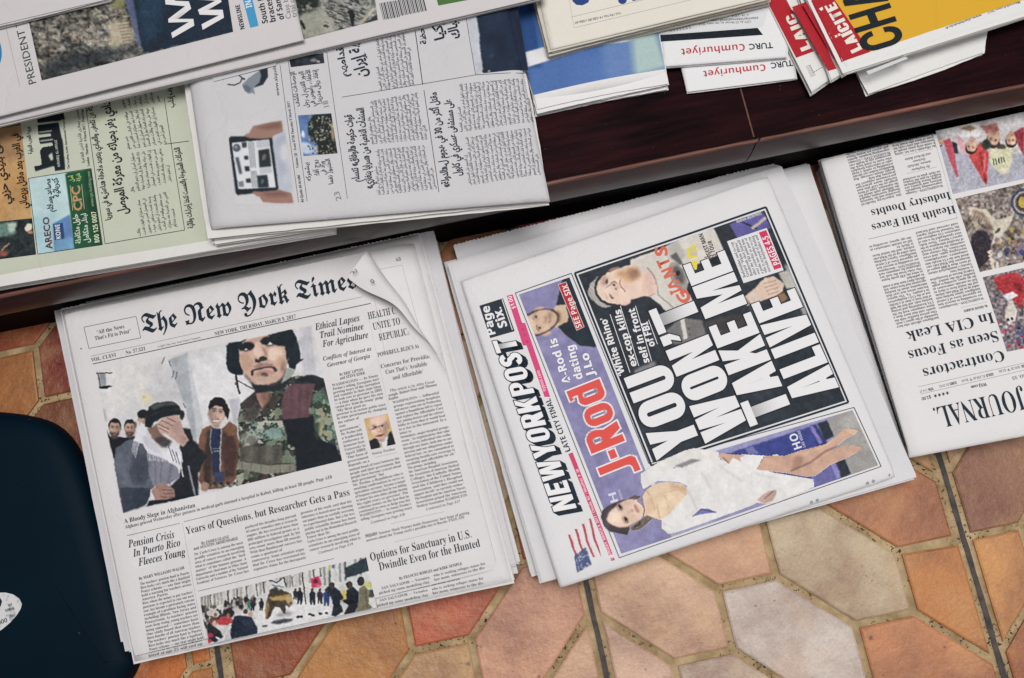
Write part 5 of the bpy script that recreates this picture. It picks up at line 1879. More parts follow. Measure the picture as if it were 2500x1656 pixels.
p.poly([(168, 420), (198, 340), (280, 258), (360, 198), (450, 158), (560, 163), (632, 210), (668, 282), (652, 364), (602, 434), (520, 484), (440, 522), (340, 532), (250, 502), (188, 462)], (224, 194, 172), 2, 1, **c)
p.ell(290, 390, 90, 90, (236, 210, 188), 20, 6, .9, **c).ell(520, 420, 60, 50, (214, 178, 156), -20, 5, .7, **c).ell(450, 200, 80, 30, (206, 170, 150), -8, 4, .7, **c)
for ex, ey in ((345, 262), (420, 428)):
    p.ell(ex, ey, 60, 36, (184, 146, 130), 62, 3, .85, **c)
    p.ell(ex + 4, ey, 42, 20, (60, 44, 42), 62, 1, .95, **c)
    p.ell(ex + 8, ey + 4, 13, 13, (16, 14, 18), 0, 0, 1, **c)
    p.ell(ex + 14, ey + 18, 8, 7, (222, 212, 206), 0, 0, .9, **c)
p.ln([(302, 240), (308, 285), (330, 312)], 8, (150, 116, 104), 1, .8, **c).ln([(372, 400), (388, 450), (412, 472)], 8, (140, 106, 96), 1, .8, **c)
p.poly([(410, 355), (470, 292), (518, 302), (522, 325), (480, 356)], (206, 170, 150), 3, .8, **c).ell(505, 306, 15, 18, (170, 128, 114), 0, 2, .8, **c)
p.ell(562, 280, 26, 62, (192, 140, 134), -24, 2, .95, **c).ln([(535, 236), (560, 285), (588, 328)], 7, (140, 92, 90), 1, .8, **c)
p.ln([(570, 176), (640, 230), (667, 290), (652, 384)], 9, (40, 34, 38), 0, .95, **c)
p.poly([(1700, 50), (1720, 20), (1780, 30), (1920, 40), (1880, 60), (1890, 95), (1820, 60), (1790, 110), (1740, 80)], (196, 158, 140), 1, 1, **a5)
p.ln([(1740, 60), (1785, 105)], 8, (120, 86, 78), 0, .8, **a5)
p.poly([(2020, 410), (2060, 370), (2120, 335), (2180, 325), (2180, 360), (2150, 415), (2080, 440)], (192, 160, 148), 1, 1, **a5)
p.ln([(2080, 400), (2150, 340)], 8, (110, 84, 80), 0, .8, **a5)
p.poly([(835, 1240), (900, 1125), (1060, 1125), (1200, 1080), (1400, 1030), (1470, 975), (1550, 905), (1600, 895), (1685, 915), (1620, 960), (1560, 990), (1480, 1060), (1440, 1090), (1560, 1035), (1660, 1040), (1720, 1055), (1640, 1110), (1560, 1150), (1440, 1200), (1320, 1290), (1250, 1300), (1090, 1270)], (196, 156, 134), 1, 1, **a4)
p.poly([(1150, 1130), (1210, 1120), (1220, 1180), (1160, 1240), (1120, 1230)], (164, 122, 104), 4, .8, **a4)
p.ln([(1120, 1250), (1280, 1180), (1400, 1090), (1500, 1050)], 14, (120, 84, 80), 2, .8, **a4)
p.ln([(1210, 1120), (1400, 1040), (1520, 960)], 12, (222, 188, 166), 3, .7, **a4)
p.poly([(1560, 905), (1600, 893), (1688, 915), (1640, 960), (1590, 940)], (206, 178, 150), 1, .9, **a4)
p.ln([(1600, 895), (1685, 915), (1640, 962)], 5, (92, 78, 70), 0, .8, **a4)
p.ln([(1640, 1040), (1720, 1055), (1650, 1110)], 5, (92, 78, 70), 0, .8, **a4)
p.mottle(3, 5).mottle(14, 5)
p.build(po, 'woman_cutout', 1.6, 5, warp=.6, sharp=.5)
# flag
p = Pic([(450, 520), (640, 520), (780, 1030), (450, 1030)], (224, 223, 226), zt=zP5, seed=15, clear=True)
for k in range(8):
    x0 = 470 + 26 * k
    top = [(x0 - 2 + 3 * k, 690 - 22 * k), (x0 + 14 + 3 * k, 730 - 18 * k), (x0 + 30 + 4 * k, 790 - 10 * k), (x0 + 70 + 8 * k, 890 - 2 * k)]
    mid = [np.array(v) for v in top]
    wd = 22
    L_ = [v - [wd * .5, 0] for v in mid]
    R_ = [v + [wd * .5, 0] for v in mid]
    p.poly(L_ + R_[::-1], (186, 62, 76) if k % 2 == 0 else (222, 214, 216), 0)
p.poly([(510, 870), (605, 798), (660, 940), (535, 1012)], (70, 84, 128), 1)
for k in range(40):
    u, v = p.rng.random(2)
    p.ell(515 + 100 * u + 40 * v, 870 - 65 * u + 135 * v, 5, 5, (206, 208, 218), 0, 0, .9)
p.build(po, 'flag', 1.3, 2, warp=1.0, sharp=0)
# lettering
po.poster('headline#1', 'YOU', (1712, 1084), (1630, 884), 117, WH, 6, outline=(30, 38, 46), ow=.02, kw=dict(st=.235, w=.56, b=.18, gap=.05))
po.poster('headline#1', 'WON’T', (1827, 1042), (1686, 720), 113, WH, 6, outline=(30, 38, 46), ow=.02, kw=dict(st=.235, w=.52, b=.18, gap=.05))
po.poster('headline#1', 'TAKE ME', (1935, 1004), (1768, 612), 110, WH, 6, outline=(30, 38, 46), ow=.02, kw=dict(st=.235, w=.54, b=.18, gap=.03, space=.16))
po.poster('headline#1', 'ALIVE', (2047, 946), (1939, 704), 116, WH, 6, outline=(30, 38, 46), ow=.02, kw=dict(st=.235, w=.52, b=.18, gap=.05))
po.poster('nameplate', 'NEW YORK POST', (1408, 1240), (1256, 824), 55, (228, 227, 230), 4, outline=INK, ow=.035, shear=.16,
          kw=dict(st=.22, w=.58, b=.2, gap=.09, space=.06), extrude=(-.16, -.17, INK, 6))
po.poster('banner_headline', 'J-Rod', (1556, 1150), (1463, 925), 88, (214, 84, 78), 4, outline=(226, 222, 226), ow=.045, kw=dict(st=.22, w=.62, b=.18, gap=.1))
for s, a, b in (('A-Rod is', (722, 520), (600, 150)), ('dating', (822, 490), (742, 205)), ('J.Lo', (918, 455), (862, 270))):
    po.text('banner_text', s, a, b, 19, 'sansH', (110, 106, 150), 3, zt=zP3, off=.05)
    po.text('banner_text', s, a, b, 19, 'sansH', (226, 224, 228), 4, zt=zP3)
for s, a, b in (('‘White Rhino’', (1170, 458), (1012, -20)), ('ex-cop kills', (1268, 385), (1130, -85)), ('self in front', (1372, 355), (1245, -95)), ('of FBI', (1418, 220), (1352, 18))):
    po.text('side_headline', s, a, b, 16, 'sansH', WH, 5, zt=zP3)
for a, b in (((1210, 440), (1045, -40)), ((1282, 385), (1130, -110)), ((1388, 345), (1255, -110)), ((1436, 205), (1362, 5))):
    po.line('side_headline', a, b, 1.6, WH, 5, zt=zP3)
po.quadfill('section_tag', [(305, 1240), (500, 1178), (597, 1450), (395, 1508)], DK, 1, zt=zP1)
po.text('section_tag', 'Page', (440, 1480), (385, 1235), 19, 'sansH', WH, 2, zt=zP1)
po.text('section_tag', 'Six.', (538, 1410), (480, 1245), 21, 'sansH', WH, 2, zt=zP1)
po.line('section_tag', (578, 1440), (492, 1185), 2, WH, 2, zt=zP1)
PK = (206, 74, 122)
po.quadfill('pink_strip', [(532, 1158), (580, 1145), (720, 1568), (665, 1568)], PK, 1, zt=zP1)
po.quadfill('pink_strip', [(292, 30), (345, 30), (552, 640), (505, 640)], PK, 1, zt=zP3)
po.text('price', '$1.00', (606, 1262), (570, 1155), 9, 'sansB', (232, 226, 230), 2, zt=zP1)
po.text('web_address', 'nypost.com', (518, 592), (462, 418), 8, 'sansB', (232, 200, 214), 2, zt=zP3)
po.text('edition_line', 'LATE CITY FINAL', (722, 1085), (550, 648), 13, 'sansB', INK, 2, zt=zP3)
po.line('edition_line', (692, 1092), (715, 1080), 2, INK, 2, zt=zP3)
po.quadfill('date_strip', [(465, 30), (500, 15), (850, 905), (818, 912)], (198, 70, 108), 1, zt=zP5)
po.text('date_strip', 'THURSDAY, MARCH 9, 2017 / Clouds, 62° / Weather: P. 28', (838, 900), (545, 150), 6.5, 'sansB', (236, 210, 220), 2, zt=zP5)
po.quadfill('page_reference', [(955, 1068), (1020, 1045), (1170, 1415), (1108, 1445)], (176, 48, 58), 4, zt=zP1)
po.frame('page_reference', [(955, 1068), (1020, 1045), (1170, 1415), (1108, 1445)], 1.2, (214, 206, 206), 5, zt=zP1)
po.text('page_reference', 'SEE Page SIX', (1152, 1418), (1028, 1062), 13, 'sansB', (226, 218, 218), 5, zt=zP1)
for ch, a, b in (('G', (2065, 1190), (1995, 1090)), ('I', (1980, 1120), (1965, 1085)), ('A', (1975, 1080), (1930, 1000)), ('N', (1930, 990), (1890, 905)), ('T', (1885, 900), (1855, 835)), ('S', (1860, 830), (1850, 745))):
    po.text('shirt_lettering', ch, a, b, 28, 'sansH', (206, 104, 84), 3, zt=zP1)
po.poly('shirt_number', [(595, 770), (665, 730), (692, 830), (640, 850), (605, 845)], (218, 204, 74), 3, zt=zP2)
po.poly('shirt_number', [(630, 880), (685, 860), (680, 940), (665, 945)], (218, 204, 74), 3, zt=zP2)
po.text('shirt_number', 'E', (688, 835), (668, 745), 15, 'sansB', (190, 184, 176), 4, zt=zP2)
for s, a, b in (('REAL', (800, 910), (770, 820)), ('LONGEST MAN', (825, 895), (725, 640)), ('THIS TOUR', (858, 890), (800, 700))):
    po.text('shirt_slogan', s, a, b, 10, 'sansB', (26, 32, 40), 4, zt=zP2)
po.quadfill('story_box', [(928, 710), (1255, 600), (1395, 948), (1065, 1055)], (216, 215, 218), 3, zt=zP2)
W = Words('''Bodybuilder and ex-cop Gerard “White Rhino” Benderoth shot himself after the FBI pulled him over yesterday as part of a probe into another ex-cop who is accused of dealing steroids''')
po.column('story_box', (1085, 1005), (975, 715), (1290, 960), (1175, 655), 8, W, 7, zt=zP2, layer=4)
po.quadfill('page_pointer', [(1190, 638), (1250, 618), (1378, 925), (1318, 945)], (198, 50, 92), 4, zt=zP2)
po.text('page_pointer', 'PAGES 4-5', (1365, 898), (1262, 660), 15, 'sansB', (230, 222, 226), 5, zt=zP2)
po.text('photo_credit', 'Andrew McDermott', (1010, 562), (1215, 488), 8, 'sansB', (210, 208, 222), 4, zt=zP2)
po.text('backdrop_lettering', 'HO', (1212, 1065), (1160, 930), 20, 'sansB', (218, 218, 228), 4, zt=zP4)
po.text('backdrop_lettering', 'LAS VEGAS', (1240, 1055), (1190, 915), 7, 'sansB', (190, 190, 214), 4, zt=zP4)
po.text('backdrop_emblem', 'H', (880, 430), (850, 330), 19, 'sansB', (206, 206, 226), 4, zt=zP5)
po.text('backdrop_emblem', 'HOPE', (916, 400), (890, 318), 6, 'sansB', (190, 190, 214), 4, zt=zP5)
for x, y in ((1930, 1285), (1758, 1352), (1806, 1335), (1294, 1510), (1343, 1493)):
    if x == 1930:
        po.line('register_mark#c', (1935, 1287), (1957, 1280), 1, INK, zt=zP4)
        po.line('register_mark#c', (1942, 1272), (1948, 1295), 1, INK, zt=zP4)
    else:
        po.poly('register_mark#%d' % x, [(x + 14 * math.cos(k), y + 14 * math.sin(k)) for k in np.arange(0, 6.2, .6)], (150, 150, 154), zt=zP4)
po.finish()

# ------------------------------------------------------------------ financial broadsheet lying upside down at right
JP = paper_mat('journal_newsprint', (220, 218, 219), .025)
ZJ = 0.036
J_PX = [(2006, 388), (2545, 268), (2545, 1057), (2228, 1117)]
folded_copy('lowest copy in the right broadsheet pile, one dark gap below its loose fold', [(1988, 399), (2540, 276), (2540, 1050), (2206, 1106)], 0.000, .0125, 23,
            'broadsheet copies in the right pile', '', n=5, jitter=.001, mat=paper_mat('journal_inner', (200, 199, 202), .05), inset=.006)
folded_copy('middle copy in the right broadsheet pile, bulging folds along its left side', [(1999, 392), (2542, 272), (2542, 1056), (2222, 1115)], .0130, .0235, 24,
            'broadsheet copies in the right pile', '', n=5, jitter=.001, mat=NEWS2, inset=.004)
jour = folded_copy('top copy of the financial broadsheet lying upside down at the right edge', J_PX, .0240, .0340, 25,
                   'broadsheet copies in the right pile', '', n=6, jitter=.0006, mat=JP, inset=.022)


def fold_strip(root, px_top, px_bot, z, lift, name='folded_edge'):
    """a folded sheet bulging open along the left side"""
    V, F = [], []
    n = 40
    prof = [(.045, lift), (.02, lift * .96), (.006, lift * .8), (.001, lift * .5), (0, lift * .2), (.002, 0), (.012, -.0006)]
    a, b = np.array(px_top, float), np.array(px_bot, float)
    for i in range(n + 1):
        t = i / n
        q = a + (b - a) * t
        w = P(q[0], q[1], z)
        env = 0.25 + .75 * math.sin(math.pi * min(1, .08 + t * .9)) ** .7 if t < .93 else .3 * (1 - t) / .07 + .12
        for (d, h) in prof:
            V.append((w[0] + d - .0012 * math.sin(math.pi * t), w[1] - d * .02, z + h * env))
    m = len(prof)
    for i in range(n):
        for k in range(m - 1):
            F.append((i * m + k, (i + 1) * m + k, (i + 1) * m + k + 1, i * m + k + 1))
    o = mesh_obj(name, V, F, JP, None, True)
    adopt(root, o)


fold_strip(jour, (1996, 393), (2218, 1112), .0175, .0055)
fold_strip(jour, (2001, 391), (2226, 1114), .0250, .0040)
fold_strip(jour, (2005, 390), (2231, 1115), .0305, .0034)


def jour_curl(s, t):
    return -.0035 * np.clip((.10 - s) / .10, 0, 1) ** 2 - .003 * np.clip((t - .95) / .05, 0, 1) ** 2 + .001 * np.sin(3.1 * np.clip(s, 0, 1)) * np.sin(5 * t)


jo = Paper(J_PX, ZJ, wave=.0005, seed=21, curl=jour_curl)
jo.sheet('front_page', JP, None, 70, 100, jag=.0006, jag_sides='T')
adopt(jour, jo.front)
for s, a, b in (('Health Bill Faces', (1612, 1063), (722, 1268)), ('Industry Doubts', (1562, 917), (715, 1112))):
    jo.text('headline#1', s, a, b, 20, 'serif', zt=zW1)
for s, a, b in (('Contractors', (2142, 1203), (1270, 1408)), ('Seen as Focus', (2080, 995), (1112, 1218)), ('In CIA Leak', (2025, 800), (1100, 1012))):
    jo.text('headline#2', s, a, b, 27, 'serif', zt=zW2)
jo.text('nameplate', 'JOURNAL.', (2345, 512), (1380, 730), 54, 'serif', zt=zW3, off=-.006)
jo.line('rule#1', (1235, 502), (2450, 228), .8, (120, 124, 130), zt=zW3)
jo.line('rule#1', (1262, 580), (2450, 305), .8, (120, 124, 130), zt=zW3)
jo.text('price', '★★★★  $2.00', (1568, 545), (1270, 615), 8, 'sans', zt=zW3)
jo.text('web_address', 'WSJ.com', (1965, 455), (1800, 492), 8, 'serifB', zt=zW3)
jo.text('issue_number', 'NO. 55', (2390, 360), (2235, 395), 8, 'serif', zt=zW3, col=(90, 94, 102))
for s, a, b in (('YEN', (1398, 505), (1342, 518)), ('EURO', (1645, 440), (1572, 458)), ('GOLD', (2038, 350), (1960, 368)), ('OIL', (2372, 262), (2330, 272))):
    jo.text('market_ticker', s, a, b, 6.5, 'sansB', zt=zW3)
for s, a, b in (('114.37', (1335, 522), (1248, 540)), ('$1.0542', (1565, 462), (1458, 486)), ('$1,208.60 ▼ $6.60', (1952, 372), (1700, 428)), ('$50.28 ▼ $2.86', (2320, 276), (2095, 326))):
    jo.text('market_ticker', s, a, b, 6.5, 'sans', (140, 144, 150), zt=zW3)
LG = (84, 88, 96)
W = Words('''WASHINGTON—Groups representing hospitals, doctors and seniors are urging House Republican leaders to put the brakes on their plan to overhaul
the Affordable Care Act, saying it could strip many people of insurance and raise costs for some of those who would keep it. represents older Americans the American Medical Association
and the American Hospital Association signaled the difficult path ahead for the legislation. Some of those groups say the GOP plan must include
more generous government support for programs that help people obtain coverage. But Republican leaders are already scrambling to satisfy a large
cadre of conservative lawmakers who want to wind back the government role in health care''')
jo.column('article_text#1', (1488, 838), (1092, 932), (1462, 690), (1062, 782), 6, W, 6.3, zt=zW1, col=LG)
jo.line('rule#2', (1430, 652), (1110, 722), .6, (150, 152, 158), zt=zW1)
for s, a, b in (('By Stephanie', (1350, 632), (1155, 675)), ('Armour, Michelle', (1365, 580), (1110, 640)), ('Hackman', (1305, 553), (1170, 585)), ('and Richard Rubin', (1360, 498), (1085, 562))):
    jo.text('byline#1', s, a, b, 6, 'serifI', zt=zW1)
jo.line('rule#2', (1385, 458), (1070, 528), .6, (150, 152, 158), zt=zW1)
jo.column('article_text#1', (1420, 412), (980, 510), (1385, 290), (945, 390), 5, W, 6.3, zt=zW1, col=LG)
jo.column('article_text#1', (1046, 935), (620, 1045), (905, 392), (455, 510), 19, W, 6.3, zt=zW1, col=LG, short=(8,))
W = Words('''WASHINGTON—Investigators are scrambling to uncover how an apparent trove of Central Intelligence Agency hacking tools ended up on the WikiLeaks website, and the initial
focus is likely to fall on outside contractors at the spy agency, according to people familiar with the matter. The Federal Bureau of Investigation is looking into Tuesday’s
unauthorized release of more than 8,000 pages of documents that WikiLeaks says detail how the CIA breaks into computers, smartphones, messaging apps, and even televisions. The release may constitute the
largest breach of classified information in the agency’s history. Those leaks were spearheaded by a mix of contractors, CIA employees and the National Security Agency
said current and former intelligence officials who have knowledge of the agency’s work. One person familiar with the matter said that more than a dozen companies work for the CIA formulating and testing
hacking tools, and that the bulk of that work is done at a facility not at the CIA’s headquarters in Langley, Va. The agency became aware last year that information about its hacking operations had been
taken, but officials didn’t know that it would be published so when the FBI probe began. The risks from the leak are substantial for companies such''')
jo.text('byline#2', 'By SHANE HARRIS', (1968, 720), (1715, 778), 6, 'serifB', zt=zW2)
jo.line('rule#3', (1965, 690), (1690, 752), .6, (150, 152, 158), zt=zW2)
jo.column('article_text#2', (1925, 638), (1450, 748), (1650, -155), (1195, -50), 25, W, 6.3, zt=zW2, col=LG, short=(10,))
jo.column('article_text#2', (1450, 845), (1000, 950), (1150, -5), (705, 95), 27, W, 6.3, zt=zW2, col=LG, short=(14, 24))
jo.line('rule#4', (1650, 1198), (700, 1422), .9, (120, 124, 130), zt=zW1)
jo.line('rule#5', (1385, 290), (1640, 1200), .5, (170, 172, 178), zt=zW1)
jo.finish()
# three photographs along the right edge, upside down
p = Pic([(2284, 320), (2545, 264), (2545, 428), (2325, 475)], (168, 168, 182), seed=31)
a = dict(zt=zW1)
p.mottle(60, 10)
p.poly([(1425, 262), (2600, 20), (2600, 480), (2250, 520), (2100, 440), (1900, 480), (1640, 480), (1500, 330)], (196, 190, 190), 4, .9, **a)
p.poly([(1480, 260), (1620, 220), (1880, 180), (1890, 330), (1700, 330), (1560, 300)], (222, 220, 222), 2, 1, **a)
p.poly([(1680, 240), (1780, 200), (1860, 230), (1800, 270)], (146, 118, 88), 2, 1, **a)
p.poly([(1500, 370), (1570, 340), (1610, 440), (1660, 760), (1640, 770), (1560, 560)], (184, 70, 86), 1, 1, **a)
p.poly([(1640, 300), (1700, 340), (1790, 520), (1740, 530), (1660, 430)], (206, 150, 160), 2, .9, **a)
p.poly([(1770, 530), (1900, 380), (1985, 500), (1960, 840), (1945, 840)], (196, 64, 66), 1, 1, **a)
p.poly([(1880, 500), (1900, 480), (1960, 820), (1945, 836)], (140, 34, 44), 1, .8, **a)
p.ln([(1950, 510), (1930, 700)], 16, (224, 130, 130), 1, .7, **a)
p.poly([(2000, 460), (2240, 420), (2240, 560), (2210, 660), (2140, 730), (2060, 680), (1990, 600)], (206, 204, 168), 2, 1, **a)
p.ell(2145, 690, 60, 36, (226, 218, 186), 0, 3, .9, **a)
for k in range(5):
    p.ln([(2030 + 28 * k, 570 - 6 * k), (2040 + 28 * k, 625 - 8 * k)], 12, (48, 66, 52), 0, 1, **a)
for cx, cy, w, up in ((1800, 420, 110, 262), (2040, 340, 130, 255), (2225, 350, 110, 268), (1460, 380, 70, 250)):
    p.face(cx, cy, w, w * 1.25, up, (206, 166, 140), (40, 32, 32), hairline=.4, **a)
p.poly([(1590, 380), (1640, 390), (1660, 510), (1620, 500)], (40, 40, 48), 1, 1, **a)
p.ell(1960, 410, 50, 55, (40, 52, 40), 0, 2, 1, **a).ell(2110, 430, 60, 30, (60, 48, 44), 10, 2, .9, **a)
p.poly([(1900, 210), (2100, 180), (2080, 280), (1960, 300)], (150, 84, 76), 3, .9, **a)
p.poly([(2020, 130), (2366, 70), (2300, 220), (2120, 250)], (214, 210, 212), 3, .9, **a)
p.poly([(2250, 280), (2366, 220), (2366, 540), (2300, 420)], (150, 46, 60), 2, 1, **a)
p.poly([(2500, 200), (2366, 540), (2366, 800), (2600, 700)], (176, 92, 100), 3, .8, **a)
p.mottle(4, 30).mottle(9, 16)
p.build(jo, 'umbrella_photograph', 1.5)
p = Pic([(2331, 487), (2545, 437), (2545, 630), (2391, 665)], (128, 116, 110), seed=32)
p.mottle(5, 90, (1, .97, .95)).mottle(12, 60, (.95, 1, 1.05))
p.poly([(1780, 1080), (1960, 1110), (2060, 1220), (2150, 1200), (2260, 1150), (2200, 1280), (2080, 1440), (2000, 1500), (2040, 1380), (1980, 1250), (1860, 1180), (1770, 1170)], (206, 196, 178), 2, .95, **a)
p.poly([(1800, 1110), (1920, 1140), (1990, 1230), (2040, 1330), (1990, 1330), (1920, 1230), (1810, 1170)], (120, 96, 78), 3, .8, **a)
for k in range(8):
    p.ln([(1800 + 26 * k, 1120 + 14 * k), (1790 + 24 * k, 1160 + 18 * k)], 7, (214, 206, 190), 1, .7, **a)
p.poly([(1790, 1400), (1860, 1330), (1960, 1340), (2010, 1450), (2000, 1620), (1930, 1700), (1850, 1760), (1800, 1600)], (46, 40, 50), 2, 1, **a)
p.ell(1830, 1060, 16, 16, (196, 190, 196), 0, 1, .9, **a)
p.poly([(1800, 1240), (1850, 1230), (1900, 1300), (1850, 1320)], (176, 160, 132), 1, 1, **a)
for r, c in ((150, (60, 74, 96)), (118, (196, 190, 178)), (104, (104, 78, 66)), (84, (44, 50, 70)), (66, (190, 160, 60))):
    p.ell(2366, 1030, r, r, c, 0, 1, 1, **a)
for k in range(50):
    x, y = p.rng.uniform(2060, 2500), p.rng.uniform(1260, 1900)
    p.ell(x, y, p.rng.uniform(14, 46), p.rng.uniform(12, 34), [(120, 106, 170), (206, 200, 206), (190, 158, 70), (58, 60, 92), (150, 100, 90), (40, 50, 50)][k % 6], p.rng.uniform(0, 180), 1, .9, **a)
for k in range(8):
    p.poly([(1960 + 10 * k, 1560 + 40 * k), (2010 + 8 * k, 1530 + 40 * k), (2000 + 12 * k, 1600 + 40 * k)], (222, 206, 180), 1, .95, **a)
p.mottle(4, 30)
p.build(jo, 'carnival_photograph', 1.5)
p = Pic([(2398, 678), (2545, 644), (2545, 842), (2459, 859)], (122, 112, 118), seed=33)
a = dict(zt=zW2)
p.mottle(5, 100, (1.1, .95, 1.15))
p.poly([(2030, 430), (2200, 380), (2300, 380), (2366, 450), (2366, 640), (2330, 770), (2220, 640), (2080, 560)], (176, 44, 52), 2, 1, **a)
p.poly([(2250, 480), (2330, 470), (2340, 600), (2270, 560)], (120, 24, 36), 3, .8, **a)
p.poly([(2400, 350), (2600, 300), (2600, 700), (2420, 700)], (160, 40, 50), 3, .9, **a)
p.poly([(2130, 620), (2240, 580), (2300, 620), (2200, 680)], (222, 220, 224), 1, 1, **a)
p.poly([(2170, 790), (2200, 680), (2240, 670), (2290, 790), (2270, 900), (2200, 910), (2160, 860)], (206, 196, 186), 1, 1, **a)
p.ell(2195, 880, 14, 16, (40, 34, 40), 0, 0, 1, **a).ell(2235, 865, 14, 16, (40, 34, 40), 0, 0, 1, **a)
for k in range(30):
    x, y = p.rng.uniform(2080, 2450), p.rng.uniform(900, 1190)
    p.ell(x, y, p.rng.uniform(10, 34), p.rng.uniform(8, 26), [(190, 60, 90), (206, 206, 216), (70, 74, 130), (176, 40, 60), (30, 34, 60)][k % 5], p.rng.uniform(0, 180), 1, .9, **a)
p.mottle(4, 34)
p.build(jo, 'costume_photograph', 1.5)

# ------------------------------------------------------------------ papers lying on the step
ZS = STEP_Z + .0004
# --- greenish Arabic daily, far left
GREENP = paper_mat('green_newsprint', (190, 194, 178), .05)
ZA = ZS + .012
A_PX = [(-60, 70), (790, -110), (812, 560), (-60, 706)]
awsat = folded_copy('pale green Arabic daily under the other papers at far left', A_PX, ZS, ZA - .0012, 31, 'Arabic papers on the step', '', n=7, jitter=.0012,
                    mat=paper_mat('pale_edge', (214, 212, 210), .05))


def aw_curl(s, t):
    return -.004 * np.clip((t - .93) / .07, 0, 1) ** 2


aw = Paper([(-60, 70), (500, -52), (506, 603), (-60, 698)], ZA, wave=.0005, seed=32, curl=aw_curl)
aw.sheet('front_page', GREENP, None, 60, 60)
adopt(awsat, aw.front)
AK = (24, 34, 36)
R = dict(zt=zL2)
aw.text('headline#1', 'البغدادي يفر بحياته من معركة الموصل', (978, 885), (826, -70), 21, 'arB', AK, **R)
aw.text('headline#2', 'عزل للبيئة عن تلعفر.. والعبادي يتعهد ملاحقة «داعش» في سوريا', (852, 930), (688, -60), 13, 'arB', AK, **R)
aw.text('headline#3', 'الشركات المشبوهة بالتمست تتخذ إجراءات وقائية', (1484, 992), (1376, 375), 13, 'arB', AK, **R)
aw.text('headline#4', 'في ريف إدلب', (426, 262), (414, 190), 12, 'arB', AK)
AW = Words('وقالت مصادر عسكرية إن القوات تقدمت في الموصل أمس من محورين وسط قصف مدفعي عنيف وأضاف المتحدث أن تنظيم داعش خسر معظم مواقعه في الجانب الغربي من المدينة بعد معارك استمرت عدة أيام وقال مسؤول أميركي إن زعيم التنظيم ترك المعركة وفر إلى الصحراء خوفا على حياته')
for f0, f1, l0, l1, n in (((1080, 1055), (1030, 790), (1352, 985), (1312, 705), 8), ((1030, 722), (978, 425), (1312, 640), (1278, 380), 8),
                          ((1000, 392), (930, 110), (1272, 350), (1216, 60), 8), ((960, 80), (930, -60), (1225, 30), (1200, -70), 7)):
    aw.column('article_text', f0, f1, l0, l1, n, AW, 7, 'ar', AK, xs=.75, short=(0, n - 1), **R)
for a, b in (((652, 20), (805, 1115)), ((805, 1115), (1415, 1010)), ((1415, 1010), (1258, 0)), ((1260, 355), (1450, 330))):
    aw.line('article_frame', a, b, 1.3, AK, **R)
# nameplate
p = Pic([(240, 60), (500, 20), (530, 560), (250, 590)], (196, 202, 186), seed=41, clear=True, **R)
K = (16, 26, 34)
p.poly([(275, 108), (480, 78), (497, 160), (470, 166), (470, 172), (285, 190)], K)
p.poly([(284, 205), (448, 183), (470, 290), (482, 330), (502, 548), (418, 560), (414, 520), (270, 562), (258, 520), (318, 508), (303, 402), (325, 372), (402, 362), (398, 340), (305, 352), (292, 300), (390, 288), (386, 270), (292, 280)], K)
p.ln([(300, 262), (392, 250)], 10, (176, 184, 170)).ln([(312, 328), (402, 316)], 10, (176, 184, 170))
p.poly([(370, 440), (400, 415), (408, 470), (392, 480)], (190, 196, 182))
p.build(aw, 'nameplate', 1.3, 1, warp=.5, sharp=0)
aw.text('nameplate_caption', 'ASHARQ AL-AWSAT', (462, 528), (436, 318), 6, 'serifB', (190, 196, 186), 2, **R)
aw.text('nameplate_caption', 'The Leading Arabic International Newspaper', (536, 540), (490, 140), 5, 'serifB', AK, 2, **R)
aw.text('nameplate_caption', 'جريدة العرب الدولية', (248, 425), (228, 215), 9, 'arB', AK, 2, **R)
aw.text('dateline#Z', 'London - Thursday - 9 March 2017 - Front Page No. 1', (690, 520), (630, 30), 6, 'serifB', AK, 2, **R)
aw.text('dateline#r', 'الخميس جمادى الآخرة لندن القاهرة', (650, 495), (594, 60), 7, 'ar', AK, 2, **R)
# orange panel
p = Pic([(-200, 190), (152, 150), (245, 920), (-200, 962)], (186, 142, 88), seed=42, **R)
p.mottle(60, 24).mottle(6, 10)
p.poly([(-200, 130), (152, 120), (158, 205), (-200, 260)], (22, 34, 40), 2)
p.poly([(-200, 240), (158, 195), (190, 450), (-200, 520)], (150, 112, 78), 10, .7)
p.build(aw, 'orange_panel', 1.8, 1, warp=.5, sharp=.2)
aw.text('panel_headline', 'في الغرب بعد مقتل بريطاني', (214, 842), (140, 265), 17, 'arB', (30, 26, 22), 3, **R)
aw.text('panel_headline', 'حتى بنيدي حزبي', (82, 810), (-10, 290), 17, 'arB', (30, 26, 22), 3, **R)
p = Pic([(-200, 965), (246, 920), (276, 1197), (-200, 1260)], (30, 40, 44), seed=43, **R)
p.mottle(12, 30)
p.poly([(-100, 970), (130, 945), (120, 1040), (40, 1060), (-100, 1080)], (104, 138, 128), 3, .9).poly([(60, 960), (130, 950), (110, 1020), (70, 1030)], (190, 206, 190), 3, .8)
p.ell(220, 990, 26, 34, (214, 204, 180), 30, 1).ell(235, 1030, 22, 12, (190, 120, 96), 0, 1).ln([(0, 1180), (70, 1110)], 10, (176, 130, 104))
p.ell(20, 1190, 40, 24, (130, 70, 60), 0, 2)
p.mottle(4, 24)
p.build(aw, 'panel_photograph', 1.6, 1)
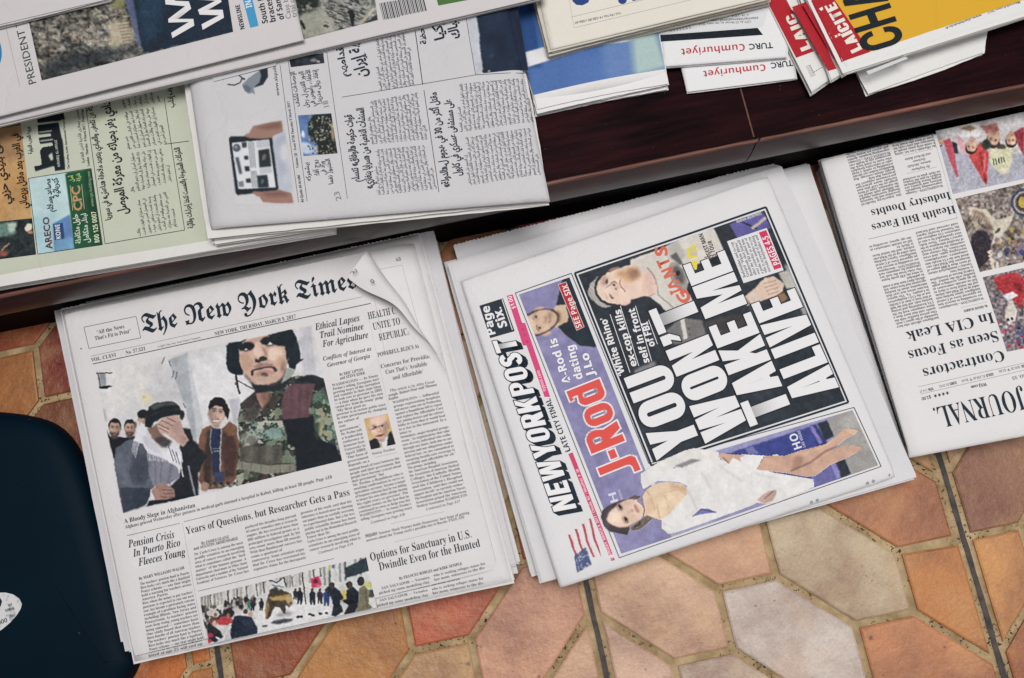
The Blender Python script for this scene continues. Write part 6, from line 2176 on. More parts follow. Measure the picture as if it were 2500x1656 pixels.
# lift advertisement
p = Pic([(220, 615), (700, 540), (785, 1122), (290, 1194)], (176, 204, 206), seed=44, **R)
p.mottle(40, 10)
p.poly([(220, 900), (420, 870), (560, 1160), (290, 1200)], (150, 190, 200), 10, .8)
p.poly([(405, 960), (535, 890), (575, 1160), (420, 1180), (410, 1080)], (82, 120, 172), 2, 1)
p.poly([(420, 1080), (560, 1060), (575, 1160), (420, 1180)], (110, 160, 196), 5, .8)
p.poly([(500, 585), (520, 570), (705, 540), (790, 1125), (570, 1160), (540, 890)], (22, 84, 52), 1)
p.poly([(640, 560), (705, 545), (790, 1125), (720, 1135)], (16, 60, 44), 6, .8)
p.build(aw, 'advertisement', 1.6, 1, warp=.5, sharp=.3)
aw.frame('advertisement_frame', [(220, 615), (700, 540), (785, 1122), (290, 1194)], 1.2, AK, 3, **R)
aw.quadfill('advertisement_logo', [(408, 965), (482, 955), (494, 1075), (420, 1086)], (36, 66, 112), 3, **R)
aw.text('advertisement_logo', 'KONE', (470, 1078), (458, 962), 11, 'sansB', (206, 214, 220), 4, **R)
aw.text('advertisement_text#1', 'ARECO', (402, 1150), (375, 905), 15, 'sans', (92, 36, 40), 3, off=.02, **R)
aw.text('advertisement_text#2', 'مصاعد وسلالم', (412, 870), (385, 615), 13, 'arB', (24, 44, 60), 3, **R)
aw.text('advertisement_text#2', 'كهربائية', (458, 755), (440, 610), 13, 'arB', (24, 44, 60), 3, **R)
aw.text('advertisement_text#3', 'CPC', (636, 858), (612, 668), 20, 'sans', (176, 140, 100), 3, off=.03, **R)
aw.line('advertisement_text#3', (560, 862), (540, 670), 1.2, (190, 180, 140), 3, **R)
aw.line('advertisement_text#3', (648, 850), (628, 662), 1.2, (190, 180, 140), 3, **R)
aw.text('advertisement_text#4', 'أصل', (568, 640), (560, 590), 9, 'arB', (176, 196, 120), 3, **R)
aw.text('advertisement_text#4', 'شركة', (620, 635), (612, 575), 9, 'arB', (176, 196, 120), 3, **R)
aw.text('advertisement_text#5', 'حلول متكاملة', (622, 1110), (596, 885), 12, 'arB', (196, 206, 190), 3, **R)
aw.text('advertisement_text#5', 'لبناء متكامل', (686, 1105), (660, 880), 12, 'arB', (196, 206, 190), 3, **R)
aw.text('advertisement_text#6', '800 125 0007', (764, 1105), (736, 865), 11, 'sansB', (206, 214, 180), 3, **R)
aw.text('advertisement_text#6', 'www.cpc-building.com', (722, 830), (690, 560), 6, 'sansB', (130, 160, 120), 3, **R)
aw.finish()

# --- Arabic daily with the tablet advertisement
ZQ = ZS + .031
QP = paper_mat('grey_newsprint', (196, 195, 199), .05)
Q_PX = [(450, 140), (1236, -20), (1343, 487), (509, 556)]
for lab, px, z0, z1, sd in (
        ('lowest copy under the Arabic daily with the tablet advertisement, sheets fanning out at lower left', [(446, 120), (1228, -20), (1330, 482), (522, 592)], ZS + .0125, ZS + .0180, 35),
        ('second copy under the Arabic daily with the tablet advertisement', [(440, 120), (1230, -20), (1336, 492), (512, 578)], ZS + .0182, ZS + .0240, 36)):
    folded_copy(lab.replace(', sheets fanning out at lower left', ', fanning out below'), px, z0, z1, sd, 'Arabic papers on the step', '', n=6, jitter=.0025, mat=paper_mat('pale_edge', (214, 212, 210)))
quds = folded_copy('top copy of the Arabic daily printed with hands holding a tablet', Q_PX, ZS + .0242, ZS + .0296, 37, 'Arabic papers on the step', '', n=5, jitter=.001, mat=QP, inset=.03)


def qu_curl(s, t):
    return -.004 * np.clip((.05 - s) / .05, 0, 1) ** 2 - .003 * np.clip((t - .95) / .05, 0, 1) ** 2 - .003 * np.clip((s - .96) / .04, 0, 1) ** 2


qu = Paper(Q_PX, ZQ, wave=.0006, seed=38, curl=qu_curl)
qu.sheet('front_page', QP, None, 90, 60)
adopt(quds, qu.front)
Q = dict(zt=zT2)
for k, (s, a, b, h) in enumerate((('قوات حكومة «الوفاق» تتسلم', (940, 1500), (874, 945), 17), ('المنشآت النفطية من «سرايا بنغازي»', (1048, 1555), (972, 888), 17),
                                  ('مقتل أكثر من 30 في هجوم لـ«الدولة»', (1684, 1545), (1572, 758), 17), ('على مستشفى عسكري في كابول', (1778, 1452), (1694, 818), 17),
                                  ('مواجهة إيران', (1000, 630), (885, 170), 24), ('بأقدامهم', (842, 632), (794, 330), 16), ('تركيا', (1642, 325), (1600, 130), 22),
                                  ('لحظة', (1496, 362), (1462, 200), 14), ('ينتباك', (1768, 312), (1716, 90), 22))):
    qu.text('headline#%d' % (k // 2), s, a, b, h, 'arB', INK, **Q)
for s, a, b in (('الإحصاءات تكشف', (446, 880), (402, 590)), ('الدور القديم لـ رجل', (520, 890), (474, 588)), ('الأطفاء، راموس في', (574, 880), (530, 575)), ('إنقاذ ريال مدريد!', (630, 860), (588, 575)),
                ('بيشمركه', (540, 1492), (515, 1340)), ('روج آفا:', (608, 1450), (588, 1318)), ('وزاد في', (664, 1442), (642, 1330)), ('الطنبور نغما', (724, 1520), (694, 1308))):
    qu.text('teaser#' + s, s, a, b, 11, 'ar', INK, off=.014, **Q)
qu.text('page_pointer#1', '18', (692, 892), (676, 828), 13, 'sans', (120, 124, 130), **Q)
qu.text('page_pointer', '23', (834, 488), (827, 465), 13, 'sans', (120, 124, 130))
for a, b, w in (((684, 160), (729, 495), 1.0), ((704, 150), (750, 492), 1.0), ((798, 128), (848, 485), 1.0), ((1014, 77), (1032, 207), 1.8), ((1035, 220), (1072, 470), 1.4), ((835, 238), (1162, 183), 1.0),
                ((1162, 183), (1291, 176), 1.0), ((1138, 44), (1161, 183), 1.0)):
    qu.line('rule', a, b, w, INK)
qu.text('dateline#A', 'Al-Quds Al-Arabi', (742, 494), (732, 427), 6, 'sansB', INK)
qu.text('dateline#V', 'Volume 28 - Issue 8758 Thursday 9 March 2017', (730, 410), (707, 247), 6, 'serif', INK)
qu.text('web_address', 'www.alquds', (683, 234), (673, 160), 8, 'sans', (70, 76, 84))
QW = Words('وقال مسؤولون إن الهجوم على المستشفى العسكري في العاصمة الأفغانية كابول أسفر عن مقتل أكثر من ثلاثين شخصا وإصابة العشرات وأعلن تنظيم الدولة مسؤوليته عن الهجوم الذي نفذه مسلحون تنكروا في زي أطباء وأضافت وزارة الدفاع أن القوات الخاصة قتلت المهاجمين بعد معركة استمرت عدة ساعات داخل المبنى في منطقة قريبة من السفارات')
for f0, f1, l0, l1, n in (((1055, 1192), (1012, 840), (1497, 1152), (1442, 758), 14), ((1112, 1610), (1065, 1238), (1572, 1562), (1502, 1195), 14),
                          ((1792, 1092), (1752, 695), (2372, 1002), (2320, 640), 17), ((1862, 1532), (1800, 1140), (2428, 1440), (2378, 1050), 17),
                          ((1128, 745), (1060, 330), (1388, 702), (1335, 250), 9)):
    qu.column('article_text', f0, f1, l0, l1, n, QW, 6.5, 'ar', (48, 56, 66), xs=.75, short=(0, n - 1), **Q)
qu.finish()
p = Pic([(1820, 150), (2240, 30), (2330, 566), (1897, 612)], (20, 36, 60), seed=51, **Q)
p.mottle(30, 12)
p.poly([(1810, 140), (1900, 110), (1930, 300), (1935, 420), (1950, 520), (1965, 620), (1890, 620)], (178, 182, 192), 2)
for k in range(9):
    p.ell(1930 + 5 * k, 150 + 55 * k, 16, 12, (24, 36, 52), 0, 1)
p.poly([(2180, 40), (2260, 20), (2340, 560), (2280, 570)], (16, 26, 50), 8, .8)
p.ell(2030, 460, 20, 14, (50, 62, 78), 0, 3).ell(2010, 590, 12, 10, (140, 146, 160), 0, 1)
p.build(qu, 'crowd_photograph', 1.6, 1)
p = Pic([(1025, 437), (1315, 418), (1370, 766), (1074, 790)], (84, 116, 168), seed=52, zt=zL3)
p.mottle(12, 24)
p.ell(1090, 720, 60, 50, (190, 202, 222), 20, 3, .9).ell(1068, 600, 14, 30, (206, 214, 226), 0, 2).ell(1150, 740, 60, 40, (170, 186, 210), 0, 4, .8)
p.poly([(1160, 430), (1320, 420), (1370, 766), (1200, 780), (1190, 680), (1110, 600), (1115, 500)], (26, 34, 34), 2)
for k in range(160):
    x, y = p.rng.uniform(1120, 1350), p.rng.uniform(440, 770)
    p.ell(x, y, p.rng.uniform(4, 14), p.rng.uniform(4, 12), [(120, 122, 100), (74, 82, 70), (16, 24, 26), (160, 156, 132)][k % 4], p.rng.uniform(0, 180), 0, .85)
p.poly([(1330, 500), (1345, 640), (1320, 660), (1310, 520)], (186, 162, 120), 2, .8)
p.build(qu, 'tree_photograph', 1.3, 1)
p = Pic([(355, 478), (640, 440), (650, 522), (372, 556)], (30, 38, 48), seed=53, **Q)
p.mottle(8, 30).ell(560, 500, 30, 12, (120, 120, 124), 0, 2).ell(600, 510, 16, 10, (150, 140, 132), 0, 1)
p.build(qu, 'small_photograph', 1.4, 1)
p = Pic([(405, 480), (900, 470), (1000, 1215), (480, 1215)], (194, 193, 197), seed=54, zt=zL3)
p.poly([(800, 640), (930, 560), (950, 640), (900, 740), (980, 1060), (940, 1110), (860, 1070)], (140, 152, 176), 12, .7)
p.ell(905, 760, 40, 80, (196, 198, 204), 0, 8, .9).ell(915, 1000, 40, 70, (188, 192, 202), 0, 8, .7)
p.poly([(422, 640), (440, 618), (800, 618), (855, 1075), (840, 1090), (500, 1130), (482, 1110)], (22, 30, 42), 1)
p.poly([(448, 675), (775, 645), (832, 1062), (506, 1078)], (204, 208, 214), 0)
p.ell(492, 718, 34, 34, (70, 78, 88), 0, 1).ell(486, 712, 16, 14, (130, 136, 144), 0, 1)
p.poly([(480, 800), (510, 800), (540, 940), (515, 950)], (50, 56, 66), 2, .9)
for q4, c in (([(680, 740), (775, 725), (795, 880), (690, 890)], (34, 42, 44)), ([(668, 960), (758, 952), (772, 1060), (680, 1066)], (32, 44, 52)), ([(535, 672), (578, 668), (580, 715), (540, 718)], (44, 56, 62)),
              ([(555, 790), (590, 785), (595, 820), (560, 822)], (34, 38, 46)), ([(560, 880), (600, 876), (606, 920), (566, 922)], (34, 38, 46)), ([(570, 985), (610, 982), (618, 1020), (575, 1022)], (34, 38, 46)),
              ([(660, 660), (770, 650), (776, 715), (670, 722)], (176, 180, 186)), ([(690, 895), (795, 885), (800, 935), (696, 945)], (176, 180, 186)), ([(505, 1010), (550, 1005), (556, 1055), (512, 1058)], (110, 118, 126))):
    p.poly(q4, c, 1)
for x in (596, 610, 624, 638):
    p.ln([(x, 670), (x + 18, 890)], 5, (60, 66, 74), 0, .8).ln([(x + 22, 920), (x + 34, 1060)], 5, (60, 66, 74), 0, .8)
p.ell(730, 800, 16, 30, (120, 126, 120), 20, 1, .7).ell(715, 1010, 12, 22, (110, 120, 130), 20, 1, .7)
p.poly([(552, 612), (600, 590), (635, 530), (800, 495), (885, 485), (895, 580), (820, 610), (790, 635), (700, 640), (600, 635)], (150, 112, 100), 1)
p.poly([(640, 540), (800, 505), (880, 490), (885, 540), (760, 560)], (110, 78, 70), 5, .8)
p.poly([(620, 1110), (640, 1095), (720, 1100), (860, 1085), (970, 1110), (985, 1198), (830, 1200), (720, 1190), (690, 1145)], (150, 110, 98), 1)
p.poly([(700, 1110), (860, 1095), (960, 1120), (900, 1140), (760, 1140)], (112, 78, 70), 5, .8)
p.mottle(3, 6)
p.build(qu, 'tablet_picture', 1.5, 1, warp=.6, sharp=0)
p = Pic([(400, 60), (790, -20), (800, 250), (420, 290)], (207, 206, 210), seed=55, zt=zL3, clear=True)
p.poly([(535, 170), (590, 110), (690, 40), (760, 20), (765, 100), (720, 170), (640, 195), (655, 260), (625, 240), (600, 250), (560, 225)], (120, 128, 140), 1)
p.poly([(690, 40), (760, 20), (765, 100), (720, 170), (640, 195), (690, 150), (705, 90)], (26, 38, 48), 1)
p.ln([(415, 165), (470, 172), (520, 150), (540, 110), (515, 90)], 14, (40, 48, 58)).ell(555, 118, 12, 12, (50, 58, 68), 0, 0)
p.poly([(540, 180), (580, 170), (620, 200), (600, 240), (570, 225)], (84, 96, 112), 2, .9)
p.build(qu, 'emblem', 1.3, 1, warp=.5, sharp=0)
sl = folded_copy('folded pale slip with a black dot tucked beside the emblem', [(508, 176), (680, 128), (672, 160), (522, 198)], ZQ + .0006, ZQ + .0016, 39, None, '', n=1, jitter=.0002,
                 mat=paper_mat('slip', (194, 193, 197), .03), name='paper_slip', cat='paper slip')

# --- big daily at upper left, three copies
ZB = ZS + .038
BP = paper_mat('white_newsprint', (198, 195, 196), .03)
B2 = [(560, -40), (1320, -40), (1320, -6), (300, 262)]
bdl = folded_copy('copy of the upper left daily lying lower, its photograph of a stone wall showing', [(-80, 300), (-80, -60), (1330, -60), (1330, -8)][1:3] + [(1330, -8), (-80, 324)], ZB - .006, ZB - .0006, 41,
                  'copies of the upper left daily', '', n=6, jitter=.0012, mat=BP, inset=.004)
b2 = Paper([(-80, -60), (1330, -60), (1330, -8), (-80, 322)], ZB, wave=.0004, seed=42)
b2.sheet('front_page', BP, None, 70, 30)
adopt(bdl, b2.front)
p = Pic([(396, -60), (1050, -120), (1092, 168), (478, 326)], (120, 122, 118), seed=61, **Q)
p.mottle(7, 70).mottle(3, 50)
p.poly([(400, -20), (600, -20), (620, 140), (560, 150), (520, 110), (450, 110)], (30, 36, 34), 3)
for k in range(30):
    x, y = p.rng.uniform(420, 620), p.rng.uniform(0, 140)
    p.ell(x, y, 16, 12, [(80, 88, 70), (20, 28, 28), (130, 134, 118)][k % 3], 0, 1, .8)
p.poly([(440, 140), (620, 60), (700, 110), (740, 260), (480, 326)], (150, 150, 138), 5, .9)
for k in range(120):
    x, y = p.rng.uniform(640, 980), p.rng.uniform(0, 240)
    p.ln([(x, y), (x + 30, y + 12)], p.rng.uniform(5, 12), [(64, 62, 58), (150, 146, 138), (40, 42, 42)][k % 3], 0, .8)
p.poly([(840, 90), (880, 80), (900, 130), (890, 210), (930, 220), (880, 230), (860, 160)], (24, 30, 36), 1)
p.poly([(930, 195), (1055, 60), (1065, 90), (950, 210)], (166, 160, 140), 1).poly([(970, 205), (1080, 120), (1090, 168)], (44, 46, 46), 2)
p.poly([(440, 175), (460, 165), (495, 230), (480, 250)], (34, 36, 40), 1)
p.mottle(3, 16)
p.build(b2, 'wall_photograph', 1.5, 1)
for k in range(11):
    x = 1104 + 13 * k
    b2.line('barcode', (x, 30 - 2.2 * k), (x + 34, 166 - 2.2 * k), (1.0, 2.2, 1.4, 3.0)[k % 4], INK, 2, zt=zT2)
for k in range(18):
    x = 1236 + 13.0 * k
    b2.line('barcode', (x, 8 - 2.6 * k), (x + 32, 136 - 2.6 * k), (2.4, 1.0, 3.0, 1.2, 1.8)[k % 5], INK, 2, zt=zT2)
b2.quadfill('green_panel', [(1560, -60), (2000, -160), (1960, -25), (1590, 48)], (70, 104, 56), 1, **Q)
b2.finish()
bd = folded_copy('copy of the upper left daily with huge white letters on a dark photograph', [(-80, -60), (700, -60), (740, 100), (-80, 306)], ZB + .0004, ZB + .0054, 43,
                 'copies of the upper left daily', '', n=5, jitter=.0008, mat=BP, inset=.01)
b1 = Paper([(-80, -60), (702, -60), (742, 98), (-80, 304)], ZB + .0058, wave=.0004, seed=44)
b1.sheet('front_page', BP, None, 60, 40)
adopt(bd, b1.front)
p = Pic([(160, -180), (1800, -560), (1925, 265), (345, 666)], (96, 92, 86), seed=62, zt=zT1)
p.mottle(34, 90, (1, .97, .9)).mottle(9, 110, (1, .97, .9)).mottle(4, 70)
for k in range(240):
    x, y = p.rng.uniform(300, 1130), p.rng.uniform(-60, 640)
    a_ = p.rng.uniform(-.6, .9)
    w = p.rng.uniform(10, 26)
    lf = x / 1100
    p.ln([(x, y), (x + 50 * math.cos(a_), y + 40 * math.sin(a_))], w, [(166, 152, 134), (120, 112, 100), (56, 58, 60), (84, 82, 80), (40, 46, 50), (186, 172, 150)][int(p.rng.integers(6))], 1, .55)
p.poly([(900, 180), (1050, 170), (1090, 260), (1100, 330), (960, 410), (910, 360)], (190, 178, 150), 6, .8)
for k in range(14):
    p.ln([(920 + 8 * k, 30 + 26 * k), (1010 + 8 * k, 20 + 26 * k)], 9, (110, 100, 82), 1, .8)
p.poly([(330, 560), (600, 420), (900, 400), (1180, 380), (1200, 420), (345, 668)], (26, 34, 42), 14, .75)
p.poly([(860, -80), (1000, -110), (1040, 20), (1000, 90), (920, 60)], (128, 130, 84), 4, .8)
p.poly([(1010, -120), (1090, -120), (1170, 380), (1140, 380), (1090, 180), (1040, 40)], (82, 92, 128), 2)
p.poly([(1080, -140), (1900, -400), (1930, 270), (1190, 440), (1165, 380)], (20, 36, 54), 2)
p.poly([(1090, -100), (1350, -100), (1300, 300), (1190, 330)], (30, 56, 82), 14, .8)
p.mottle(3, 14)
p.build(b1, 'cover_photograph', 1.7, 1)
WL = (214, 212, 214)
b1.poly('cover_lettering', [(1362, -20), (1368, 40), (1530, 55), (1390, 160), (1392, 190), (1560, 185), (1415, 275), (1425, 318), (1605, 215), (1598, 160), (1470, 160), (1580, 75), (1560, 15), (1440, 10), (1540, -60), (1530, -90)], WL, 3, zt=zT1)
b1.poly('cover_lettering', [(1600, -60), (1625, 0), (1780, 10), (1635, 85), (1650, 125), (1810, 130), (1665, 205), (1675, 250), (1850, 150), (1840, 85), (1720, 85), (1830, 20), (1815, -40), (1690, -30), (1790, -110), (1770, -140)], WL, 3, zt=zT1)
b1.text('cover_caption', 'PRESIDENT TRUMP', (302, 690), (128, -70), 17, 'thin', (60, 64, 72), 2, zt=zT1)
b1.text('section_title', 'NEWSLINE', (2022, 242), (1978, 38), 10, 'sansB', INK, 2, zt=zT1)
b1.quadfill('blue_tag', [(1990, -60), (2070, -60), (2135, 215), (2066, 232)], (62, 142, 186), 1, zt=zT1)
b1.text('blue_tag', 'IN', (2082, 62), (2068, 0), 13, 'sansB', (214, 222, 226), 2, zt=zT1)
for s, a, b in (('South Korea', (186, 192), (118, -160)), ('braces for', (252, 182), (190, -120)), ('of Samsung', (320, 162), (258, -160))):
    b1.text('section_headline', s, a, b, 13, 'sansB', INK, 2, **Q)
for s, a, b in (('Case before', (378, 155), (322, -140)), ('trial opens', (424, 142), (376, -130))):
    b1.text('section_text', s, a, b, 12, 'thin', (120, 122, 128), 2, **Q)
b1.poly('blue_disc', [(-58 + 74 * math.cos(k), 440 + 140 * math.sin(k)) for k in np.arange(0, 6.2, .2)], (40, 120, 176), 2, zt=zT1)
b1.line('rule', (48, 215), (166, 720), .8, (150, 152, 158), 2, zt=zT1)
b1.finish()
folded_copy('topmost copy of the upper left daily, only its blank lower corner in view', [(-80, -60), (300, -60), (268, -2), (-80, 80)], ZB + .0066, ZB + .0120, 45, 'copies of the upper left daily', '', n=6, jitter=.0012, mat=BP)

# --- paper with the blue picture
ZC_ = ZS + .010
LP = paper_mat('bright_newsprint', (220, 219, 220), .03)
C_PX = [(1255, 20), (1590, -40), (1632, 206), (1309, 272)]
blue = folded_copy('folded paper with a blue and teal picture beside the Arabic daily', C_PX, ZS, ZC_ - .0006, 51, None, '', n=7, jitter=.0018, mat=LP)
bl = Paper([(1250, 0), (1582, -60), (1628, 186), (1305, 250)], ZC_, wave=.0004, seed=52, curl=lambda s, t: .003 * np.sin(3.14 * s) - .004 * np.clip((t - .92) / .08, 0, 1) ** 2)
bl.sheet('front_page', LP, None, 40, 40)
adopt(blue, bl.front)
p = Pic([(100, -80), (1310, -100), (1432, 570), (345, 785)], (68, 106, 172), seed=71, zt=zT3)
p.mottle(70, 12)
p.poly([(100, -100), (320, -100), (420, 560), (300, 560)], (24, 66, 128), 6, .9)
p.poly([(900, 380), (1160, 300), (1200, 620), (950, 680)], (96, 128, 182), 12, .8)
p.poly([(1150, 340), (1330, 180), (1450, 560), (1180, 640)], (160, 186, 184), 10, 1)
p.poly([(280, 432), (440, 395), (475, 425), (1240, 250), (1260, 270), (1240, 310), (1120, 355), (900, 390), (760, 430), (300, 555)], (218, 217, 220), 1)
p.poly([(1090, 330), (1230, 285), (1220, 310), (1120, 352)], (140, 140, 146), 3, .8)
p.mottle(4, 8)
p.build(bl, 'blue_picture', 1.6, 1, warp=.5, sharp=0)
bl.text('margin_text', '2222', (400, 912), (440, 890), 5, 'sans', (150, 152, 158), 2, zt=zT3)
bl.finish()

# --- cream paper, upside down, with big blue lettering
ZK = ZS + .024
KP = paper_mat('cream_newsprint', (216, 212, 202), .04)
K_PX = [(1280, -120), (1880, -120), (1880, -6), (1342, 126)]
crm = folded_copy('cream paper lying upside down with big blue lettering at top centre', K_PX, ZS + .0105, ZK - .0006, 53, None, '', n=7, jitter=.0018, mat=paper_mat('cream_edge', (196, 190, 178), .05))
cr = Paper([(1290, -120), (1884, -120), (1884, -8), (1344, 121)], ZK, wave=.0004, seed=54)
cr.sheet('front_page', KP, None, 40, 30)
adopt(crm, cr.front)
cr.text('issue_line', 'Vol.196 No.14 C$5.80 US$6.60', (1515, 30), (1403, 54), 6, 'sans', (96, 98, 104), 2)
for a, b in (((1385, -30), (1402, 68)), ((1402, 68), (1850, -38)), ((1394, 42), (1760, -44))):
    cr.line('title_frame', a, b, .8, (176, 172, 166))
BLU = (36, 62, 120)
cr.poly('title_lettering', [(660, -60), (830, -90), (800, 20), (750, 45), (700, 40), (668, 10)], BLU, 2, zt=zT3)
cr.poly('title_lettering', [(1080 + 36 * math.cos(k), 2 + 34 * math.sin(k)) for k in np.arange(0, 6.2, .4)], BLU, 2, zt=zT3)
cr.poly('title_lettering', [(1170, -60), (1260, -90), (1258, -8), (1162, 12)], BLU, 2, zt=zT3)
cr.finish()

# --- two white weeklies upside down
WP = paper_mat('weekly_paper', (220, 220, 222), .02)
for k, (px, z1, lab) in enumerate((([(1655, 120), (1930, 70), (1945, 192), (1677, 225)], ZS + .0045, 'lower white weekly lying upside down with red lettering near its edge'),
                                   ([(1590, -120), (1960, -120), (1920, 140), (1622, 163)], ZS + .0092, 'upper white weekly lying upside down with a black band and red lettering'))):
    wk = folded_copy(lab, px, ZS + .0047 * k, z1 - .0004, 61 + k, 'white weeklies on the step', '', n=4, jitter=.0008, mat=WP, name='magazine', cat='magazine')
    wp = Paper(px, z1, wave=.0003, seed=60 + k)
    wp.sheet('front_page', WP, None, 30, 30)
    adopt(wk, wp.front)
    RD = (176, 44, 58)
    if k == 0:
        wp.text('red_title', 'Cumhuriyet', (2262, 530), (1742, 588), 17, 'sansB', RD, zt=zT3, off=-.012)
        wp.text('black_title', 'TURC', (2480, 498), (2300, 522), 15, 'sans', INK, zt=zT3, off=.016)
    else:
        wp.text('red_title', 'Cumhuriyet', (2092, 362), (1560, 405), 18, 'sansB', RD, zt=zT3, off=-.012)
        wp.text('black_title', 'TURC', (2318, 352), (2120, 366), 15, 'sans', INK, zt=zT3, off=.016)
        wp.quadfill('black_band', [(1392, 290), (2195, 232), (2240, 290), (1398, 345)], (16, 26, 36), 1, zt=zT3)
        wp.quadfill('grey_panel', [(1370, 110), (2330, -60), (2240, 222), (1388, 285)], (206, 207, 210), 1, zt=zT3)
        for s, a, b, h, f in (('1373 du 23 février au 1er mars 2017', (2145, 172), (1710, 192), 6, 'sans'), ('courrierinternational.com', (2200, 142), (1812, 162), 6.5, 'sansB'), ('n° 14 : 3,90 €', (2120, 118), (1980, 126), 6, 'sans')):
            wp.text('issue_line', s, a, b, h, f, (86, 90, 98), 2, zt=zT3)
        for j in range(7):
            wp.text('small_print', 'EDITION PRIX AFRIQUE', (1490 + 26 * j, 262 - 4 * j), (1462 + 28 * j, 190 - 6 * j), 4, 'sans', (96, 100, 108), 2, zt=zT3)
    wp.finish()

# --- yellow and red weekly, three copies fanned out
YP = paper_mat('coated_white', (218, 218, 216), .03)
RED, YEL = (164, 30, 42), (206, 160, 48)
fan = (([(1840, -60), (1990, -60), (2060, 170), (1982, 226)], ZS + .0110, 'leftmost copy of the fanned yellow and red weekly, cut red title showing'),
       ([(1930, -60), (2050, -60), (2090, 160), (2030, 196)], ZS + .0160, 'middle copy of the fanned yellow and red weekly, a thin red strip showing'),
       ([(1942, -60), (2560, -160), (2560, 22), (2062, 180)], ZS + .0225, 'front copy of the fanned yellow and red weekly with bold black letters'))
under = folded_copy('loose white sheets sticking out beneath the yellow and red weekly', [(2060, 110), (2440, -60), (2404, 124), (2116, 228)], ZS, ZS + .0042, 71, None, '', n=3, jitter=.002, mat=YP, name='loose_sheets', cat='paper')
q = dict(zt=zT4)
for k, (px, z1, lab) in enumerate(fan):
    z0 = (ZS + .0094, ZS + .0112, ZS + .0162)[k]
    mg = folded_copy(lab, px, z0 if k else ZS + .0044, z1 - .0006, 72 + k, 'copies of the yellow and red weekly', '', n=4, jitter=.001, mat=YP, name='magazine', cat='magazine')
    mp = Paper(px, z1, wave=.0003, seed=74 + k, curl=(lambda s, t: -.004 * np.clip((.03 - s) / .03, 0, 1) ** 2 - .003 * np.clip((t - .9) / .1, 0, 1) ** 2) if k == 2 else None)
    mp.sheet('cover', YP, None, 50, 30)
    adopt(mg, mp.front)
    if k == 0:
        mp.quadfill('red_title_band', [(215, -50), (380, -50), (632, 425), (486, 478)], RED, 1, **q)
        mp.poster('red_title', 'LAIC', (610, 400), (470, 110), 24, (216, 212, 204), 3, kw=dict(st=.24, w=.6, b=.2, gap=.1), **q)
        mp.quadfill('grey_panel', [(565, 545), (600, 535), (650, 620), (610, 640)], (190, 190, 190), 1, **q)
        for j in range(5):
            mp.poly('dotted_line', [(600 + 7 * j + 4 * math.cos(a), 542 + 14 * j + 4 * math.sin(a)) for a in np.arange(0, 6.2, 1)], INK, 2, **q)
            mp.poly('dotted_line', [(640 + 14 * j + 4 * math.cos(a), 592 - 8 * j + 4 * math.sin(a)) for a in np.arange(0, 6.2, 1)], INK, 2, **q)
    elif k == 1:
        mp.quadfill('red_title_band', [(450, 60), (560, 20), (818, 568), (750, 588)], RED, 1, **q)
    else:
        mp.quadfill('red_title_band', [(548, 20), (770, -50), (1096, 430), (842, 518)], RED, 1, **q)
        mp.poster('red_title', 'LAICITE', (1030, 408), (800, 18), 27, (220, 214, 204), 3, kw=dict(st=.24, w=.56, b=.2, gap=.08), **q)
        for x, y in ((812, 305), (838, 292)):
            mp.poly('red_title', [(x - 11, y - 8), (x + 9, y - 14), (x + 14, y + 4), (x - 6, y + 10)], (220, 214, 204), 3, **q)
        mp.poly('red_title', [(672, 75), (700, 60), (708, 82), (690, 95)], (220, 214, 204), 3, **q)
        mp.quadfill('yellow_panel', [(770, -50), (2366, -500), (2560, -72), (1096, 430)], YEL, 1, **q)
        mp.quadfill('yellow_panel', [(1640, -250), (2700, -560), (2800, -150), (1640, 245)], YEL, 2, **q)
        mp.poster('black_title', 'CHA', (1385, 345), (1180, -150), 100, (20, 30, 36), 4, kw=dict(st=.2, w=.74, b=.19, gap=.08), **q)
        mp.text('web_address', 'www.charliehebdo.fr', (2012, 118), (1712, 228), 6, 'sans', (86, 88, 92), 2, **q)
        mp.text('web_address', 'Mercredi 8 mars 2017', (2330, 10), (2060, 98), 6, 'sans', (110, 112, 116), 2, **q)
        mp.quadfill('grey_strip', [(1075, 575), (1400, 452), (1420, 470), (1095, 602)], (196, 196, 198), 1, **q)
        for j in range(24):
            mp.poly('dotted_line', [(1112 + 11.5 * j + 3.5 * math.cos(a), 560 - 4.9 * j + 3.5 * math.sin(a)) for a in np.arange(0, 6.2, 1)], INK, 2, **q)
    mp.finish()

# ------------------------------------------------------------------ dark object at left with the oval sticker
m, nt, b = base_mat('black_moulded_plastic')
n1 = noise(nt, 9, 4)
r1 = ramp(nt, n1.outputs[0], [(.3, lin((0, 18, 31))), (.7, lin((2, 25, 38)))])
n2 = noise(nt, 160, 2)
r2 = ramp(nt, n2.outputs[0], [(.76, 0.0), (.80, .5)])
nt.links.new(mix(nt, r2.outputs[0], r1.outputs[0], lin((70, 84, 92))), b.inputs['Base Color'])
b.inputs['Roughness'].default_value = .6
b.inputs['Specular IOR Level'].default_value = .08
bump(nt, b, n1.outputs[0], .05, .004)
BLACKP = m
base = thing('plastic_base', 'black moulded base with rounded corners and a white oval sticker at the left edge', 'base')
zt_ = .022
out = [(-420, 985), (-200, 990), (0, 1003), (60, 1012), (110, 1030), (146, 1062), (176, 1110), (202, 1180), (226, 1260), (252, 1350), (296, 1530), (312, 1590), (318, 1612), (312, 1640), (292, 1676), (262, 1710), (200, 1745), (100, 1770), (-60, 1785), (-420, 1800)]
o2 = P([v[0] for v in out], [v[1] for v in out], zt_)[:, :2]
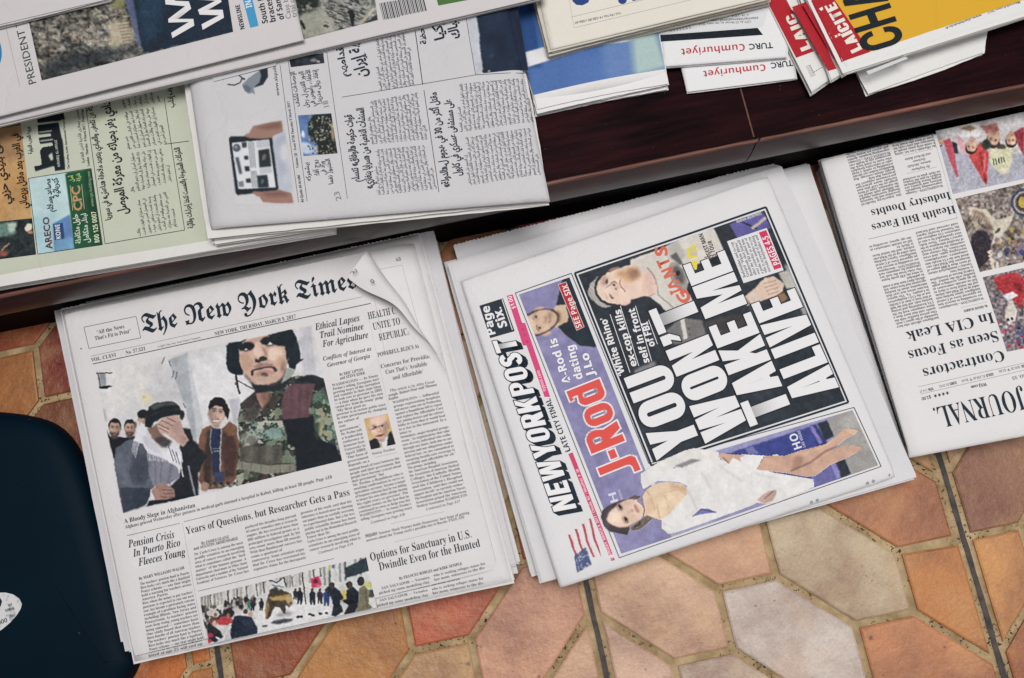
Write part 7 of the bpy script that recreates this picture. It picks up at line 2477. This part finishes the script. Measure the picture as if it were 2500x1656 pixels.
if sum(o2[i][0] * o2[(i + 1) % len(o2)][1] - o2[(i + 1) % len(o2)][0] * o2[i][1] for i in range(len(o2))) < 0:
    o2 = o2[::-1]
for _ in range(2):                              # round the outline
    o2 = np.array([q_ for i in range(len(o2)) for q_ in (o2[i] * .75 + o2[(i + 1) % len(o2)] * .25, o2[i] * .25 + o2[(i + 1) % len(o2)] * .75)])
cen = o2.mean(0)
V, F = [], []
prof = [(0, .0005), (0, .008), (.0010, .0128), (.0035, .0165), (.008, .0193), (.014, .0210), (.020, zt_)]
nn = len(o2)
tg = np.roll(o2, -2, 0) - np.roll(o2, 2, 0)
nin = np.column_stack([-tg[:, 1], tg[:, 0]]) / np.linalg.norm(tg, axis=1)[:, None]
for d, z in prof:
    V += [(p_[0], p_[1], z) for p_ in (o2 + nin * d)]
for k in range(len(prof) - 1):
    F += [(k * nn + i, k * nn + (i + 1) % nn, (k + 1) * nn + (i + 1) % nn, (k + 1) * nn + i) for i in range(nn)]
top_ = (len(prof) - 1) * nn
V.append((cen[0], cen[1], zt_ + .0003))
F += [(top_ + i, top_ + (i + 1) % nn, len(V) - 1) for i in range(nn)]
mesh_obj('base_body', V, F, BLACKP, base, True)
st = Paper([(-60, 1440), (60, 1440), (60, 1560), (-60, 1560)], zt_ + .0012, wave=0)
stm, nt, b = base_mat('scuffed_sticker')
n1 = noise(nt, 130, 5, .65)
r1 = ramp(nt, n1.outputs[0], [(.34, lin((120, 124, 128))), (.46, lin((214, 214, 216)))])
nt.links.new(r1.outputs[0], b.inputs['Base Color'])
b.inputs['Roughness'].default_value = .4
ov = zL1([(-150 + 0, 650), (60, 648), (140, 668), (205, 712), (234, 770), (222, 822), (180, 890), (110, 970), (20, 1045), (-60, 1090), (-160, 1120)])
w2 = P(ov[:, 0], ov[:, 1], st.z)
tri = tessellate_polygon([[Vector(v) for v in w2]])
V3 = np.concatenate([w2, w2 - [0, 0, .0004]])
k_ = len(w2)
Fs = [tuple(t) for t in tri] + [(i, (i + 1) % k_, k_ + (i + 1) % k_, k_ + i) for i in range(k_)]
st.front = mesh_obj('oval_sticker', V3, Fs, stm, base)
st.poly('sticker_mark', [(-120, 690), (0, 700), (24, 740), (10, 790), (-20, 830), (-120, 860)], (14, 30, 46), 2, zt=zL1)
st.text('sticker_text', 'NY', (95, 805), (135, 790), 7, 'sansB', INK, 2, zt=zL1)
st.text('sticker_text', '10956', (58, 862), (158, 828), 7, 'sansB', INK, 2, zt=zL1)
st.text('sticker_text', '1-4000', (-110, 1030), (85, 962), 11, 'sans', INK, 2, zt=zL1)
st.finish()
c_ = P(60, 1400, 0)
settle(base, (c_[0], c_[1], 0.0005))
